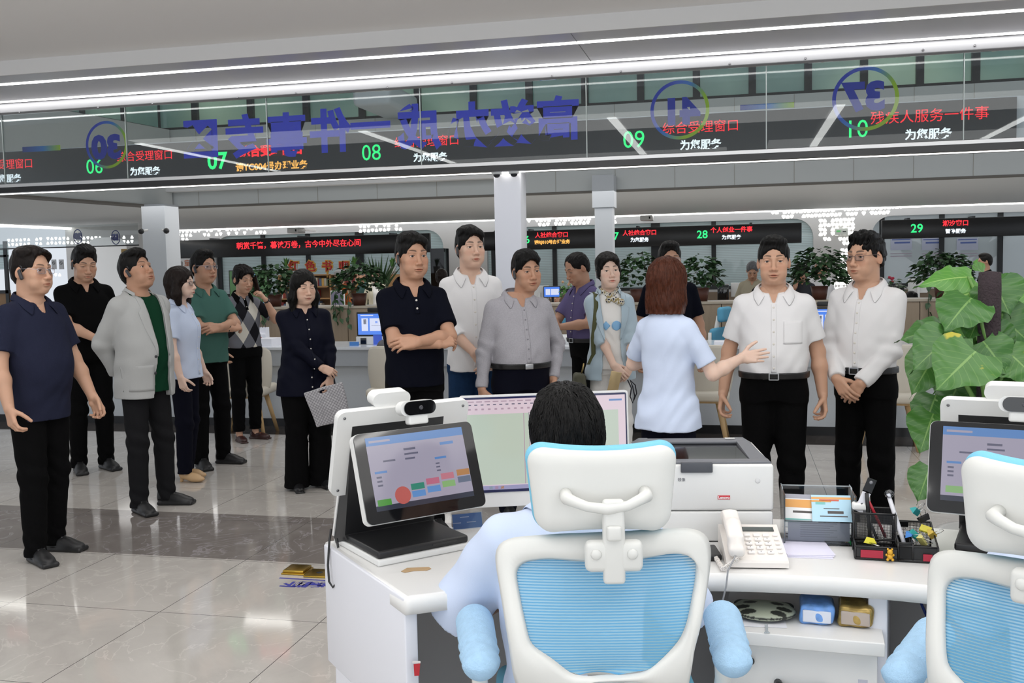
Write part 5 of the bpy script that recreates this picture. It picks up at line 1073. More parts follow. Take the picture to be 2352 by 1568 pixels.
office_chair('white framed blue mesh office chair cut off by the right edge', (.53, 1.86, 0), R(-30))

# ------------------------------------------------------------------ tall climbing plant
def leaf_mesh(L, W, droop, m, seed):
    rg = random.Random(seed); nx, ny = 8, 14; vs = []; fs = []; wv = rg.uniform(2, 3.2); ph_ = rg.uniform(0, 6)
    for j in range(ny+1):
        t = j/ny; w_ = W*.5*(1.25*math.sin(math.pi*min(t*1.0+.10, 1)**.72)**.9 if t < 1 else 0)*(1-.25*t); y = L*(t-.06); z = -droop*L*t*t
        for i in range(-nx//2, nx//2+1):
            u = i/(nx/2); back = .10*L*(1-abs(u))*0+(-.10*L*abs(u)**1.5 if t < .25 else 0)*(1-t/.25)
            vs.append((w_*u, y+back, z+.18*w_*u*u*(1 if seed % 2 else -.4)+.010*math.sin(wv*8*t+ph_+2*u)*abs(u)+.03*L*(-abs(u))*.6))
    c = nx+1
    fs = [(j*c+i, j*c+i+1, (j+1)*c+i+1, (j+1)*c+i) for j in range(ny) for i in range(nx)]
    me = bpy.data.meshes.new('leaf'); me.from_pydata(vs, [], fs); me.materials.append(m)
    me.polygons.foreach_set('use_smooth', [True]*len(fs)); me.uv_layers.new(name='UVMap')
    uv = me.uv_layers[0].data
    for p in me.polygons:
        for li in p.loop_indices: v = me.loops[li].vertex_index; uv[li].uv = ((v % c)/nx, (v//c)/ny)
    return me
def leaf_mat(name, c1, c2, vein, spots=0.0):
    m = bpy.data.materials.new(name); m.use_nodes = True; nt = m.node_tree; L = nt.links; b = nt.nodes['Principled BSDF']; N = nt.nodes.new
    uv = N('ShaderNodeUVMap'); sp = N('ShaderNodeSeparateXYZ'); L.new(uv.outputs[0], sp.inputs[0])
    ab = N('ShaderNodeMath'); ab.operation = 'SUBTRACT'; ab.inputs[1].default_value = .5; L.new(sp.outputs[0], ab.inputs[0]); a2 = N('ShaderNodeMath'); a2.operation = 'ABSOLUTE'; L.new(ab.outputs[0], a2.inputs[0])
    m1 = N('ShaderNodeMath'); m1.operation = 'MULTIPLY_ADD'; m1.inputs[1].default_value = -.55; L.new(a2.outputs[0], m1.inputs[0]); L.new(sp.outputs[1], m1.inputs[2])
    pp = N('ShaderNodeMath'); pp.operation = 'PINGPONG'; pp.inputs[1].default_value = .055; L.new(m1.outputs[0], pp.inputs[0]); lt = N('ShaderNodeMath'); lt.operation = 'LESS_THAN'; lt.inputs[1].default_value = .006; L.new(pp.outputs[0], lt.inputs[0])
    l2 = N('ShaderNodeMath'); l2.operation = 'LESS_THAN'; l2.inputs[1].default_value = .018; L.new(a2.outputs[0], l2.inputs[0]); mxv = N('ShaderNodeMath'); mxv.operation = 'MAXIMUM'; L.new(l2.outputs[0], mxv.inputs[0]); ms = N('ShaderNodeMath'); ms.operation = 'MULTIPLY'; ms.inputs[1].default_value = .35; L.new(lt.outputs[0], ms.inputs[0]); L.new(ms.outputs[0], mxv.inputs[1])
    oi = N('ShaderNodeObjectInfo'); n = N('ShaderNodeTexNoise'); n.inputs['Scale'].default_value = 9; tc = N('ShaderNodeTexCoord'); L.new(tc.outputs['Object'], n.inputs[0])
    mx = N('ShaderNodeMix'); mx.data_type = 'RGBA'; mx.inputs[6].default_value = (*c1, 1); mx.inputs[7].default_value = (*c2, 1); L.new(n.outputs[0], mx.inputs[0])
    mv = N('ShaderNodeMix'); mv.data_type = 'RGBA'; L.new(mxv.outputs[0], mv.inputs[0]); L.new(mx.outputs[2], mv.inputs[6]); mv.inputs[7].default_value = (*vein, 1); o = mv.outputs[2]
    if spots:
        n2 = N('ShaderNodeTexNoise'); n2.inputs['Scale'].default_value = 14; L.new(tc.outputs['Object'], n2.inputs[0]); g = N('ShaderNodeMapRange'); g.inputs[1].default_value = .66; g.inputs[2].default_value = .72; L.new(n2.outputs[0], g.inputs[0]); ms2 = N('ShaderNodeMix'); ms2.data_type = 'RGBA'; L.new(g.outputs[0], ms2.inputs[0]); L.new(o, ms2.inputs[6]); ms2.inputs[7].default_value = (*lin('#b9b03a'), 1); o = ms2.outputs[2]
    L.new(o, b.inputs['Base Color']); b.inputs['Roughness'].default_value = .33; return m
LM = [leaf_mat('leaf_green', lin('#33612a'), lin('#457733'), lin('#6f9650')), leaf_mat('leaf_green_spotted', lin('#3a692b'), lin('#4c7e36'), lin('#769c54'), 1), leaf_mat('leaf_bright', lin('#4c8436'), lin('#5e983f'), lin('#93b866'))]
pl = thing('climbing_plant', 'tall potted climbing plant with big heart-shaped leaves on a dark pole at the right', 'plant', (1.03, 4.45, 0))
base = Vector((1.03, 4.45, 0))
mb = MB(); mb.lathe([(0, .20), (.045, .20), (.045, 1.40), (.043, 1.47), (0, 1.475)], 20); mb.obj('moss_pole', mat('moss_pole', lin('#3a3034'), .95, bump=(90, 1.0)), pl)
mb = MB(); mb.lathe([(0, 0), (.15, 0), (.19, .34), (.20, .36), (.17, .36), (.15, .30), (0, .30)], 32); mb.obj('pot', mat('pot_white', lin('#d8d8d6'), .35), pl)
mb = MB(); mb.lathe([(0, .29), (.155, .29), (.15, .315), (0, .325)], 24); mb.obj('soil', mat('soil', lin('#3b2f27'), .95, bump=(60, 1)), pl)
rg = random.Random(12)
# leaf tip targets (picture point, distance), length, width, droop, kind: placed round the pole where they grow
LV = [((2228, 636), (2128, 632), 4.25, .26, .15, .5, 2), ((2262, 628), (2235, 608), 4.62, .16, .13, .1, 2), ((2278, 655), (2348, 652), 4.35, .24, .14, .25, 0), ((2285, 655), (2312, 700), 4.15, .22, .22, .35, 0), ((2315, 690), (2372, 705), 4.25, .24, .20, .4, 2),
      ((2232, 672), (2165, 690), 4.45, .22, .18, .3, 2), ((2228, 688), (2168, 748), 4.05, .24, .23, .3, 0), ((2252, 722), (2225, 775), 4.10, .18, .17, .3, 0), ((2296, 712), (2372, 722), 4.3, .26, .20, .2, 2), ((2300, 730), (2372, 785), 4.15, .28, .20, .45, 0), ((2172, 752), (2074, 762), 4.2, .25, .16, .4, 0),
      ((2182, 775), (2096, 838), 4.0, .25, .22, .3, 0), ((2150, 812), (2092, 902), 4.12, .24, .20, .3, 1), ((2236, 812), (2152, 888), 3.85, .27, .26, .2, 1), ((2262, 788), (2318, 858), 4.0, .22, .20, .3, 0), ((2268, 772), (2336, 818), 4.1, .22, .19, .25, 0), ((2320, 812), (2374, 858), 4.0, .24, .20, .25, 1), ((2330, 752), (2380, 790), 4.4, .22, .20, .3, 0),
      ((2210, 868), (2165, 945), 4.25, .23, .20, .25, 0), ((2262, 872), (2228, 948), 4.15, .23, .20, .25, 0), ((2148, 912), (2118, 985), 4.2, .22, .18, .3, 0), ((2330, 872), (2290, 926), 4.0, .24, .22, .25, 0), ((2352, 880), (2378, 940), 4.1, .24, .20, .3, 0), ((2142, 955), (2112, 1036), 4.15, .24, .18, .25, 1), ((2205, 935), (2172, 1010), 4.35, .24, .20, .2, 0), ((2270, 925), (2250, 1000), 4.3, .24, .20, .2, 0),
      ((2135, 1076), (2106, 1148), 4.0, .22, .15, .2, 0), ((2200, 1000), (2160, 1075), 4.3, .22, .18, .2, 0), ((2195, 790), (2225, 838), 4.25, .20, .18, .3, 1), ((2190, 842), (2128, 878), 4.35, .22, .19, .3, 0), ((2300, 850), (2345, 902), 4.25, .22, .19, .3, 0), ((2248, 742), (2192, 790), 4.45, .22, .18, .3, 2), ((2240, 900), (2200, 972), 4.5, .22, .18, .2, 0), ((2310, 940), (2300, 1010), 4.4, .24, .2, .2, 0)]
for k, (a, b, d_, L_, W_, dr, kind) in enumerate(LV):
    A, B = PD(*a, d_+.06), PD(*b, d_); v = (B-A); L2 = max(min(v.length*1.15, L_*1.0), L_*.75); W_ *= .92; y = v.normalized(); toc = (EYE-A).normalized(); up_ = (Vector((0, 0, 1))*.55+toc*.75+RGT*rg.uniform(-.25, .25)); z = (up_-y*up_.dot(y)).normalized(); x = y.cross(z)
    me = leaf_mesh(L2, W_, dr*.6, LM[kind], k); o = link('leaf', me, pl); o.matrix_local = Matrix.Translation(A-base) @ Matrix(((x.x, y.x, z.x, 0), (x.y, y.y, z.y, 0), (x.z, y.z, z.z, 0), (0, 0, 0, 1)))
    s0 = Vector((base.x+rg.uniform(-.03, .03), base.y-.04, max(.33, A.z-rg.uniform(.22, .42)))); mid = s0.lerp(A, .55)+Vector((0, 0, .05)); mb = MB(); mb.tube([s0-base, mid-base, A-base+y*.01], [.011, .009, .006], 8); mb.obj('stalk', mat('stalk_green', lin('#6f9a50'), .45), pl)
# ------------------------------------------------------------------ long counter across the hall and what stands at it
CY = 8.84; CZ = .80
ct = thing('service_counter', 'long white service counter with grey edge and black plinth across the hall', 'counter', (0, CY, 0))
x0c, x1c = -11.5, 6.5; cx_ = (x0c+x1c)/2; lw_ = x1c-x0c
M_ctop = mat('counter_top', lin('#dfe3e8'), .15); M_cedge = mat('counter_edge', lin('#aeb3b8'), .4); M_cfront = mat('counter_front', lin('#cfd4d8'), .45, var=(120, .03))
MB().box((cx_, .36, CZ-.012), (lw_, .76, .024)).obj('countertop', M_ctop, ct)
mb = MB(); zeb = PY(700, 840, CY).z; mb.box((cx_, .015, (CZ-.024+zeb)/2), (lw_, .03, CZ-.024-zeb)); mb.obj('front_edge', M_cedge, ct)
zk = PY(1800, 978, CY+.08).z; mb = MB(); mb.box((cx_, .09, (zeb+.02+zk)/2), (lw_, .03, zeb+.02-zk)); mb.obj('front_panel', M_cfront, ct)
mb = MB(); mb.box((cx_, .12, zk/2), (lw_, .04, zk)); mb.obj('plinth', M_black, ct)
# wooden cabinets behind the clerks
KY = plane_y(1176, 700, 10.75); zk1 = PY(700, 704, KY).z
def wood(name, c, sc=(1, 1, 1)):
    m = mat(name, lin(c), .45); nt = m.node_tree; b = nt.nodes['Principled BSDF']; tc = nt.nodes.new('ShaderNodeTexCoord'); mp = nt.nodes.new('ShaderNodeMapping'); mp.inputs['Scale'].default_value = sc; n = nt.nodes.new('ShaderNodeTexNoise'); n.inputs['Scale'].default_value = 5; n.inputs['Detail'].default_value = 5
    r = nt.nodes.new('ShaderNodeMapRange'); r.inputs[3].default_value = .82; r.inputs[4].default_value = 1.12; x = nt.nodes.new('ShaderNodeMix'); x.data_type = 'RGBA'; x.blend_type = 'MULTIPLY'; x.inputs[0].default_value = 1; x.inputs[6].default_value = (*lin(c), 1)
    nt.links.new(tc.outputs['Object'], mp.inputs[0]); nt.links.new(mp.outputs[0], n.inputs[0]); nt.links.new(n.outputs[0], r.inputs[0]); nt.links.new(r.outputs[0], x.inputs[7]); nt.links.new(x.outputs[2], b.inputs['Base Color']); return m
M_wood = wood('cabinet_wood', '#9c8a74', (8, 8, .7)); M_oak = wood('oak', '#c9a878', (6, 6, 1)); M_shelf = wood('shelf_wood', '#b08556', (2, 8, 8)); M_ktop = mat('cabinet_top', lin('#b3a795'), .4)
kx = [(PY(p0, 740, KY).x, PY(p1, 740, KY).x) for p0, p1 in ((390, 590), (590, 800), (800, 1000), (1000, 1128), (1207, 1440), (1440, 1657), (1657, 1860), (1860, 2112), (2112, 2330), (2330, 2540))]
for i, (a, b) in enumerate(kx):
    t = thing('cabinet', 'low wooden cabinet behind the counter, ' + ('behind the woman with the telephone', 'behind the woman in the navy blouse', 'behind the man with crossed arms in navy', 'behind the tall man in the white shirt', 'behind the man in the purple shirt', 'behind the presenter in pale blue', 'behind the man in the short-sleeved white shirt', 'between the two men in white shirts', 'behind the tall plant', 'at the right edge behind the plant')[i], 'cabinet', ((a+b)/2, KY, 0), 0, 'wooden cabinets behind the counter')
    MB().box((0, .2, zk1/2-.01), (b-a-.006, .40, zk1-.03)).obj('carcass', M_wood, t); MB().box((0, .2, zk1-.012), (b-a, .42, .024)).obj('top_board', M_ktop, t)
    for s_ in (-1, 1): MB().box((s_*(b-a)/4, -.006, zk1/2), ((b-a)/2-.008, .014, zk1-.08)).obj('door', M_wood, t)
# visitor chairs
M_shell = mat('chair_cream', lin('#d9d2c3'), .5)
def visitor_chair():
    t = thing('visitor_chair', 'x', 'chair', (0, 0, 0)); S = Sdf()
    n = 22; rows = []
    vs = []; hs = []
    for j in range(9):
        z = .44+.42*j/8
        for i in range(n+1):
            u = -1+2*i/n; a = u*R(78); rad = .26+.02*math.sin(math.pi*j/8)*1.0-.02*(1-j/8); top = .44+.42*(j/8)*(1-.16*abs(u)**4)
            vs.append((rad*math.sin(a), .02-rad*math.cos(a)*.85+.17, top-.06*(j == 0)*0))
    fs = [(j*(n+1)+i, j*(n+1)+i+1, (j+1)*(n+1)+i+1, (j+1)*(n+1)+i) for j in range(8) for i in range(n)]
    me = bpy.data.meshes.new('backrest'); me.from_pydata(vs, [], fs); me.materials.append(M_shell); me = solid(me, .035); link('backrest', me, t)
    S.rbox((0, .17, .43), (.245, .235, .045), .04); V, F = S.nets((-.28, -.1, .36), (.28, .44, .5), .014); link('seat', np_mesh('seat', V, F, M_shell), t)
    mb = MB(); mb.box((0, .17, .378), (.34, .30, .03)); mb.obj('seat_rail', M_oak, t)
    for sx in (-1, 1):
        for sy in (-1, 1): mb = MB(); mb.tube([(sx*.145, .17+sy*.12, .39), (sx*.225, .17+sy*.20, 0)], [.026, .017], 8); mb.obj('leg', M_oak, t)
    return t
def solid(me, th):
    o = bpy.data.objects.new('t', me); COL.objects.link(o)
    for nm, typ in (('s', 'SOLIDIFY'), ('u', 'SUBSURF')):
        m = o.modifiers.new(nm, typ)
        if typ == 'SOLIDIFY': m.thickness = th; m.offset = 0
        else: m.levels = m.render_levels = 1
    r = bpy.data.meshes.new_from_object(o.evaluated_get(bpy.context.evaluated_depsgraph_get())); bpy.data.objects.remove(o); r.name = me.name; return r
vc = None
for px, py, rz, lab in ((556, 965, .15, 'cream visitor chair with wooden legs behind the woman holding a phone to her ear'), (905, 965, .0, 'cream visitor chair with wooden legs beside the man with crossed arms in navy'), (1608, 995, .0, 'cream visitor chair with wooden legs behind the presenter'), (2040, 1005, -.1, 'cream visitor chair with wooden legs beside the tall plant')):
    p = PZ(px, py, 0); 
    if vc is None: vc = visitor_chair(); c = vc
    else: c = copytree(vc)
    p = PY(px, 900, 8.32); c.location = (p.x, 8.28, 0); c.rotation_euler = (0, 0, rz); c['label'] = lab; c['group'] = 'visitor chairs at the long counter'
# small leafy plants
M_pl1 = mat('foliage_dark', lin('#2c4a28'), .5, var=(25, .5)); M_pl2 = mat('foliage_light', lin('#55883d'), .5, var=(25, .35)); M_pot = mat('pot_brown', lin('#5a3326'), .5); M_potw = mat('pot_glazed', lin('#e3e3e0'), .35)
def leafy(name, label, loc, w_, h_, n, m, potm, potr=.09, poth=.14, ls=.062, seed=1, trail=0, group='potted plants on the cabinets', spike=False, flower=None):
    t = thing(name, label, 'plant', loc, 0, group); mb = MB(); mb.lathe([(0, 0), (potr*.75, 0), (potr, poth), (potr*.9, poth), (0, poth*.9)], 18); mb.obj('pot', potm, t); rg = random.Random(seed); f = MB()
    def lf(p, d, s):
        d = d.normalized(); x = d.cross(Vector((rg.uniform(-.5, .5), rg.uniform(-.5, .5), 1))).normalized(); z = x.cross(d); q = lambda a, b, c: p+x*a*s+d*b*s+z*c*s
        f.add([q(0, 0, 0), q(-.42, .35, .10), q(-.30, .75, .02), q(0, 1.15, -.18), q(.30, .75, .02), q(.42, .35, .10), q(0, .5, -.03)], [(0, 6, 1), (1, 6, 2), (2, 6, 3), (3, 6, 4), (4, 6, 5), (5, 6, 0)], 0, True)
    if spike:
        for k in range(n):
            a = rg.uniform(0, 6.28); ti = rg.uniform(.05, w_); hh = h_*rg.uniform(.6, 1); d = Vector((math.cos(a)*ti, math.sin(a)*ti, hh)); x = Vector((-math.sin(a), math.cos(a), 0))*ls*.5; p = Vector((0, 0, poth*.9)); c = p+d*.5+Vector((0, 0, .04)); f.add([p-x*.7, p+x*.7, c+x, c-x, p+d], [(0, 1, 2, 3), (3, 2, 4)], 0, True)
    else:
        for k in range(n):
            a = rg.uniform(0, 6.28); e = math.asin(rg.uniform(-.25, 1)); r_ = rg.uniform(.6, 1); p = Vector((w_*math.cos(a)*math.cos(e)*r_, w_*.75*math.sin(a)*math.cos(e)*r_, poth+h_*.22+h_*.70*math.sin(e)*r_)); lf(p, Vector((math.cos(a), math.sin(a), rg.uniform(-.7, .4))), ls*rg.uniform(.8, 1.35))
        for k in range(trail):
            x = rg.uniform(-w_*.6, w_*.8); L_ = rg.uniform(.15, .40); pts = [Vector((x, -w_*.4, poth+.03)), Vector((x*1.2, -w_*.75, poth)), Vector((x*1.3, -w_*.8, poth-L_*.5)), Vector((x*1.25, -w_*.82, poth-L_))]; f.tube(pts, .0035, 5)
            for j in range(5): lf(pts[1].lerp(pts[3], j/4.0), Vector((rg.uniform(-1, 1), -.3, -.7)), ls*1.1)
    f.obj('foliage', m, t)
    if flower:
        fm = MB()
        for k in range(5): fm.ball((rg.uniform(-w_, w_)*.6, -w_*.3, poth+h_*rg.uniform(.7, 1.0)), .02, 8)
        fm.obj('flower', flower, t)
    return t
def onK(px): p = PY(px, 704, KY+.2); return (p.x, KY+.2, zk1)
leafy('potted_pothos', 'bushy dark pothos on the cabinet between the phone woman and the navy blouse woman', onK(632), .34, .40, 430, M_pl1, M_pot, seed=2, trail=2)
leafy('potted_pothos', 'bushy dark pothos with trailing stems on the cabinet left of the crossed-arms man in navy', onK(826), .31, .40, 400, M_pl1, M_pot, seed=3, trail=4)
leafy('potted_pothos', 'dark leafy plant on the cabinet behind the left shoulder of the presenter', onK(1466), .24, .44, 240, M_pl1, M_pot, seed=4)
leafy('potted_pothos', 'dark leafy plant on the cabinet behind the right shoulder of the presenter', onK(1610), .23, .40, 240, M_pl1, M_pot, seed=5)
leafy('potted_pothos', 'bushy dark pothos on the cabinet between the two men in white shirts', onK(1882), .31, .44, 430, M_pl1, M_pot, seed=6)
leafy('potted_pothos', 'bushy dark pothos in a brown pot on the cabinet left of the tall plant', onK(2165), .29, .38, 400, M_pl1, M_pot, seed=7, trail=2)
# far desks and the things on them
def farbox(name, label, cat, px0, px1, py0, py1, d_, depth, m, kind=None, bev=.0, group=None):
    a, b = PY(px0, py1, d_), PY(px1, py0, d_); mb = MB(); mb.box((0, depth/2, 0), (abs(b.x-a.x), depth, abs(b.z-a.z)), bev=bev); o = mb.obj(name, m); o.location = ((a.x+b.x)/2, (a.y+b.y)/2, (a.z+b.z)/2); tag(o, label, cat, group, kind); return o
def screen_thing(name, label, px, py, w_px, h_px, d_, foot_z, m_screen, rz=0.0, m_case=None, rects=(), base='stand', group=None):
    p = PY(px, py, d_); k = (p-EYE).dot(FWD)/FPX; w_, h2 = w_px*k, h_px*k; t = thing(name, label, 'terminal' if name != 'monitor' else 'monitor', (p.x, p.y, foot_z), rz, group); zc = p.z-foot_z
    mb = MB(); mb.box((0, 0, zc), (w_, .035, h2), bev=.008); mb.obj('casing', m_case or M_blk, t)
    mb = MB(); mb.box((0, -.0185, zc), (w_*.90, .002, h2*.86), 0)
    for (x0, y0, x1, y1, mi) in rects: mb.box(((x0+x1)/2*w_*.9-w_*.45, -.020, zc+h2*.43-(y0+y1)/2*h2*.86), ((x1-x0)*w_*.9, .001, (y1-y0)*h2*.86), mi)
    mb.obj('display', [m_screen, S_white_, S_deep_, S_skin_, S_txt], t)
    mb = MB(); zb_ = zc-h2/2
    if base == 'box': mb.box((-.02, .06, zb_/2), (w_*.92, .18, zb_), bev=.01); mb.box((-.09, -.034, zb_*.45), (.06, .003, .06), 1); mb.box((.06, -.034, zb_*.5), (.09, .003, .11), 2); mb.obj('stand', [M_wplast, M_glossb, S_deep_], t)
    else: mb.tube([(0, .03, zc), (0, .05, .01)], .02, 8); mb.box((0, .03, .006), (.18, .14, .012)); mb.obj('stand', m_case or M_blk, t)
    return t
S_white_ = screen_mat('screen_white', lin('#dfe6ff'), .9); S_deep_ = screen_mat('screen_deep', lin('#2f55c8'), .8); S_skin_ = screen_mat('screen_dark', lin('#20263a'), .5); S_sky_ = screen_mat('screen_sky', lin('#4f86f0'), .95)
RC = ((.1, .06, .55, .10, 1), (.13, .22, .36, .82, 1), (.42, .22, .97, .82, 1), (.20, .26, .30, .50, 3), (.48, .55, .9, .57, 4), (.62, .35, .70, .45, 0))
screen_thing('counter_terminal', 'counter terminal with blue screen left of the man with crossed arms in navy', 856, 744, 76, 56, 9.15, CZ, S_sky_, 0, rects=RC, base='box', group='terminals on the long counter')
screen_thing('counter_terminal', 'counter terminal with blue screen between the two men in white shirts', 1900, 738, 72, 66, 9.15, CZ, S_sky_, 0, rects=RC, base='box', group='terminals on the long counter')
screen_thing('counter_terminal', 'counter terminal with blue screen behind the tall plant', 2312, 728, 88, 66, 9.15, CZ, S_sky_, 0, rects=RC, base='box', group='terminals on the long counter')
o = farbox('camera_bar', 'black camera bar on the counter terminal between the two men in white shirts', 'camera', 1877, 1912, 692, 704, 9.14, .03, M_blk, bev=.01); o2 = farbox('camera_bar', 'black camera bar on the counter terminal beside the crossed-arms man', 'camera', 843, 872, 706, 716, 9.14, .03, M_blk, bev=.01)
o = farbox('name_card', 'small blue name card on the long counter left of the terminal', 'sign', 803, 822, 785, 796, 9.0, .03, mat('card_blue', lin('#4a83c8'), .4))
farbox('paper_stack', 'stack of white papers on the long counter beside the phone woman', 'papers', 588, 623, 778, 796, 8.95, .22, M_paper)
bg = thing('paper_bag', 'white paper carrier bag on the counter behind the phone woman', 'bag', PY(602, 794, 9.25)); bg.location.z = CZ
S = Sdf(); S.rbox((0, 0, .09), (.07, .04, .088), .006); S.rbox((0, 0, .17), (.066, .036, .06), .004, op='s'); V, F = S.nets((-.1, -.07, -.02), (.1, .07, .22), .006); link('bag_body', np_mesh('bag_body', V, F, M_paper), bg)
for sy in (-1, 1): mb = MB(); mb.tube([(-.03, sy*.036, .17), (-.025, sy*.036, .215), (0, sy*.036, .228), (.025, sy*.036, .215), (.03, sy*.036, .17)], .003, 5); mb.obj('handle', M_blk, bg)
mb = MB(); mb.box((.01, -.0405, .07), (.016, .001, .012)); mb.obj('mark', mat('badge_red', lin('#c8202f'), .4), bg)
# clerks' side: desks behind the cabinets, monitors, tower
for k, (px0, px1, py, d_, lab) in enumerate(((1190, 1330, 700, 14.1, 'white desk behind the man in the purple shirt'), (1590, 1760, 706, 14.1, 'white desk under the black computer tower'), (1990, 2352, 702, 14.1, 'white desk behind the cabinets at the right'), (640, 900, 695, 14.1, 'white desk in front of the book case'))):
    a, b = PY(px0, py, d_), PY(px1, py, d_); t = thing('office_desk', lab, 'desk', ((a.x+b.x)/2, a.y-.1, 0), 0, 'white office desks in the rear'); z = .95; w2 = abs(b.x-a.x)
    MB().box((0, .35, z-.015), (w2, .7, .03)).obj('tabletop', M_wplast, t); MB().box((0, .05, z/2-.02), (w2-.04, .03, z-.05)).obj('front_panel', M_wood, t)
farbox('computer_tower', 'black computer tower standing on the desk left of the man in the short-sleeved white shirt', 'computer', 1648, 1674, 660, 706, 14.2, .4, M_glossb, bev=.01); bpy.data.objects['computer_tower'].location.z = .95+bpy.data.objects['computer_tower'].dimensions.z/2
screen_thing('monitor', 'small bright blue monitor behind the grey-shirted man', 1268, 670, 40, 26, 14.3, .95, S_sky_, rects=((.1, .2, .4, .8, 1), (.45, .2, .95, .8, 1)), m_case=M_blk, group='monitors in the rear office')
screen_thing('monitor', 'grey monitor seen beside the trailing pothos', 776, 690, 34, 46, 14.3, .95, screen_mat('screen_mauve', lin('#6f6a80'), .5), m_case=M_wplast, group='monitors in the rear office')
for px, py, lab in ((1700, 665, 'back of a white monitor left of the man in the short-sleeved white shirt'), (2108, 656, 'back of a white monitor above the two clerks with black hair'), (2222, 662, 'back of a white monitor behind the leaves of the tall plant'), (1240, 672, 'back of a cream monitor left of the small blue screen')):
    screen_thing('monitor', lab, px, py, 42, 32, 14.35, .95, M_wplast, 3.1416, m_case=M_wplast, group='monitors in the rear office')
def farchair(label, px, py, d_, rz, Yc=9.98):
    p = PY(px, py, Yc); t = thing('clerk_chair', label, 'chair', (p.x, p.y, 0), rz, 'blue clerk chairs behind the counter'); zt_ = p.z
    S = Sdf(); S.rbox((0, 0, zt_-.08), (.13, .035, .075), .03); V, F = S.nets((-.17, -.07, zt_-.19), (.17, .07, zt_+.03), .012); link('headrest', np_mesh('headrest', V, F, mat('clerk_blue', lin('#5aa0bf'), .7)), t)
    S = Sdf(); S.rbox((0, .05, zt_-.46), (.22, .03, .25), .03); V, F = S.nets((-.26, -.02, zt_-.75), (.26, .12, zt_-.17), .014); link('backrest', np_mesh('backrest', V, F, mat('clerk_blue', lin('#5aa0bf'), .7)), t)
    mb = MB(); mb.tube([(0, .06, zt_-.1), (0, .10, zt_-.3), (0, .10, .5), (0, -.1, .42)], .025, 8); mb.tube([(-.23, .06, zt_-.25), (-.22, .07, zt_-.7)], .018, 6); mb.tube([(.23, .06, zt_-.25), (.22, .07, zt_-.7)], .018, 6); mb.tube([(0, -.2, .45), (0, -.2, .06)], .03, 8); mb.obj('frame', M_chw, t)
    S = Sdf(); S.rbox((0, -.2, .46), (.24, .24, .04), .035); V, F = S.nets((-.28, -.48, .4), (.28, .08, .52), .016); link('seat', np_mesh('seat', V, F, mat('clerk_blue', lin('#5aa0bf'), .7)), t)
    mb = MB()
    for q in range(5): mb.tube([(0, -.2, .08), (.26*math.cos(q*1.2566), -.2+.26*math.sin(q*1.2566), .03)], .022, 6)
    mb.obj('base', M_chw, t); return t
farchair('blue clerk chair with headrest left of the man in the short-sleeved white shirt', 1664, 703, 10.1, 1.2); farchair('blue and white clerk chair behind the phone of the man in the purple shirt', 1296, 722, 10.1, 1.0)
farchair('pale clerk chair behind the crossed-arms man in navy', 1008, 752, 10.1, 2.6)
prn = farbox('counter_printer', 'white printer on the long counter between the grey-shirted man and the scarf woman', 'printer', 1272, 1330, 772, 792, 9.1, .3, M_wplast, bev=.02)
farbox('keyboard_tray', 'white papers and cable on the counter behind the presenter', 'papers', 1640, 1672, 786, 792, 9.1, .25, M_paper)
fp = PY(1308, 688, 14.3); leafy('potted_flower', 'small flowering plant in a white pot behind the phone of the man in purple', (fp.x, fp.y, .95), .16, .25, 60, M_pl2, M_potw, .07, .12, .06, 21, group='small plants in the rear', flower=mat('flower_peach', lin('#e0b08a'), .6))
fp = PY(2052, 662, 14.3); leafy('potted_flower', 'small plant with red flowers right of the man with glasses', (fp.x, fp.y, .95), .14, .25, 50, M_pl1, M_potw, .07, .10, .06, 22, group='small plants in the rear', flower=mat('flower_red', lin('#b3304a'), .6))
# --- reading corner: book case, books, sign letters, screen, notice, plants
SD = 22.0; SY = plane_y(740, 650, SD); bk_ = thing('book_case', 'wooden book case full of books under the red characters', 'book case', (0, SY, 0)); a, b = PY(639, 633, SY), PY(832, 630, SY); zb1 = a.z; mids = [PY(x, 640, SY).x for x in (758,)]; sh = [PY(700, y, SY).z for y in (659, 686, 716)]+[.35, .05]
mb = MB(); mb.box(((a.x+b.x)/2, .29, zb1/2), (b.x-a.x, .02, zb1)); mb.obj('back_board', mat('shelf_back', lin('#8a6a4a'), .6), bk_)
for z in [zb1]+sh: MB().box(((a.x+b.x)/2, .15, z), (b.x-a.x, .30, .03)).obj('shelf', M_shelf, bk_)
for x in [a.x]+mids+[b.x]: MB().box((x, .15, zb1/2), (.035, .30, zb1)).obj('upright', M_shelf, bk_)
rg = random.Random(31); BC = ['#7d2b2a', '#d9d2c4', '#2f4a63', '#b8b0a0', '#c8a05a', '#5d6b4e', '#e4ddd0', '#8a4a36', '#3d3a44', '#a94438', '#cfc3a8', '#556a86']; rn = ['upper', 'second', 'third']; bi = 0
xs = [a.x]+mids+[b.x]
for r_ in range(3):
    for c_ in range(len(xs)-1):
        x = xs[c_]+.04; e = xs[c_+1]-.04; z = sh[r_]+.016; mx_h = ([zb1]+sh)[r_]-z-.05; i = 0; gap = rg.uniform(.15, .3) if r_ else .0
        while x < e-.05-gap:
            wB = rg.uniform(.03, .06); hB = mx_h*rg.uniform(.68, .96); col = rg.choice(BC); mb = MB(); mb.box((0, .09, hB/2), (wB*.94, .17, hB)); o = mb.obj('book', mat('book_'+col.strip('#'), lin(col), .6)); o.location = (x+wB/2, SY+.02, z); tag(o, 'book in a tight row on the %s shelf of the book case, %s bay' % (rn[r_], ('left', 'right')[c_]), 'book', 'books in the wooden book case'); x += wB; bi += 1; i += 1
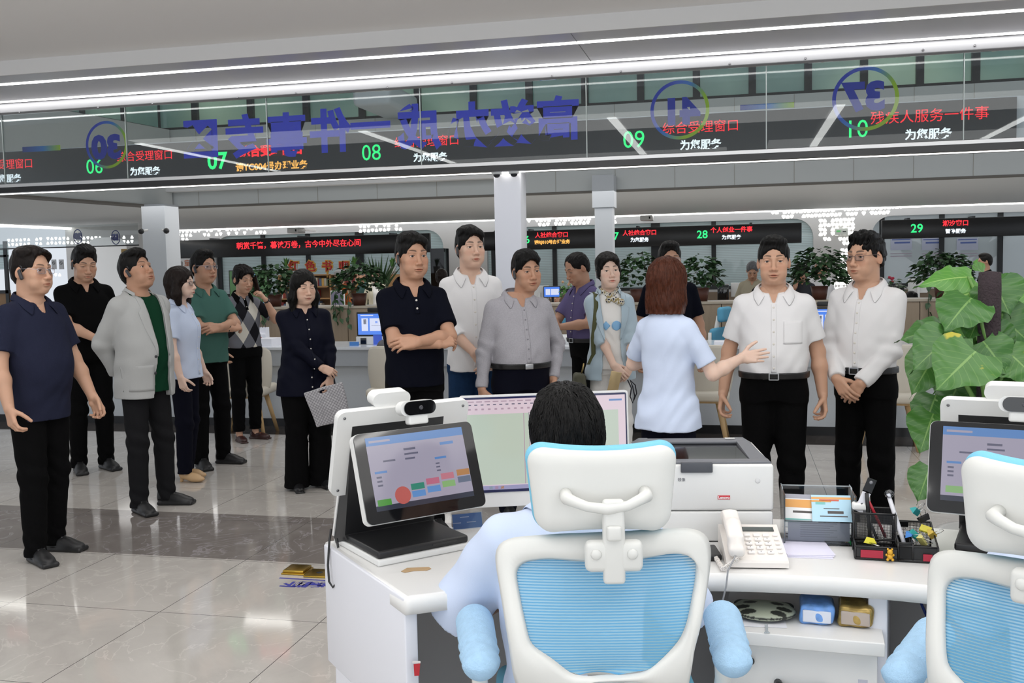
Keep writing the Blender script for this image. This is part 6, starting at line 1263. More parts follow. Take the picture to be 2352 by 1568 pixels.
nt_ = thing('shelf_sign', 'red characters with gold outline standing above the wooden book case', 'sign', (0, SY+.1, 0)); M_rch = mat('sign_red', lin('#b3261e'), .4); M_gch = mat('sign_gold', lin('#d9a848'), .4)
for s_, cx in (('红', 675), ('色', 714), ('书', 752), ('吧', 791)):
    p = PY(cx, 613, SY+.1); k = (p-EYE).dot(FWD)/FPX; 
    for m, dz_, bo, dy_ in ((M_gch, 0, .026, 0), (M_rch, .0, .004, -.03)):
        o = link('character', text_mesh('character', s_, 25.5*k, m, .014, bo), nt_); o.matrix_local = Matrix.Translation((p.x, dy_, p.z)) @ frame_mx((0, 0, 0), (1, 0, 0), (0, 0, 1))
mb = MB(); zch = PY(714, 626, SY+.1).z
for cx in (675, 714, 752, 791): x = PY(cx, 620, SY+.1).x; mb.box((x, .0, (zch+zb1)/2-.02), (.04, .02, abs(zch-zb1)+.08))
mb.obj('support', M_gch, nt_)
for k, (px, lab) in enumerate(((652, 'snake plant in a white pot at the left end of the book case'), (809, 'snake plant in a white pot at the right end of the book case'), (897, 'snake plant in a white pot right of the yellow notice'))):
    p = PY(px, 633, SY); 
    leafy('snake_plant', lab, (p.x, SY+.12, zb1+.015) if k < 2 else (p.x, SY+.12, PY(897, 630, SY).z), .16, .26, 12, M_pl2, M_potw, .09, .17, .055, 40+k, group='snake plants by the book case', spike=True)
mb = MB(); mb.box((PY(897, 640, SY).x, .12, PY(897, 630, SY).z/2), (.5, .4, PY(897, 630, SY).z)); o = mb.obj('side_cabinet', M_shelf); o.location = (0, SY, 0); tag(o, 'wooden side cabinet below the third snake plant', 'cabinet')
tv = thing('television', 'large television with a green underwater picture behind the phone woman', 'television', (PD(571, 660, 20.0).x, PD(571, 660, 20).y, 0)); p = PD(571, 662, 20.0); k = 20/FPX
mb = MB(); mb.box((0, .03, p.z), (97*k, .06, 84*k)); mb.obj('casing', M_blk, tv)
def tv_mat():
    m = screen_mat('tv_green', lin('#1f5a22'), .6); nt = m.node_tree; b = nt.nodes['Principled BSDF']; n = nt.nodes.new('ShaderNodeTexNoise'); n.inputs['Scale'].default_value = 1.6; tc = nt.nodes.new('ShaderNodeTexCoord'); nt.links.new(tc.outputs['Object'], n.inputs[0]); r = nt.nodes.new('ShaderNodeValToRGB'); r.color_ramp.elements[0].color = (*lin('#123a1a'), 1); r.color_ramp.elements[1].color = (*lin('#3f7a2a'), 1); nt.links.new(n.outputs[0], r.inputs[0]); nt.links.new(r.outputs[0], b.inputs['Emission Color']); return m
S_tb = screen_mat('tv_blue', lin('#7fb0f0'), .9); mb = MB(); mb.box((0, -.002, p.z), (93*k, .004, 80*k), 0)
def fish(cx, cy, s_, a): 
    pts = [(-1, 0), (-.3, .28), (.5, .22), (1.2, 0), (.5, -.2), (-.3, -.22)]; ca, sa = math.cos(a), math.sin(a); v = [((cx+(x*ca-y*sa)*s_)*k, -.006, p.z+(cy+(x*sa+y*ca)*s_)*k) for x, y in pts]; mb.add(v, [tuple(range(6))], 1)
fish(8, 18, 16, 1.0); fish(-6, 20, 12, 1.3); fish(18, -33, 7, .1); fish(32, -34, 7, -.1); fish(-43, -28, 8, 1.4); mb.obj('display', [tv_mat(), S_tb], tv)
mb = MB(); mb.box((0, .05, (p.z-42*k)/2), (.12, .06, p.z-42*k)); mb.box((0, .05, .02), (.8, .4, .04)); mb.obj('stand', M_blk, tv)
yn = thing('notice_board', 'yellow notice board with red frame left of the crossed-arms man in navy', 'sign', (PD(850, 612, 22.5).x, Y3-.05, PD(850, 612, 23.8).z)); k = 23.8/FPX
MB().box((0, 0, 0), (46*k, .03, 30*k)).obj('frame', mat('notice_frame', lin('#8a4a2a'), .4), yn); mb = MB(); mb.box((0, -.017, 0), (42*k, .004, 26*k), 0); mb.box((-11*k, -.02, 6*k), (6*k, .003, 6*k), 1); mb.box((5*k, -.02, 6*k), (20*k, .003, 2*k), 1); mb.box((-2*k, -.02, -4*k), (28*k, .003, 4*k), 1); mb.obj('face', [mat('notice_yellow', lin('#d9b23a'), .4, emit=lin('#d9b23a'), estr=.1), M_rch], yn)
fp = PD(870, 640, 20.5); leafy('palm_plant', 'dark palm with narrow fronds behind the masked woman', (fp.x, fp.y, 0), .75, .95, 34, M_pl1, M_potw, .18, 1.05, .07, 51, group='large plants in the rear', spike=True)
farbox('dark_cabinet', 'tall dark cabinet behind the woman with a ponytail', 'cabinet', 994, 1020, 594, 790, 22.3, .4, M_glossb); _o = bpy.data.objects['dark_cabinet']; _o.location.z = _o.dimensions.z/2+.001
# blurred plant behind the frosted window, posters in it
t = thing('office_plant', 'large-leaved plant standing behind the frosted window', 'plant', (PY(2190, 620, Y3+.6).x, Y3+.6, 0)); f = MB(); rg = random.Random(9)
for k_ in range(11):
    a_ = -1.3+2.6*k_/10; L_ = rg.uniform(.7, 1.1); z0 = 1.1; c = Vector((math.sin(a_)*L_*.9, 0, z0+.25+math.cos(a_)*L_*.75)); d = (c-Vector((0, 0, z0))).normalized(); x = d.cross(Vector((0, 1, 0))); f.add([c-d*.4, c-d*.1+x*.15, c+d*.3+x*.10, c+d*.5, c+d*.3-x*.10, c-d*.1-x*.15], [(0, 1, 2, 3), (0, 3, 4, 5)]); f.tube([(0, 0, .3), c-d*.4], .015, 5)
f.obj('leaves', M_pl1, t); mb = MB(); mb.lathe([(0, 0), (.2, 0), (.24, .4), (0, .38)], 16); mb.obj('pot', M_potw, t)
bpy.data.materials['frosted_glass'].node_tree.nodes['Principled BSDF'].inputs['Alpha'].default_value = .72
for k_, (px, lab) in enumerate(((2070, 'pale notice on the frosted window left of its first dark mullion'), (2142, 'pale notice on the frosted window at its first dark mullion'), (2222, 'pale notice on the frosted window right of its first dark mullion'))):
    p = PY(px, 560, Y3+.13); k = (p-EYE).dot(FWD)/FPX; mb = MB(); mb.box((0, 0, 0), (46*k, .004, 28*k), 0); mb.box((0, -.003, 10*k), (40*k, .002, 2*k), 1); mb.box((2*k, -.003, 3*k), (34*k, .002, 4*k), 1)
    for q in range(2): mb.box((0, 0, -22*k-6*k*q), (46*k, .003, 2*k), 2)
    o = mb.obj('window_notice', [mat('notice_pale', lin('#c5cbe0'), .5), mat('notice_blue', lin('#6377b5'), .5), mat('notice_mauve', lin('#b5a9b8'), .5)]); o.location = p; tag(o, lab, 'notice', 'notices on the frosted window')
# exit sign lamp and emergency lights on the dotted wall, ceiling cameras, dome cameras
ex = thing('exit_sign', 'green and white exit sign with twin lamps on the dotted wall', 'sign', (PY(1932, 532, Y3).x, Y3-.05, PY(1932, 532, Y3).z)); k = 25.2/FPX
MB().box((0, 0, 0), (26*k, .04, 14*k), bev=.01).obj('face', mat('exit_face', lin('#dfe3dc'), .4), ex); MB().box((-6*k, -.022, 1*k), (8*k, .003, 4*k)).obj('pictogram', emit_mat('exit_green', lin('#6fbf7a'), .8), ex); MB().box((6*k, -.022, 0), (7*k, .003, 2*k)).obj('arrow', M_dark, ex)
for sx in (-1, 1): mb = MB(); mb.ball((sx*9*k, -.02, 14*k), 4*k, 10); mb.box((sx*9*k, .01, 9*k), (2*k, .02, 8*k)); mb.obj('lamp', emit_mat('exit_lamp', (1, .98, .9), 1.2), ex)
for px, py, lab in ((1132, 404, 'white dome camera at the left of the pillar top'), (1174, 404, 'white dome camera at the front of the pillar top')):
    p = PD(px, py, 10.35); t = thing('dome_camera', lab, 'camera', (p.x, YB-.02, zA+.02), 0, 'dome cameras under the beam'); mb = MB(); mb.lathe([(0, 0), (.058, 0), (.060, -.03), (.052, -.055), (0, -.055)][::-1], 20); mb.obj('housing', M_wplast, t); mb = MB(); mb.ball((0, 0, -.055), .040, 16, sc=(1, 1, .9)); mb.obj('dome', mat('dome_dark', (.02, .02, .025), .08), t)
for px, py, lab in ((672, 529, 'white ceiling projector box over the reading corner display'), (1484, 500, 'white ceiling projector box right of the grey pillar'), (2282, 474, 'white ceiling projector box above the number 29 display')):
    p = PD(px, py, 23.2); k = 23.2/FPX; t = thing('wall_projector', lab, 'projector', (p.x, p.y, p.z), 0, 'projector boxes at the rear wall'); MB().box((0, .2, 0), (28*k, .4, 12*k), bev=.02).obj('housing', M_wplast, t); mb = MB(); mb.box((8*k, -.004, 0), (3*k, .02, 5*k)); mb.obj('lens', M_glossb, t); mb = MB(); mb.box((0, .75, 4*k), (.08, 1.0, .05)); mb.obj('bracket', M_steel, t)
for px, py, lab in ((324, 531, 'small black ceiling camera left of the grey corner pillar'), (382, 530, 'small black ceiling camera right of the grey corner pillar')):
    p = PD(px, py, 16.4); t = thing('ceiling_camera', lab, 'camera', (p.x, p.y, p.z)); mb = MB(); mb.ball((0, 0, 0), .05, 10); mb.obj('lens', M_blk, t); mb = MB(); mb.tube([(0, 0, .0), (.10 if px < 350 else -.10, .05, .02)], .02, 6); mb.obj('mount', M_wplast, t)
pv = PD(865, 225, 15.2); mb = MB(); mb.box((0, .3, 0), (.62, Y2-pv.y-.3+.5, .34), bev=.08) if 0 else mb.box((0, (Y2-pv.y)/2-.13, 0), (.62, Y2-pv.y+.25, .34), bev=.08); o = mb.obj('air_duct', mat('duct_white', lin('#cfd6da'), .5)); o.location = (pv.x, pv.y, PD(865, 222, 15.2).z); tag(o, 'white ventilation box high behind the glass in front of the clerestory', 'air duct')
# wall decoration with the character 童 on the left of the reading corner
dcr = thing('wall_decal', 'orange character and line drawing on the white wall left of the television', 'decal', (PY(430, 605, Y3).x, Y3-.006, PY(430, 605, Y3).z)); k = 25.4/FPX; o = link('lettering', text_mesh('lettering', '童', 17*k, mat('decal_orange', lin('#c9703a'), .5), .003), dcr); o.matrix_local = frame_mx((0, 0, 0), (1, 0, 0), (0, 0, 1))
mb = MB(); mb.tube([(-30*k+10*k*math.cos(q), 0, -2*k+9*k*math.sin(q)) for q in np.linspace(.3, 5.5, 16)], .8*k, 5); mb.tube([(-14*k, 0, -6*k), (-13*k, 0, 4*k), (-17*k, 0, 6*k), (-17*k, 0, -4*k)], .8*k, 5); mb.obj('drawing', mat('decal_grey', lin('#8f8a86'), .5), dcr)
dc2 = thing('arch_emblem', 'golden shield and curved strokes on the white arch of the left zone', 'emblem', (PY(285, 580, YL-.05).x, YL-.04, PY(285, 580, YL-.05).z)); k = 22/FPX; mb = MB(); mb.prism([(-8*k, 9*k), (8*k, 9*k), (8*k, -4*k), (0, -11*k), (-8*k, -4*k)], 0, .01, mx=frame_mx((0, 0, 0), (1, 0, 0), (0, 0, 1))); mb.obj('shield', mat('emblem_gold', lin('#b09050'), .4), dc2); mb = MB(); mb.tube([(-4*k, 0, -60*k), (3*k, 0, -68*k), (8*k, 0, -70*k)], 1.6*k, 5); mb.tube([(-2*k, 0, -76*k), (8*k, 0, -78*k)], 1.6*k, 5); mb.obj('stroke', mat('emblem_gold', lin('#b09050'), .4), dc2)
# brass floor sockets and floor lettering near the desk
for k_, (px, py, lab) in enumerate(((683, 1312, 'brass floor socket with a raised lid left of the desk'), (734, 1318, 'flat brass floor socket with a dark hole beside the desk'))):
    p = PZ(px, py, 0); t = thing('floor_socket', lab, 'socket', (p.x, p.y, 0), R(2), 'brass floor sockets'); M_brass = mat('brass', lin('#b8963e'), .28, 1.0); mb = MB(); mb.box((0, 0, .004), (.125, .125, .008), bev=.003); mb.obj('plate', M_brass, t); mb = MB()
    if k_ == 0: mb.box((0, 0, .014), (.112, .112, .014), bev=.004); mb.obj('lid', M_brass, t)
    else: mb.lathe([(0, .008), (.016, .008), (.016, .0092), (0, .0092)], 16); mb.obj('hole', M_blk, t)
fl = thing('floor_marking', 'blue floor line with mirrored upside-down characters beside the brass sockets', 'floor marking', PZ(700, 1330, 0)); fl.location.z = 0; M_fv = mat('vinyl_floor', lin('#3d3f9c'), .5)
p0, p1 = PZ(645, 1325, 0), PZ(760, 1336, 0); mb = MB(); mb.box(((p0.x+p1.x)/2-fl.location.x, (p0.y+p1.y)/2-fl.location.y, .0008), (abs(p1.x-p0.x), .012, .0012)); mb.obj('line', M_fv, fl)
for s_, cx in (('下', 668), ('脚', 695), ('意', 725), ('注', 752)):
    p = PZ(cx, 1341, 0); o = link('lettering', text_mesh('lettering', s_, .085, M_fv, .0004, .004), fl); o.matrix_local = Matrix.Translation((p.x-fl.location.x, p.y-fl.location.y, .001)) @ Matrix.Rotation(math.pi, 4, 'Z')
def front(S, X, Z, y0=-.45, sgn=1):
    X = np.asarray(X, f32).ravel(); Z = np.asarray(Z, f32).ravel(); Y = np.full(len(X), y0, f32)
    for _ in range(40):
        v = S(np.stack([X, Y, Z], 1)); Y += sgn*np.clip(v, -.04, .06)*.75
    return np.stack([X, Y, Z], 1)
def patch(S, xe, zs, off, nx=5, sgn=1, th=.003):
    """thin cloth piece lying on the front of S: xe(z) -> (x0, x1)"""
    rows = [(np.linspace(*xe(z), nx), np.full(nx, z)) for z in zs]
    P = front(S, np.concatenate([r[0] for r in rows]), np.concatenate([r[1] for r in rows]), -.45*sgn, sgn)
    P[:, 1] -= sgn*off; n = len(zs); Q = P.copy(); Q[:, 1] += sgn*(off+th)
    F = []
    for i in range(n-1):
        for j in range(nx-1):
            a = i*nx+j; F.append((a, a+1, a+nx+1, a+nx))
    m = len(P); F2 = [tuple(x+m for x in f[::-1]) for f in F]
    ed = [(j, j+1) for j in range(nx-1)]+[((i+1)*nx-1, (i+2)*nx-1) for i in range(n-1)]+[(n*nx-1-j, n*nx-2-j) for j in range(nx-1)]+[((n-1-i)*nx, (n-2-i)*nx) for i in range(n-1)]
    F3 = [(a, a+m, b+m, b) for a, b in ed]
    return np.concatenate([P, Q]), np.array(F+F2+F3)
def collar(S, kind='polo', r=(.079, .080), c=(0, .016), top=1.492, drop=.074, gap=156, fall=.040, pt=.034, spread=.012):
    n = 34; rows = [[], [], [], []]
    for i in range(n+1):
        t = -1+2*i/n; ph = R(gap)*t; a = abs(t); zt = top-drop*a**2.2
        for j, (u, dz) in enumerate(((1.0, 0), (1.07, .005), (1.10+spread*8*a*a*.4, -.016), (1.16+spread*10*a*a*.6, 0))):
            dd = -(fall+pt*a**3) if j == 3 else (dz-.5*pt*a**3 if j == 2 else dz)
            w = math.sin(ph); x = w*r[0]*u; y = math.cos(ph)*r[1]*u
            if a > .6 and j >= 2: x += math.copysign(spread*(a-.6)/.4*(j-1), t)
            rows[j].append((c[0]+x, c[1]+y, zt+dd))
    P = np.array(sum(rows, []), f32); k = n+1
    for j, o in ((2, .012), (3, .006)):
        q = P[j*k:(j+1)*k]; d = S(q); g = S.grad(q); P[j*k:(j+1)*k] = q+g*np.clip(o-d, -.02, .03)[:, None]
    F = [(j*k+i, j*k+i+1, (j+1)*k+i+1, (j+1)*k+i) for j in range(3) for i in range(n)]
    return P, np.array(F)
def solid(me, th):
    """gives a sheet its thickness"""
    o = bpy.data.objects.new('t', me); COL.objects.link(o)
    for nm, typ in (('s', 'SOLIDIFY'), ('u', 'SUBSURF')):
        m = o.modifiers.new(nm, typ)
        if typ == 'SOLIDIFY': m.thickness = th; m.offset = 0
        else: m.levels = m.render_levels = 1
    r = bpy.data.meshes.new_from_object(o.evaluated_get(bpy.context.evaluated_depsgraph_get()))
    bpy.data.objects.remove(o); r.name = me.name; return r

def shoe_mesh(kind):
    nm = 'shoe_'+kind
    if nm in bpy.data.meshes: return bpy.data.meshes[nm]
    S = Sdf(); low = kind in ('pump', 'loafer'); L = .165 if kind != 'pump' else .145
    zt = .03 if kind == 'pump' else 0
    S.ell((0, .04, .05+zt), (.034, .040, .045 if low else .06)); S.ell((0, -.035, .038+zt*.5), (.038, .085, .036 if low else .046), k=.03)
    S.ell((0, -L*.62, .030), (.044, .075, .028), k=.03)
    if low: S.ell((0, .005, .095+zt), (.028, .055, .045), k=.006, op='s')
    else: S.cap((0, .03, .06), (0, .03, .11), .036, .04, k=.02)
    if kind == 'sneaker':
        S.rbox((0, -.055, .014), (.046, .125, .014), .013, k=.006)
        for i in range(5): S.cap((-.02, -.045-.014*i, .082-.009*i), (.02, -.045-.014*i, .082-.009*i), .0035, k=.003)
    elif kind != 'pump': S.rbox((0, -.055, .008), (.042, .12, .008), .008, k=.004); S.rbox((0, .045, .012), (.034, .034, .012), .006, k=.004)
    else: S.cap((0, .05, .05), (0, .058, 0), .018, .014, k=.01, cut=True)
    if kind == 'loafer': S.rbox((0, -.06, .062), (.034, .011, .006), .004, k=.003)
    S.add(lambda P: -P[:, 2], (0, 0, 0), 1, .001, 'i')
    V, F = S.nets((-.06, -.21, -.02), (.06, .12, .13), .0045)
    T = np.ones((len(V), 3), f32)
    if kind == 'sneaker': T[V[:, 2] < .026] = (1.7, 1.7, 1.7)
    if kind == 'loafer': T[(np.abs(V[:, 1]+.06) < .009) & (np.abs(V[:, 0]) < .02) & (V[:, 2] > .05)] = (6, 5, 2.5)
    me = np_mesh(nm, V, F, mat('shoe_black', (.012, .012, .013), .45), T); return me

def person(label, at, H, yaw, sex='man', wide=1.0, belly=0.0, head=(0, 0, 0), face={}, hair={}, skin='mid', top={}, legs={}, armR=None, armL=None,
           feet=((-.10, 0, -8), (.10, 0, 8)), acc=(), res=1.0, lean=None, group=None, jacket=None, nofeet=False, base_z=0.0, hx=0.0):
    fem = sex == 'woman'; s = H/1.72; root = thing('person', label, 'person', (at[0], at[1], base_z), R(yaw), group)
    def put(name, me, par=root, mt=None):
        if mt is not None: me.materials.clear(); me.materials.append(mt)
        return link(name, me, par)
    def mk(name, V, F, m, tint=None, par=root): return put(name, np_mesh(name, V*f32(s), F, m, tint), par)
    sm = mat('skin_'+skin, lin(SKIN[skin]), .48, attr='tint', sss=.12, spec=.4)
    ws = wide*(.87 if fem else .90); T = []
    ln = lean or (lambda z: 0.0)                       # forward bend: shift of the spine at height z
    for (z, cy, a, f, b) in TORSO[sex]:
        bl = belly*math.exp(-((z-1.08)/.13)**2); T.append((z, cy+ln(z), a*ws+bl*.35, f+bl, b*(1+.25*(wide-1))))
    sy = ln(1.405); shx = (.140 if fem else .158)*ws
    SH = {-1: np.array((-shx, .014+sy, 1.366)), 1: np.array((shx, .014+sy, 1.366))}; hs = face.get('hs', 1.05); cov = top.get('sleeve', 'short') != 'short' or jacket
    # --- head
    nb = (hx*.4, .016+ln(1.44), 1.40); piv = Vector((hx*.6, .010+ln(1.5), 1.505))
    MH = Matrix.Translation(piv) @ Euler((R(head[1]), R(head[2]), R(head[0])), 'YXZ').to_matrix().to_4x4() @ Matrix.Scale(hs, 4) @ Matrix.Translation((0, -.016, .098))
    c = dict(face); c['fem'] = fem; c['neckbase'] = tuple(MH.inverted() @ Vector(nb)); hc = lin(hair.get('col', '#17130f')) if isinstance(hair.get('col', '#17130f'), str) else hair['col']
    c.setdefault('brow', tuple(x/max(y, .05) for x, y in zip(hc, lin(SKIN[skin]))) if not face.get('brow') else face['brow'])
    HS = head_sdf(c); zlo = min(-.14, c['neckbase'][2]-.03); nbp = c['neckbase']
    V, F = HS.nets((min(-.10, nbp[0]-.08), min(-.135, nbp[1]-.08), zlo), (max(.10, nbp[0]+.08), max(.13, nbp[1]+.09), .14), .0025*res)
    skinp = [(app(MH, V), F, face_tint(V, c))]
    # --- arms
    AR = {}
    for sx, a in ((-1, armR), (1, armL)):
        a = dict(a or {}); wr = np.array(a.get('w', (sx*.27*ws, .0, .885)), float)
        el, wr = ik(SH[sx], wr, a.get('hint', (sx*.5, 1.0, -.1)), .275, .245)
        AR[sx] = (el, wr, a); S = Sdf(); k = .91 if fem else 1.0
        kc = .80 if cov else 1.0; S.cap(SH[sx], el, .048*k*kc,   .039*k*kc); S.cap(el, el+(wr-el)*.35,   .039*k*kc, .041*k*(.88 if cov else 1), k=.02); S.cap(el+(wr-el)*.35, wr,   .041*k*(.88 if cov else 1), .027*k, k=.02)
        fd = a.get('f', None); fd = unit(wr-el) if fd is None else fd
        hand(S, wr, fd, a.get('b', (sx, .25, .1)), sx < 0, CURL[a.get('curl', 'relax')] if isinstance(a.get('curl', 'relax'), str) else a['curl'], a.get('thumb', .55), sc=(.93 if fem else 1.0), k=.005)
        pts = np.array([SH[sx], el, wr, wr+np.array(unit(fd))*.2]); V, F = S.nets(pts.min(0)-.10, pts.max(0)+.10, .0032*res if a.get('vis', 1) else .008)
        skinp.append((V, F, np.ones((len(V), 3), f32)))
    S = Sdf(); S.loft(T, grow=-.005, z0=.98, z1=1.47); S.cap((-.05, 0, .95), (.05, 0, .95), .07, k=.05)
    fe = []
    for (fx, fy, fr), sx in zip(feet, (-1, 1)):
        kn = np.array((sx*.088*.45+fx*.55, fy*.5-.012, .48)); an = np.array((fx, fy+.02, .085)); fe.append((kn, an))
        if not nofeet: S.cap((sx*.07, 0, .84), kn, .05, .042); S.cap(kn, an, .042, .032); S.cap(an, (fx, fy, .05), .032, .03)
    V, F = S.nets((-.36, -.34 + min(0, sy), -.02 if not nofeet else .8), (.36, .34, 1.52), .011)
    skinp.append((V, F, np.ones((len(V), 3), f32)))
    V, F, TT = join(skinp); body = mk('body', V, F, sm, TT)
    # --- eyes
    for sx in (-1, 1):
        mb = MB(); g = face.get('gaze', (0, 0)); rt = Euler((R(g[1]), 0, R(g[0]))).to_matrix()
        mb.ball((0, 0, 0), .0122, 24); me = mb.mesh('eye', mat('eyeball', (.78, .76, .74), .15, attr='tint'))
        at_ = me.color_attributes.new('tint', 'FLOAT_COLOR', 'POINT'); fw = rt @ Vector((0, -1, 0)); col = []
        for v in me.vertices:
            ca = v.co.normalized().dot(fw); col += ([.02, .015, .012, 1] if ca > .88 else [.10, .06, .04, 1] if ca > .83 else [1, 1, 1, 1])
        at_.data.foreach_set('color', col)
        me.transform(Matrix.Scale(s, 4) @ MH @ Matrix.Translation((sx*.0325, -.0735, -.003))); link('eye', me, root)
    # --- hair
    if hair.get('style', 'short') != 'none':
        hm = mat('hair_%s' % hair.get('col', '#17130f').strip('#'), hc, hair.get('gloss', .45), spec=.16, bump=(90, .5, (1, 1, .25)), var=(60, .35))
        S = hair_sdf(hair); V, F = S.nets((-.17, -.18, hair.get('len', -.11)-.07), (.17, .19, .20), .003*res)
        ho = mk('hair', app(MH, V), F, hm)
        if hair.get('strands'): strands(S, hair, MH, s, hm, ho)
    # --- shirt
    def garment(t, grow, hemz, sleeve, extra=None, amp=.003, seed=0.0, sleeves=True):
        S = Sdf(); TT = [list(r) for r in T]
        tuck = t.get('tuck'); fl = t.get('flare', .012)
        for r in TT:
            if not tuck: g = fl*max(0, (1.15-r[0])/.3); r[2] += g; r[3] += g*1.2+.006*(r[0] < 1.2); r[4] += g
            elif r[0] < 1.15: g = .012*math.exp(-((r[0]-1.03)/.05)**2); r[2] += g; r[3] += g
        if not tuck:
            while len(TT) > 1 and TT[1][0] <= hemz: TT.pop(0)
            if hemz < TT[0][0]: b0 = list(TT[0]); b0[0] = hemz; TT.insert(0, b0)
        S.loft(TT, grow=grow, z0=hemz, k=.02)
        for sx in (-1, 1):
            el, wr, a = AR[sx]; sh = SH[sx]; k = (.88 if fem else 1.0)*t.get('slv', 1.0); g = grow-.010
            S.cap((sx*.045, .022+sy*1.0, 1.420), sh+np.array((-sx*.010, 0, .0)), .036+g, .050*k+g, k=.035)
            if sleeve == 'short':
                e2 = sh+(el-sh)*t.get('slen', .74); S.cap(sh, e2, .055*k+g, .058*k+g+.004, k=.03, cut=True)
            elif sleeve in ('long', 'roll', 'three'):
                S.cap(sh, el, .055*k+g, .052*k+g, k=.03)
                fr = {'long': .97, 'roll': .40, 'three': .28}[sleeve]; e2 = el+(wr-el)*fr
                r2 = {'long': .036, 'roll': .050, 'three': .049}[sleeve]; S.cap(el, e2, .052*k+g, r2*k+g, k=.012, cut=True)
                if sleeve == 'long': S.cap(el+(wr-el)*.80, e2, .040*k+g, .037*k+g, k=.004, cut=True)
                if sleeve == 'roll': S.cap(el+(wr-el)*(fr-.18), e2, .054*k+g, .054*k+g, k=.003, cut=True)
        S.cap((0, .02+sy, 1.45), (0, .005+sy, 1.56), .060 if not fem else .054, .062, k=.004, op='s')
        S.add(lambda P: (P[:, 2]-(1.452+.42*(P[:, 1]-sy)))*.8, (0, 0, 1.2), 1.5, .004, 'i')
        if t.get('open', 1): S.cap((0, -.036+sy, 1.50), (0, -.078+sy, 1.465-t.get('vee', .085)), t.get('veew', .048), .013, k=.004, op='s')
        if extra: extra(S)
        S.add(cloth_wr(amp*t.get('wr', 1.0), seed, 1.0 if tuck else .95, [AR[-1][0], AR[1][0]] if sleeve != 'short' else ()), (0, 0, 1), 2, 0, 'd')
        return S
    def gmesh(S, nm, m, z0, res_=.0062, par=root, name=None):
        ps = np.array([SH[-1], SH[1], AR[-1][0], AR[1][0], AR[-1][1], AR[1][1]]); lo = np.minimum(ps.min(0)-.11, (-.30*ws, -.30-belly+min(sy, 0), z0-.03)); hi = np.maximum(ps.max(0)+.11, (.30*ws, .27, 1.54))
        lo[2] = min(z0-.03, ps[:, 2].min()-.09); V, F = S.nets(lo, hi, res_*max(1, res*.8)); return mk(nm, V, F, m, par=par)
    t = top; hz = t.get('hem', .86); tz = legs.get('waist', .985 if t.get('tuck') else hz+.035)
    if t.get('tuck'): hz = tz-.012
    SS = garment(t, t.get('grow', .010), hz, t.get('sleeve', 'short'), t.get('extra'), seed=len(label)*.37)
    sho = gmesh(SS, t.get('name', 'shirt'), t['mat'], hz)
    if t.get('label'): sho['label'] = t['label']
    cm = t.get('cmat', t['mat'])
    if t.get('collar'):
        kw = dict(t['collar']) if isinstance(t['collar'], dict) else {}
        V, F = collar(SS, c=(0, .016+ln(1.5)), **kw); co = put('collar', solid(np_mesh('collar', V*f32(s), F, cm), .003*s), sho)
    if t.get('placket'):
        z1, z0 = t['placket']; pw = t.get('pw', .014); V, F = patch(SS, lambda z: (-pw, pw), np.linspace(z1, z0, 22), .003); mk('placket', V, F, cm, par=sho)
        nb_ = t.get('buttons', 6); P = front(SS, np.zeros(nb_), np.linspace(z1-.02, z0+.03, nb_))
        mb = MB(); mb.ball((0, 0, 0), .0062*s, 10, sc=(1, .45, 1)); bm_ = mb.mesh('button', t.get('bmat', mat('button_pale', (.75, .72, .66), .3)))
        for q in P: b = link('button', bm_, sho); b.location = (q[0]*s, (q[1]-.004)*s, q[2]*s)
    if t.get('pocket'):
        px_, pz = t['pocket']; V, F = patch(SS, lambda z: (px_-.05, px_+.05), np.linspace(pz+.06, pz-.06, 10), .0035, nx=7); mk('pocket', V, F, t['mat'], par=sho)
    J = None
    if jacket:
        j = jacket; ow = j['open']                       # z -> half opening
        def ex(S): S.add(lambda P: np.maximum(np.abs(P[:, 0]-j.get('cx', 0))-np.interp(P[:, 2], ow[0], ow[1]), P[:, 1]-.02), (0, 0, 1), 1.2, .004, 's')
        J = garment(dict(j, tuck=False, open=0), j.get('grow', .024), j.get('hem', .80), j['sleeve'], ex, amp=.0028, seed=3.1)
        jo = gmesh(J, 'jacket', j['mat'], j.get('hem', .80)); zb = j.get('btn', 1.08)
        JF = garment(dict(j, tuck=False, open=0), j.get('grow', .024), j.get('hem', .80), j['sleeve'], None, amp=0)
        for sx in (-1, 1):
            def xe(z, sx=sx):
                e = j.get('cx', 0)+sx*(np.interp(z, ow[0], ow[1])-.002); u = np.clip((z-zb)/(1.41-zb), 0, 1); wd = .058*math.sin(min(u*1.25, 1)*1.57)+.004
                if u > .80: wd *= .62
                return (e, e+sx*wd) if sx > 0 else (e+sx*wd, e)
            V, F = patch(JF, xe, np.concatenate([np.linspace(zb, 1.355, 14), np.linspace(1.358, 1.445, 6)]), .006, nx=6, th=.004); mk('lapel', V, F, j['mat'], par=jo)
        V, F = collar(JF, gap=128, top=1.500, drop=.045, r=(.075, .076), fall=.036, pt=.006, spread=.0, c=(0, .016+ln(1.5))); put('collar', solid(np_mesh('collar', V*f32(s), F, j['mat']), .004*s), jo)
        for (bx, bz) in j.get('buttons', ()):
            q = front(JF, [bx], [bz])[0]; mb = MB(); mb.ball((0, 0, 0), .010*s, 12, sc=(1, .4, 1)); b = mb.obj('button', j['bmat'], jo); b.location = (q[0]*s, (q[1]-.004)*s, q[2]*s)
        for (bx, bz) in j.get('pockets', ()):
            V, F = patch(JF, lambda z: (bx-.075, bx+.075), np.linspace(bz+.085, bz-.085, 10), .003, nx=8); mk('pocket', V, F, j['mat'], par=jo)
    # --- trousers, belt, shoes
    LS = None
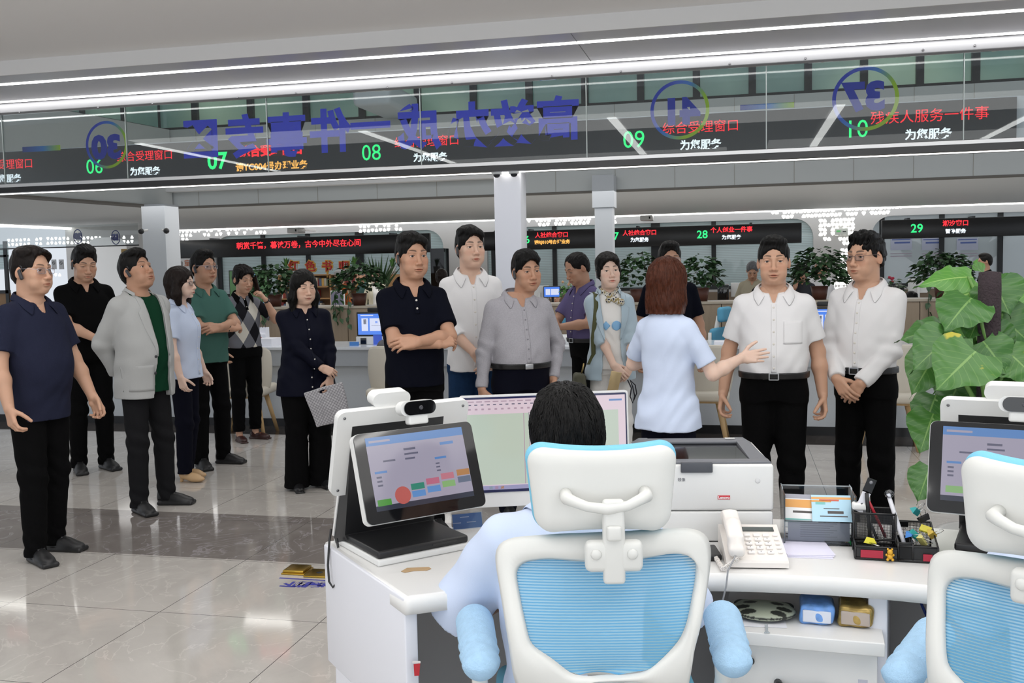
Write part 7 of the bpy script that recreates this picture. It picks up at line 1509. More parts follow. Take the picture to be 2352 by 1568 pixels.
    if not nofeet:
        S = LS = Sdf(); TL = [(z, a, b*1.0, c_, d) for z, a, b, c_, d in [tuple(r) for r in T] if z <= 1.11]; lw = legs.get('w', 1.0); hem = legs.get('hem', .035)
        S.loft([(.84, 0, .150*ws, .10, .11)]+[r for r in TL if r[0] > .85], grow=.012+legs.get('g', 0), z0=.84, z1=tz+.012, k=.03)
        for (kn, an), sx in zip(fe, (-1, 1)):
            S.cap((sx*.078*ws, .002, .865), kn, .094*ws*lw, .069*lw, k=.035); S.cap(kn, (an[0], an[1], hem), .070*lw, legs.get('ankle', .057), k=.02)
        am = legs.get('wr', 1.0)*.0024
        fea = fe
        def wr(P):
            d = np.zeros(len(P), f32)
            for (kn, an) in fea:
                for q, rr_, ff in ((kn, .12, 60), (np.array((an[0], an[1], hem+.05)), .10, 75)):
                    g = np.exp(-(np.linalg.norm(P-A3(q), axis=1)/rr_)**2); d += g*am*1.7*np.sin(ff*(P[:, 2]+.5*P[:, 0])+4*np.sin(17*P[:, 1]+3))
            return d+am*.5*np.sin(30*P[:, 0]+9*P[:, 2])*np.sin(12*P[:, 2]+5)
        S.add(wr, (0, 0, .5), 1.2, 0, 'd')
        S.add(lambda P: np.maximum(hem-P[:, 2], P[:, 2]-tz-.01), (0, 0, .5), 1.2, .002, 'i')
        xs = [f[0] for f in feet]; ys = [f[1] for f in feet]
        V, F = S.nets((min(xs+[-.24*ws])-.1, min(ys+[-.26-belly])-.08, 0), (max(xs+[.24*ws])+.1, max(ys+[.24])+.1, tz+.05), .0075*max(1, res*.8)); mk('trousers', V, F, legs['mat'])
        if legs.get('belt'):
            B = Sdf(); B.loft([tuple(r) for r in T if r[0] <= 1.11], grow=.025, z0=tz-.018, z1=tz+.018)
            V, F = B.nets((-.27*ws, -.29-belly, tz-.04), (.27*ws, .25, tz+.04), .005); bo = mk('belt', V, F, mat('belt_black', (.010, .010, .011), .35))
            q = front(B, [0], [tz])[0]; mb = MB(); k = legs['belt']
            if k == 'plate': mb.box((0, 0, 0), (.052, .008, .034), bev=.003)
            else:
                for d_ in ((.048, .006, .005, 0, .017), (.048, .006, .005, 0, -.017), (.005, .006, .036, -.024, 0), (.005, .006, .036, .024, 0)): mb.box((d_[3], 0, d_[4]), d_[:3])
            b = mb.obj('buckle', mat('buckle_steel', (.62, .62, .63), .3, 1.0), bo); b.location = (q[0]*s, (q[1]-.005)*s, q[2]*s); b.scale = (s, s, s); b['label'] = 'steel belt buckle'
        for (fx, fy, fr), sx in zip(feet, (-1, 1)):
            o = link('shoe', shoe_mesh(legs.get('shoe', 'sneaker')), root); o.location = (fx*s, fy*s, 0); o.rotation_euler = (0, 0, R(fr)); o.scale = (s*(.9 if fem else 1),)*3
            if legs.get('shoemat'): o.material_slots[0].link = 'OBJECT'; o.material_slots[0].material = legs['shoemat']
    # --- worn things
    M4 = Matrix.Scale(s, 4) @ MH
    if 'ear' in acc or 'earw' in acc:
        ex = -1; mb = MB(); rot = Matrix.Translation((ex*.083, -.004, -.022)) @ Euler((R(-24), R(0), R(ex*12))).to_matrix().to_4x4()
        mb.box((0, 0, 0), (.013, .0175, .056), bev=.004, mx=M4 @ rot); mb.box((-.0068, 0, 0), (.002, .013, .046), bev=.001, mx=M4 @ rot)
        mb.tube([(ex*.080, -.012, .004), (ex*.079, -.010, .020), (ex*.078, .006, .027), (ex*.077, .022, .018), (ex*.077, .027, .0)], .0028, 6, mx=M4)
        mb.obj('earpiece', mat('earpiece_grey', (.035, .036, .042), .4), root)['label'] = 'grey clip-on earpiece'
    if 'glasses' in acc or 'glassesdark' in acc:
        gm = mat('glasses_rim', (.16, .12, .11), .3, .8) if 'glassesdark' in acc else mat('glasses_silver', (.55, .52, .56), .25, .9); mb = MB(); ml = MB()
        for sx in (-1, 1):
            pts = [(sx*.0345+x, -.1015+.010*abs((sx*.0345+x)/.06)**2, -.006+z) for x, z in rrect(.047, .030, .010, 4)]; mb.tube(pts+[pts[0]], .0011, 6, mx=M4)
            n = len(pts); ml.add(pts, [tuple(range(n))], mx=M4)
            mb.tube([(sx*.058, -.093, .002), (sx*.074, -.06, .006), (sx*.080, .0, .008), (sx*.080, .022, -.01)], .0014, 6, mx=M4)
        mb.tube([(-.011, -.1015, -.001), (0, -.108, .003), (.011, -.1015, -.001)], .0013, 6, mx=M4)
        go = mb.obj('glasses', gm, root); ml.obj('lens', glass_mat('lens_glass', (.97, .97, 1.0), 1.6), go)
    if 'watch' in acc:
        for sx, (el, wr, a) in AR.items():
            if a.get('watch'):
                d = unit(wr-el); p = wr-d*.02; mx_ = Matrix.Scale(s, 4) @ frame_mx(p, np.cross(d, np.array(a.get('b', (sx, .2, 0)))), d)
                mb = MB(); vs = [(math.cos(q)*.029, y, math.sin(q)*.025) for y in (-.008, .008) for q in np.linspace(0, 6.283, 25)[:-1]]
                mb.add(vs, [(k, (k+1) % 24, 24+(k+1) % 24, 24+k) for k in range(24)], 0, True, mx_); mb.lathe([(.0, .0), (.0165, 0), (.0165, .007), (0, .008)], 20, mx=mx_ @ Matrix.Translation((0, 0, .024)))
                mb.obj('watch', mat('watch_black', (.012, .012, .012), .3), root)['label'] = 'black wristwatch'
    root['_s'] = s
    return dict(root=root, s=s, MH=MH, arms=AR, shirt=SS, jacket=J, trousers=LS, put=put, mk=mk, shirt_o=sho, M=Matrix.Translation(root.location) @ Matrix.Rotation(R(yaw), 4, 'Z') @ Matrix.Scale(s, 4))

def strands(S, c, MH, s, m, par):
    """many fine tapering locks lying on the hair"""
    rg = np.random.default_rng(5); n = c['strands']; L = c.get('sl', .05); o = A3(c.get('whorl', (.01, .05, .11)))
    d = rg.normal(size=(n*3, 3)).astype(f32); d /= np.linalg.norm(d, axis=1, keepdims=True); P = d*A3((.1, .12, .11))+A3((0, .012, .03))
    P = S.stick(P, 0.0, 6); ok = np.abs(S(P)) < .003; P = P[ok][:n]; n = len(P)
    pts = [P]; T = P-o; T[:, 2] -= .05*c.get('down', 1.0); T += rg.normal(size=T.shape).astype(f32)*.018; T /= np.linalg.norm(T, axis=1, keepdims=True)
    k = 5; ln = (L*(.6+.8*rg.random(n))).astype(f32)
    for i in range(k):
        g = S.grad(P); T = T-g*(T*g).sum(1, keepdims=True); T += A3((0, 0, -.10*c.get('down', 1.0))); T /= np.linalg.norm(T, axis=1, keepdims=True)
        P = P+T*(ln/k)[:, None]; dd = S(P); P = P+g*((.0012+.0018*rg.random(n).astype(f32))*(1-.2*i/k)-dd)[:, None].clip(-.006, .006); pts.append(P)
    pts = np.stack(pts, 1); G = S.grad(pts.reshape(-1, 3)).reshape(pts.shape); dT = np.gradient(pts, axis=1); B = np.cross(dT, G); B /= np.linalg.norm(B, axis=2, keepdims=True)+1e-9
    w = np.array([.7, 1, 1, .9, .6, .1], f32)[None, :, None]*c.get('sw', .0012); a = pts-B*w; b = pts+B*w; t = pts+G*.0012*w/.0012*.6
    V = np.stack([a, t, b], 2).reshape(-1, 3); F = []
    base = (np.arange(n)*(k+1)*3)[:, None]
    for i in range(k):
        for j in range(2): F.append(np.concatenate([base+i*3+j, base+i*3+j+1, base+(i+1)*3+j+1, base+(i+1)*3+j], 1))
    link('hair_locks', np_mesh('hair_locks', app(MH, V)*f32(s), np.concatenate(F), m), par)
# ------------------------------------------------------------------ the people
def yc(px): return 13-math.degrees(math.atan((px-1176)/FPX))
def at(px, d): p = PD(px, 600, d); return (p.x, p.y)
def hang(sx, y=-.03, z=.865, x=.25, **k): return dict(dict(w=(sx*x, y, z)), **k)
def cloth(name, c, rough=.85, bump=(420, .18), **k): return mat(name, lin(c), rough, bump=bump, spec=.08, **k)
TR_black = cloth('trousers_black', '#0a0a0b'); TR_char = cloth('trousers_charcoal', '#1e1e20'); TR_navy = cloth('trousers_navy', '#0f101c'); TR_jean = cloth('jeans_blue', '#20395a', bump=(700, .4), var=(30, .15)); TR_white = cloth('trousers_white', '#e6e5e2')
P_navy = cloth('polo_navy', '#25283a'); P_black = cloth('polo_black', '#080809'); P_dnavy = cloth('polo_dark_navy', '#0b0d18'); P_green = cloth('polo_green', '#466b62'); T_green = cloth('tee_green', '#133a27'); J_grey = cloth('blazer_grey', '#b4b5b4')
S_white = cloth('shirt_white', '#e6e5e6', bump=(500, .1)); S_blue2 = cloth('shirt_pale_blue', '#cfdbf2', bump=(500, .1)); S_grey = cloth('shirt_grey', '#a9a7ad', var=(160, .10)); S_purple = cloth('shirt_purple', '#625a80'); B_navy = cloth('blouse_navy', '#0d0f1e', .6); J_blue = mat('blazer_blue', lin('#a9bdc9'), .38, spec=.5, sheen=.3); T_white = cloth('tee_white', '#eceae6')
SH_tan = mat('shoe_tan', lin('#c9a67c'), .4); SH_mar = mat('shoe_maroon', (.045, .016, .014), .3, attr='tint'); SH_blk = mat('shoe_leather', (.01, .01, .011), .3)
CROSS = dict(armR=dict(w=(.085, -.235, 1.115), f=(.92, .22, .15), b=(-.1, -.7, .7), curl='wrap', hint=(-1, .1, -.55)), armL=dict(w=(-.035, -.275, 1.135), f=(-.93, .0, -.05), b=(.1, -.85, .5), curl='soft', hint=(1, .1, -.55)))
def clasp(z=.90, y=-.215, dx=0.0): return dict(armR=dict(w=(-.055+dx, y, z+.02), f=(.62, -.2, -.75), b=(-.2, -1, .1), curl='soft', hint=(-.7, .7, 0)), armL=dict(w=(.07+dx, y+.03, z), f=(-.6, -.1, -.8), b=(.2, -1, .1), curl='soft', hint=(.7, .7, 0)))
BEHIND = dict(armR=dict(w=(-.08, .185, .92), f=(.7, .1, -.7), b=(-.2, 1, 0), hint=(-1, .4, 0), vis=0), armL=dict(w=(.08, .20, .90), f=(-.7, .1, -.7), b=(.2, 1, 0), hint=(1, .4, 0), vis=0))
def P(px, d, H, rel, label, **k): return person(label, at(px, d), H, yc(px)+rel, **k)
def inhand(pp, loc): return pp['M'] @ Vector(loc)
def phone(name_label, pp, c, x, y, m, size=(.074, .152, .008), cam_=True):
    """mobile phone; c, axes in the holder's own frame"""
    M = pp['M']; M = M @ frame_mx(c, x, y); t = thing('mobile_phone', name_label, 'phone'); t.matrix_world = M.normalized() if False else Matrix.Translation(M.translation) @ M.to_quaternion().to_matrix().to_4x4()
    mb = MB(); mb.box((0, 0, 0), size, bev=.0035); mb.obj('body', m, t); mb = MB(); mb.box((0, 0, size[2]/2+.0004), (size[0]*.93, size[1]*.96, .0006)); mb.obj('screen', M_glossb, t)
    return t

p1 = P(70, 5.28, 1.68, 40, 'person in a navy zip-neck polo with rimless glasses, nearest at the left edge', wide=1.10, belly=.055, head=(6, -1, 0), face=dict(fat=1.0, eye=.8, stubble=.25, browt=1.1), hair=dict(style='side', col='#17110f', facz=.018, facw=.004, top=.012),
       top=dict(mat=P_navy, collar=dict(fall=.045, pt=.03, gap=150), hem=.785, flare=.004, vee=.12, veew=.046, slv=1.08), legs=dict(mat=TR_black, w=1.06, wr=1.5, waist=.82), armR=hang(-1, -.10, .88, .27), armL=hang(1, -.14, .875, .25), feet=((-.10, -.05, -20), (.11, .05, 12)), acc=('glasses', 'ear'))
p2 = P(190, 7.65, 1.77, 14, 'person in a black polo shirt looking down at a phone, behind the navy polo person', wide=1.12, belly=.03, head=(2, 20, 0), face=dict(fat=.6, eye=.15, stubble=.2), hair=dict(style='brush', col='#0c0a0a'),
       top=dict(mat=P_black, collar=dict(fall=.042, pt=.03, gap=152), hem=.86), legs=dict(mat=TR_black, wr=1.5), armR=dict(w=(-.02, -.30, 1.035), f=(.92, -.3, -.05), b=(.1, -.55, -.8), curl='phone', hint=(-1, .5, -.6)), armL=hang(1), acc=('ear',))
phone('grey phone held by the person in the black polo shirt', p2, (.085, -.375, 1.075), (.9, -.35, .0), (-.1, .55, .8), mat('phone_grey', lin('#8b8c90'), .25, .5))
p3 = P(318, 6.35, 1.675, 34, 'person in a light grey blazer over a green tee, looking up', wide=1.08, belly=.035, head=(14, -17, 0), face=dict(fat=.7, eye=.9, browup=.003, stubble=.3), hair=dict(style='quiff', col='#0d0b0a', burn=-.02), skin='tan',
       top=dict(mat=T_green, sleeve='none', hem=.80, open=0, name='tee'), jacket=dict(mat=J_grey, sleeve='long', hem=.765, open=([.74, .95, 1.10, 1.30, 1.46], [.075, .055, .045, .062, .075]), cx=.03, btn=1.04, buttons=((-.035, 1.04), (-.035, .93)), bmat=mat('button_dark', (.03, .03, .035), .3), pockets=((-.115, .90),), flare=.02), legs=dict(mat=TR_char, wr=1.5), feet=((-.11, -.06, -12), (.13, -.02, 32)), acc=('ear',), **BEHIND)
p4 = P(412, 7.2, 1.57, 62, 'person with wavy dark hair and thin glasses in a pale blue shirt, seen side-on', sex='woman', head=(4, -2, 0), face=dict(eye=.8, lip=(.9, .5, .5)), hair=dict(style='wavy', col='#1e1613', len=-.15), skin='pale',
       top=dict(mat=S_blue2, collar=dict(fall=.035, pt=.03, gap=150, r=(.071, .073)), hem=.845, flare=.006, placket=(1.375, .87)), legs=dict(mat=TR_navy, shoe='pump', shoemat=SH_tan, hem=.07), armR=hang(-1, -.08, .87, .22), armL=hang(1, -.06, .87, .22), acc=('glassesdark',), feet=((-.07, -.02, 0), (.07, .04, 5)))
p5 = P(466, 7.74, 1.70, 30, 'person in a green polo shirt with crossed arms and glasses', wide=1.04, belly=.02, head=(8, -1, 0), face=dict(fat=.4, eye=.8), hair=dict(style='brush', col='#0d0b09'), skin='tan',
       top=dict(mat=P_green, collar=dict(fall=.042, pt=.03, gap=152), hem=.845), legs=dict(mat=TR_black), acc=('glasses', 'ear', 'watch'), feet=((-.10, -.03, -15), (.12, .0, 30)), **{**CROSS, 'armR': dict(CROSS['armR'], watch=1)})
def argyle():
    m = cloth('argyle_knit', '#6f7074'); nt = m.node_tree; b = nt.nodes['Principled BSDF']; N = nt.nodes.new; L = nt.links; tc = N('ShaderNodeTexCoord'); sp = N('ShaderNodeSeparateXYZ'); L.new(tc.outputs['Object'], sp.inputs[0])
    def mth(op, a, v):
        n = N('ShaderNodeMath'); n.operation = op
        for i, q in enumerate((a, v)):
            if hasattr(q, 'is_output'): L.new(q, n.inputs[i])
            elif q is not None: n.inputs[i].default_value = q
        return n.outputs[0]
    x = mth('DIVIDE', sp.outputs[0], .115); z = mth('DIVIDE', sp.outputs[2], .20); u = mth('ADD', x, z); v = mth('SUBTRACT', x, z); fu = mth('FLOOR', u, None); fv = mth('FLOOR', v, None)
    k = mth('MODULO', mth('ADD', mth('ADD', fu, fv), 40.0), 2.0); k2 = mth('MODULO', mth('ADD', fu, 40.0), 2.0)
    m1 = N('ShaderNodeMix'); m1.data_type = 'RGBA'; L.new(k2, m1.inputs[0]); m1.inputs[6].default_value = (*lin('#d8d3c6'), 1); m1.inputs[7].default_value = (*lin('#1d1d21'), 1)
    m2 = N('ShaderNodeMix'); m2.data_type = 'RGBA'; L.new(k, m2.inputs[0]); L.new(m1.outputs[2], m2.inputs[6]); m2.inputs[7].default_value = (*lin('#6f7076'), 1); L.new(m2.outputs[2], b.inputs['Base Color']); return m
p6 = P(553, 8.9, 1.59, 22, 'person in a grey argyle knit top holding a phone to the ear', sex='woman', wide=1.12, belly=.02, head=(10, 12, 0), face=dict(fat=.5, eye=.4, lip=(.9, .62, .6)), hair=dict(style='lady', col='#120e0c', rough=.003),
       top=dict(mat=argyle(), cmat=P_black, collar=dict(fall=.045, pt=.03, gap=148, r=(.071, .073)), hem=.93, slen=.8, placket=(1.42, 1.30), buttons=2), legs=dict(mat=TR_black, shoe='loafer', shoemat=SH_mar, hem=.10), armR=hang(-1, -.10, .9), armL=dict(w=(.165, -.175, 1.395), f=(-.55, .12, .8), b=(.75, -.5, .2), curl='wrap', hint=(.7, -.3, -1), watch=1), acc=('watch',), feet=((-.09, -.02, -5), (.10, .03, 32)))
phone('black phone held to the ear by the person in the argyle top', p6, (.108, -.095, 1.545), (.2, -.9, .2), (-.15, .25, .95), M_blk)
p7 = P(693, 6.84, 1.53, 16, 'person with long black hair in a dark navy blouse, hands folded over a bag', sex='woman', wide=1.30, belly=.035, head=(6, 6, 0), face=dict(fat=.8, eye=.1, lip=(.85, .58, .58)), hair=dict(style='wavy', col='#0c0a09', len=-.185), skin='fair',
       top=dict(mat=B_navy, sleeve='long', collar=dict(fall=.038, pt=.04, gap=146, r=(.072, .074)), hem=.76, flare=.03, placket=(1.37, .80), buttons=8, slv=1.25), legs=dict(mat=TR_black, w=1.22, ankle=.098, hem=.02, shoe='plain', shoemat=SH_blk), armR=dict(w=(.05, -.255, .985), f=(.85, -.2, -.45), b=(-.1, -.9, .45), curl='soft', hint=(-1, .4, -.3)), armL=dict(w=(.135, -.205, .84), f=(-.12, -.12, -.98), b=(.25, -.95, 0), curl='wrap', hint=(.9, .6, 0)), acc=('earw',))
# grey patterned bag and phone in the lower hand
def bag_mat():
    m = mat('bag_grey', lin('#b3b1b3'), .55, var=(9, .10)); nt = m.node_tree; b = nt.nodes['Principled BSDF']; N = nt.nodes.new; L = nt.links; tc = N('ShaderNodeTexCoord'); mp = N('ShaderNodeMapping'); mp.inputs['Rotation'].default_value = (0, 0, .785); ck = N('ShaderNodeTexBrick'); ck.offset = 0; ck.inputs['Scale'].default_value = 30; ck.inputs['Color1'].default_value = (*lin('#b9b7ba'), 1); ck.inputs['Color2'].default_value = (*lin('#a9a7aa'), 1); ck.inputs['Mortar'].default_value = (*lin('#77757a'), 1); ck.inputs['Mortar Size'].default_value = .05; ck.inputs['Brick Width'].default_value = .5; ck.inputs['Row Height'].default_value = .5
    L.new(tc.outputs['Object'], mp.inputs[0]); L.new(mp.outputs[0], ck.inputs[0]); L.new(ck.outputs[0], b.inputs['Base Color']); return m
bg2 = thing('shopping_bag', 'grey lattice-patterned plastic bag hanging from the hand of the navy blouse person', 'bag'); ctr = PD(754, 930, 6.58); bg2.matrix_world = Matrix.Translation(ctr) @ frame_mx((0, 0, 0), (math.cos(R(8)), math.sin(R(8)), .27), (0, 0, 1))
S = Sdf(); hw, hh = .130, .125
S.rbox((0, 0, 0), (hw, hh, .012), .008); S.add(lambda Q: (np.abs(Q[:, 2])*0+.004*np.sin(30*Q[:, 0]+14*Q[:, 1])*np.sin(11*Q[:, 1]+2)-.010*np.exp(-(Q[:, 0]/.05)**2-((Q[:, 1]-.02)/.09)**2)).astype(f32), (0, 0, 0), 1, 0, 'd'); S.ell((-.005, .098, 0), (.030, .011, .05), k=.004, op='s')
V, F = S.nets((-.15, -.145, -.04), (.15, .145, .04), .004); V[:, 0] *= 1+.06*(V[:, 1]/.12); link('bag_body', np_mesh('bag_body', V, F, bag_mat()), bg2)
phone('pale pink phone with a round black camera held behind the grey bag', p7, (.118, -.245, .76), (.6, -.2, -.75), (.75, 0, .6), mat('phone_pink', lin('#e2d3e2'), .3))
p8 = P(945, 5.6, 1.725, 12, 'person in a dark navy polo with crossed arms, behind the left terminal', wide=1.06, belly=.03, head=(10, 1, 0), face=dict(fat=.6, eye=.9, stubble=.4), hair=dict(style='side', col='#0c0a09', top=.016), skin='tan',
       top=dict(mat=P_dnavy, collar=dict(fall=.042, pt=.032, gap=152), hem=.87, placket=(1.375, 1.28), buttons=2), legs=dict(mat=TR_black), acc=('ear',), **CROSS)
p9 = P(1080, 6.4, 1.785, 10, 'tall person in a loose white shirt with rolled sleeves and blue jeans', wide=1.02, head=(10, -2, 0), face=dict(fat=.5, eye=.7, browt=1.2, lip=(.86, .5, .48)), hair=dict(style='side', col='#0a0909', top=.02), skin='fair',
       top=dict(mat=S_white, sleeve='roll', collar=dict(fall=.040, pt=.04, gap=154), hem=.835, flare=.012, placket=(1.38, .87), buttons=7), legs=dict(mat=TR_jean), acc=('ear',), **clasp(.94, -.215, .03))
p10 = P(1190, 5.95, 1.62, 18, 'person in a grey long-sleeved shirt with a steel belt buckle', wide=1.20, belly=.05, hx=.09, head=(6, 3, -3), face=dict(fat=.6, eye=.7, browt=1.2, stubble=.2), hair=dict(style='bowl', col='#0a0909'), skin='tan',
       top=dict(mat=S_grey, sleeve='long', tuck=True, collar=dict(fall=.040, pt=.035, gap=148), placket=(1.375, 1.02), buttons=6, vee=.09, bmat=mat('button_grey', lin('#8b8a90'), .4), wr=1.3), legs=dict(mat=TR_navy, belt='plate', waist=1.0, w=1.04), armR=dict(w=(-.275, -.04, .86), f=(.05, -.05, -1), b=(-1, -.3, 0), curl='grip'), armL=dict(w=(.205, -.06, .90), f=(-.15, -.2, -1), b=(1, .2, 0), hint=(1, .8, 0), vis=0), acc=('ear',))
hb = thing('handbag', 'dark bag with black and white handles held by the person in the grey shirt', 'bag'); q = inhand(p10, (-.275, -.06, .60)); hb.location = q; hb.rotation_euler = (0, 0, R(yc(1212)+60)); S = Sdf(); S.rbox((0, 0, -.08), (.16, .05, .12), .02); V, F = S.nets((-.19, -.08, -.23), (.19, .08, .06), .008); link('bag_body', np_mesh('bag_body', V, F, M_blk), hb)
for sy, m in ((-1, M_blk), (1, M_wplast)): mb = MB(); mb.tube([(-.06, sy*.035, .03), (-.035, sy*.02, .12), (0, sy*.012, .175), (.035, sy*.02, .12), (.06, sy*.035, .03)], .004, 6); mb.obj('handle', m, hb)
p11 = P(1346, 7.9, 1.64, -52, 'person with receding hair in a purple shirt reading a phone', wide=1.06, belly=.03, head=(-6, 24, 0), face=dict(fat=.4, eye=.3), hair=dict(style='short', col='#100d0c', facz=.030, facw=.004, top=.008), skin='tan', lean=lambda z: -.05*max(0, (z-1.0)/.5),
       top=dict(mat=S_purple, tuck=True, collar=dict(fall=.04, pt=.03, gap=150), placket=(1.375, 1.03)), legs=dict(mat=TR_black, belt='frame'), armR=dict(w=(-.04, -.36, 1.12), f=(.4, -.75, .3), b=(-.5, -.2, -.8), curl='phone', hint=(-1, .4, -.8)), armL=dict(w=(.08, -.35, 1.11), f=(-.4, -.75, .3), b=(.6, -.2, -.7), curl='phone', hint=(1, .4, -.8)))
phone('black phone held by the person in the purple shirt', p11, (.0, -.455, 1.185), (1, 0, 0), (0, -.7, .7), M_blk)
p12 = P(1398, 6.8, 1.60, 8, 'person with short hair in a satin blue blazer, patterned scarf and white trousers', sex='woman', head=(6, -3, -3), face=dict(fat=.4, eye=.8, lip=(.95, .48, .46), bag=.3), hair=dict(style='lady', col='#0e0b0a', top=.022), skin='pale',
       top=dict(mat=T_white, sleeve='none', hem=.88, open=0, name='tee'), jacket=dict(mat=J_blue, sleeve='three', hem=.80, open=([.76, .92, 1.10, 1.30, 1.46], [.085, .075, .060, .075, .085]), cx=.0, btn=1.10, flare=.02, slv=1.1), legs=dict(mat=TR_white), acc=('earw',), **clasp(.90, -.225, .05))
# print on the tee, scarf, strap and shoulder bag
Ms = mat('print_blue', lin('#8bbde6'), .6); V, F = patch(p12['shirt'], lambda z: (-.045-.032*max(0, 1-abs(z-1.205)/.035), -.045+.032*max(0, 1-abs(z-1.205)/.035)), np.linspace(1.24, 1.17, 9), .003); p12['mk']('tee_print', V, F, Ms, par=p12['shirt_o'])
V, F = patch(p12['shirt'], lambda z: (.032-math.sqrt(max(1e-6, .036**2-(z-1.205)**2)), .032+math.sqrt(max(1e-6, .036**2-(z-1.205)**2))), np.linspace(1.2405, 1.1695, 11), .0032); p12['mk']('tee_print', V, F, Ms, par=p12['shirt_o'])
S = Sdf(); S.cap((-.055, .0, 1.455), (0, -.065, 1.415), .022); S.cap((.055, 0, 1.455), (0, -.065, 1.415), .022, k=.01); S.cap((-.05, .05, 1.462), (.05, .05, 1.462), .02, k=.02); S.cap((.06, .02, 1.46), (.05, .05, 1.46), .02); S.cap((-.06, .02, 1.46), (-.05, .05, 1.46), .02); S.cap((0, -.07, 1.41), (.075, -.085, 1.375), .020, .028, k=.01); S.cap((0, -.07, 1.41), (-.02, -.08, 1.39), .018, .02, k=.01)
V, F = S.nets((-.11, -.13, 1.32), (.12, .09, 1.5), .005)
def scarf_mat():
    m = mat('scarf_print', lin('#d8d4c8'), .6); nt = m.node_tree; b = nt.nodes['Principled BSDF']; v = nt.nodes.new('ShaderNodeTexVoronoi'); v.inputs['Scale'].default_value = 60; tc = nt.nodes.new('ShaderNodeTexCoord'); r = nt.nodes.new('ShaderNodeValToRGB'); r.color_ramp.interpolation = 'CONSTANT'; e = r.color_ramp.elements; e[0].color = (*lin('#2a2c34'), 1); e[1].position = .38; e[1].color = (*lin('#dedad0'), 1); x = e.new(.62); x.color = (*lin('#9a8a5a'), 1); nt.links.new(tc.outputs['Object'], v.inputs[0]); nt.links.new(v.outputs['Distance'], r.inputs[0]); nt.links.new(r.outputs[0], b.inputs['Base Color']); return m
p12['mk']('scarf', V, F, scarf_mat())
J12 = p12['jacket']; pts = J12.stick(np.array([(-.105, .03, 1.445), (-.105, -.03, 1.435), (-.112, -.09, 1.36), (-.125, -.12, 1.25), (-.14, -.125, 1.12), (-.155, -.11, 1.0), (-.18, -.08, .92)], f32), .004); sb = thing('shoulder_bag', 'olive canvas shoulder bag on a green strap at the side of the scarf person', 'bag'); sb.matrix_world = p12['M']
mb = MB(); vs = []; 
for q in pts: vs += [(q[0]-.016, q[1], q[2]), (q[0]+.016, q[1]-.002, q[2]), (q[0]+.016, q[1]-.007, q[2]+.001), (q[0]-.016, q[1]-.005, q[2]+.001)]
n = len(pts); mb.add(vs, [(i*4+k_, i*4+(k_+1) % 4, (i+1)*4+(k_+1) % 4, (i+1)*4+k_) for i in range(n-1) for k_ in range(4)], 0, True); mb.obj('strap', mat('strap_olive', lin('#4f5232'), .8), sb)
S = Sdf(); S.rbox((-.235, -.02, .765), (.045, .095, .085), .03); S.rbox((-.265, -.06, .74), (.03, .04, .05), .018, k=.01); S.add(cloth_wr(.003, 2, .8), (-.23, 0, .77), .3, 0, 'd'); V, F = S.nets((-.33, -.15, .65), (-.16, .12, .88), .006); link('bag_body', np_mesh('bag_body', V, F, mat('canvas_olive', lin('#5a5a4a'), .85, bump=(300, .3))), sb)
mb = MB(); mb.tube([(-.205, -.07, .925), (-.215, -.065, .88), (-.225, -.06, .845)], .006, 6); mb.obj('clasp', mat('clasp_brass', lin('#b8a06a'), .3, 1.0), sb)
phone('gold phone with three cameras in the hands of the scarf person', p12, (-.01, -.275, .80), (-.95, -.1, .2), (.2, -.05, 1), mat('phone_gold', lin('#cbb489'), .3, .5))
mb = MB(); o = p12['M']; pl_ = [o @ Vector(v) for v in ((.085, -.29, .82), (.11, -.30, .76), (.10, -.30, .70), (.12, -.29, .65), (.135, -.29, .70), (.12, -.30, .77), (.10, -.30, .82), (.14, -.29, .78), (.15, -.29, .72), (.125, -.30, .67))]; mb.tube(pl_, .0045, 6); tag(mb.obj('lanyard_cord', mat('cord_navy', lin('#14141e'), .6)), 'bundle of dark cord hanging from the hands of the scarf person', 'cord')
p13 = P(1538, 7.4, 1.68, 6, 'person in a navy tee mostly hidden behind the presenter in pale blue', wide=1.1, head=(4, 0, 0), face=dict(fat=.5), hair=dict(style='brush', col='#0d0b09'), skin='tan', top=dict(mat=P_dnavy, hem=.85), legs=dict(mat=TR_black), acc=('glasses',), armR=hang(-1), armL=hang(1), res=1.3)
p14 = P(1532, 4.7, 1.545, 152, 'presenter with a brown bob in a pale blue blouse, back turned, arm out', sex='woman', wide=1.02, head=(4, 2, 0), face=dict(), hair=dict(style='bob', col='#4a2618', len=-.16, strands=2600, sl=.07, sw=.0016, down=2.2, gloss=.32), skin='pale',
        top=dict(mat=S_blue2, hem=.825, slen=.78, flare=.022, open=0, wr=1.5), legs=dict(mat=TR_navy, waist=.90), armR=dict(w=(-.30, -.27, 1.19), f=(-.74, -.66, .10), b=(-.47, .86, .25), curl='flat', thumb=-.5, hint=(-.3, .3, -1)), armL=dict(w=(.08, -.24, 1.20), f=(-.5, -.4, .6), b=(.4, -.8, -.2), curl='grip', hint=(1, .3, -.7)))
p15 = P(1777, 5.17, 1.645, 0, 'person in a short-sleeved white shirt facing the camera with arms hanging', wide=1.16, belly=.045, head=(0, 0, 0), face=dict(fat=.7, eye=.75, stubble=.35, bag=1.6), hair=dict(style='brush', col='#0b0a09', burn=-.015, facz=-.006), skin='mid',
        top=dict(mat=S_white, tuck=True, collar=dict(fall=.040, pt=.036, gap=150), placket=(1.375, 1.0), buttons=6, pocket=(.10, 1.22), vee=.075, wr=1.2), legs=dict(mat=TR_black, belt='frame', waist=.985, w=1.04), armR=hang(-1, -.02, .87, .275), armL=hang(1, .0, .865, .26))
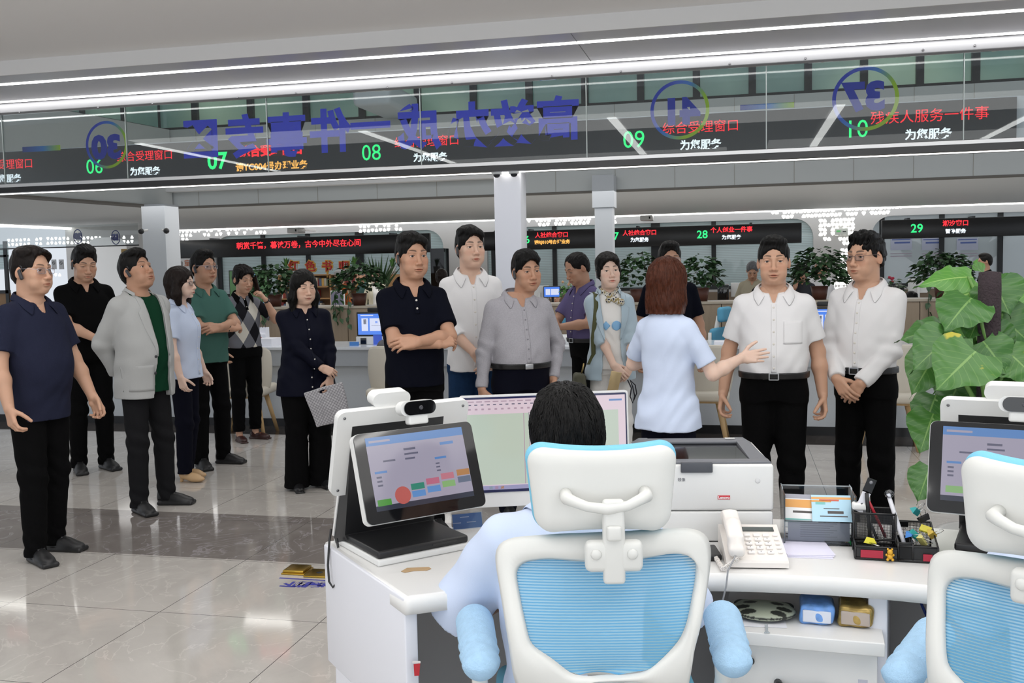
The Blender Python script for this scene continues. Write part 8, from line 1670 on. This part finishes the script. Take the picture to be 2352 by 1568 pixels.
p16 = P(1990, 5.23, 1.66, -22, 'person in a long-sleeved white shirt with glasses, beside the tall plant', wide=1.08, belly=.02, head=(-14, 0, 0), face=dict(fat=.4, eye=.7, stubble=.3, browt=1.3), hair=dict(style='brush', col='#0a0909', rough=.003), skin='mid',
        top=dict(mat=S_white, tuck=True, sleeve='long', collar=dict(fall=.042, pt=.045, gap=150), placket=(1.375, 1.0), buttons=7, wr=1.5, slv=1.12), legs=dict(mat=TR_black, belt='frame', waist=.985), acc=('glassesdark', 'ear'), **clasp(.925, -.215, -.02))
# seated clerks
ckp = PD(1312, 1100, 2.24)
p17 = person('seated clerk in a pale blue shirt with short black hair, back to the camera', (ckp.x, ckp.y), 1.70, 180+13, wide=1.10, head=(0, 14, 0), face=dict(fat=.4), hair=dict(style='brush', col='#0b0a0a', ht=.014, top=.016, strands=5200, sl=.045, sw=.0009, whorl=(.015, .075, .10)), skin='mid', nofeet=True, base_z=-.475,
             top=dict(mat=S_blue2, hem=.86, slv=1.28, slen=.98, wr=1.7, collar=dict(fall=.035, pt=.0, gap=120), open=0), armR=dict(w=(-.20, -.40, 1.10), f=(.3, -1, 0), b=(-.2, 0, 1), hint=(-1, .45, -.75)), armL=dict(w=(.20, -.42, 1.10), f=(-.3, -1, 0), b=(.2, 0, 1), hint=(1, .45, -.75)), lean=lambda z: -.10*max(0, (z-.9)/.5))
ck2 = PD(2500, 1100, 2.12)
p18 = person('seated clerk in pale blue at the right edge, mostly outside the picture', (ck2.x, ck2.y), 1.66, 180-20, head=(0, 8, 0), nofeet=True, base_z=-.50, top=dict(mat=S_blue2, hem=.86, slv=1.2), armR=dict(w=(-.2, -.38, 1.08), hint=(-1, .4, -.7)), armL=dict(w=(.2, -.38, 1.08), hint=(1, .4, -.7)), lean=lambda z: -.08*max(0, (z-.9)/.5))
# people further back
def far(px, d, H, rel, label, **k): k.setdefault('res', 2.0); k.setdefault('legs', dict(mat=TR_black)); return P(px, d, H, rel, label, **k)
pm_ = far(862, 17.0, 1.58, 5, 'person with a white face mask in a cream jacket by the book case', sex='woman', head=(-8, 12, 0), hair=dict(style='lady', col='#0d0b09'), top=dict(mat=T_white, sleeve='none', hem=.85), jacket=dict(mat=cloth('jacket_cream', '#d9d4bd'), sleeve='long', hem=.8, open=([.76, 1.0, 1.3, 1.46], [.09, .08, .08, .09]), btn=1.05))
far(832, 17.6, 1.56, -60, 'grey-haired person in a dark teal shirt beside the masked person', head=(0, 8, 0), hair=dict(style='short', col='#77777a'), skin='tan', top=dict(mat=cloth('shirt_teal', '#3c5553'), collar=1, hem=.85))
pc = far(781, 16.6, 1.54, -70, 'person with a grey cap and pulled-down blue mask in an orange jacket', sex='woman', head=(0, 6, 0), hair=dict(style='short', col='#66666a', ht=.016, top=.02, rough=.0), skin='tan', top=dict(mat=cloth('jacket_orange', '#8a4a26', var=(30, .4)), sleeve='long', collar=1, hem=.8))
def mask(pp, m, dz=0.0):
    S = Sdf(); S.ell((0, -.066, -.060+dz), (.064, .056, .052)); V, F = S.nets((-.08, -.14, -.13+dz), (.08, .0, .01+dz), .006); pp['mk']('face_mask', app(pp['MH'], V), F, m)
mask(pm_, mat('mask_white', lin('#dcdbe6'), .7)); mask(pc, mat('mask_blue', lin('#7fb4d6'), .7), -.035)
S = Sdf(); S.ell((0, .014, .075), (.096, .112, .062)); S.ell((0, -.10, .058), (.065, .06, .008), k=.01); S.add(lambda P: (.052-P[:, 2]), (0, 0, 0), 1, .002, 'i'); V, F = S.nets((-.12, -.18, .03), (.12, .15, .16), .006); pc['mk']('cap', app(pc['MH'], V), F, mat('cap_grey', lin('#7d7d7c'), .8))
far(1014, 12.6, 1.52, 160, 'person with a dark ponytail in a black top behind the crossed-arms person', sex='woman', hair=dict(style='tied', col='#1f1714'), top=dict(mat=P_black, hem=.85))
far(1768, 11.8, 1.50, 10, 'person in a black top bending forward behind the short-sleeved white shirt', wide=1.5, head=(0, 60, 0), hair=dict(style='short', col='#141210'), top=dict(mat=P_black, sleeve='long', hem=.8), lean=lambda z: -.25*max(0, (z-1.0)/.5))
far(1728, 13.0, 1.55, -5, 'grey-haired person looking down left of the short-sleeved white shirt person', head=(5, 30, 0), hair=dict(style='short', col='#5d5d60'), skin='tan', top=dict(mat=cloth('shirt_beige', '#a8a08c'), hem=.85))
far(1845, 12.6, 1.52, -20, 'person with tied black hair resting the face on a hand, in a dark grey top', sex='woman', head=(-12, 30, 0), hair=dict(style='tied', col='#0d0b0a'), skin='tan', top=dict(mat=cloth('top_darkgrey', '#3a3b40'), hem=.85), armR=dict(w=(-.05, -.19, 1.36), f=(.1, .1, 1), b=(0, -1, 0), curl='soft', hint=(-.6, -.3, -1)))
far(1884, 13.2, 1.58, 25, 'white-haired person in a white shirt left of the dotted wall', head=(12, 8, 0), hair=dict(style='short', col='#b5b1ab'), skin='tan', top=dict(mat=S_white, collar=1, hem=.85))
far(2066, 14.6, 1.58, 200, 'seated clerk with black hair bent over, left of the white monitor back', sex='woman', head=(0, 20, 0), hair=dict(style='tied', col='#0b0a0a'), skin='pale', top=dict(mat=S_white, hem=.86), nofeet=True, base_z=-.42)
far(2098, 13.1, 1.56, 215, 'seated clerk with a black hair bun in white, nearer the tall plant', sex='woman', head=(0, 25, 0), hair=dict(style='tied', col='#0b0a0a'), skin='pale', top=dict(mat=S_white, collar=1, hem=.86), nofeet=True, base_z=-.46)
far(2263, 15.0, 1.58, -75, 'person with glasses in a black top walking behind the tall plant', head=(0, 2, 0), hair=dict(style='brush', col='#141210'), skin='tan', acc=('glassesdark',), top=dict(mat=P_black, hem=.85))
far(734, 12.6, 1.56, 150, 'clerk with black hair seated behind the navy blouse person', sex='woman', hair=dict(style='lady', col='#141210'), top=dict(mat=cloth('top_lilac', '#b3a8c4'), hem=.86), nofeet=True, base_z=-.48)
far(1274, 15.2, 1.62, 0, 'clerk with black hair seated behind the small blue monitor', hair=dict(style='short', col='#141210'), top=dict(mat=S_blue2, hem=.86), nofeet=True, base_z=-.44)
vs_ = PY(872, 800, 8.45); person('seated visitor with long brown hair in a grey jacket at the long counter', (vs_.x+.16, 8.42), 1.60, 180+8, sex='woman', hair=dict(style='wavy', col='#33221a', len=-.22), nofeet=True, base_z=-.42, top=dict(mat=cloth('jacket_midgrey', '#77767a'), sleeve='long', hem=.86), armR=dict(w=(-.2, -.38, 1.14), hint=(-1, .4, -.7)), armL=dict(w=(.2, -.38, 1.14), hint=(1, .4, -.7)), res=1.8)

for px, d_, lab in ((2066, 14.6, 'clerk chair under the bent-over clerk left of the white monitor back'), (2098, 13.1, 'clerk chair under the clerk with the black hair bun'), (734, 12.6, 'clerk chair under the clerk behind the navy blouse person'), (1274, 15.2, 'clerk chair under the clerk behind the small blue monitor')):
    q = PD(px, 680, d_); farchair(lab, px, 705, 0, 0, q.y+.12)
farchair('clerk chair under the visitor in grey at the long counter', 872, 790, 0, 3.1416, 8.2) if 0 else None
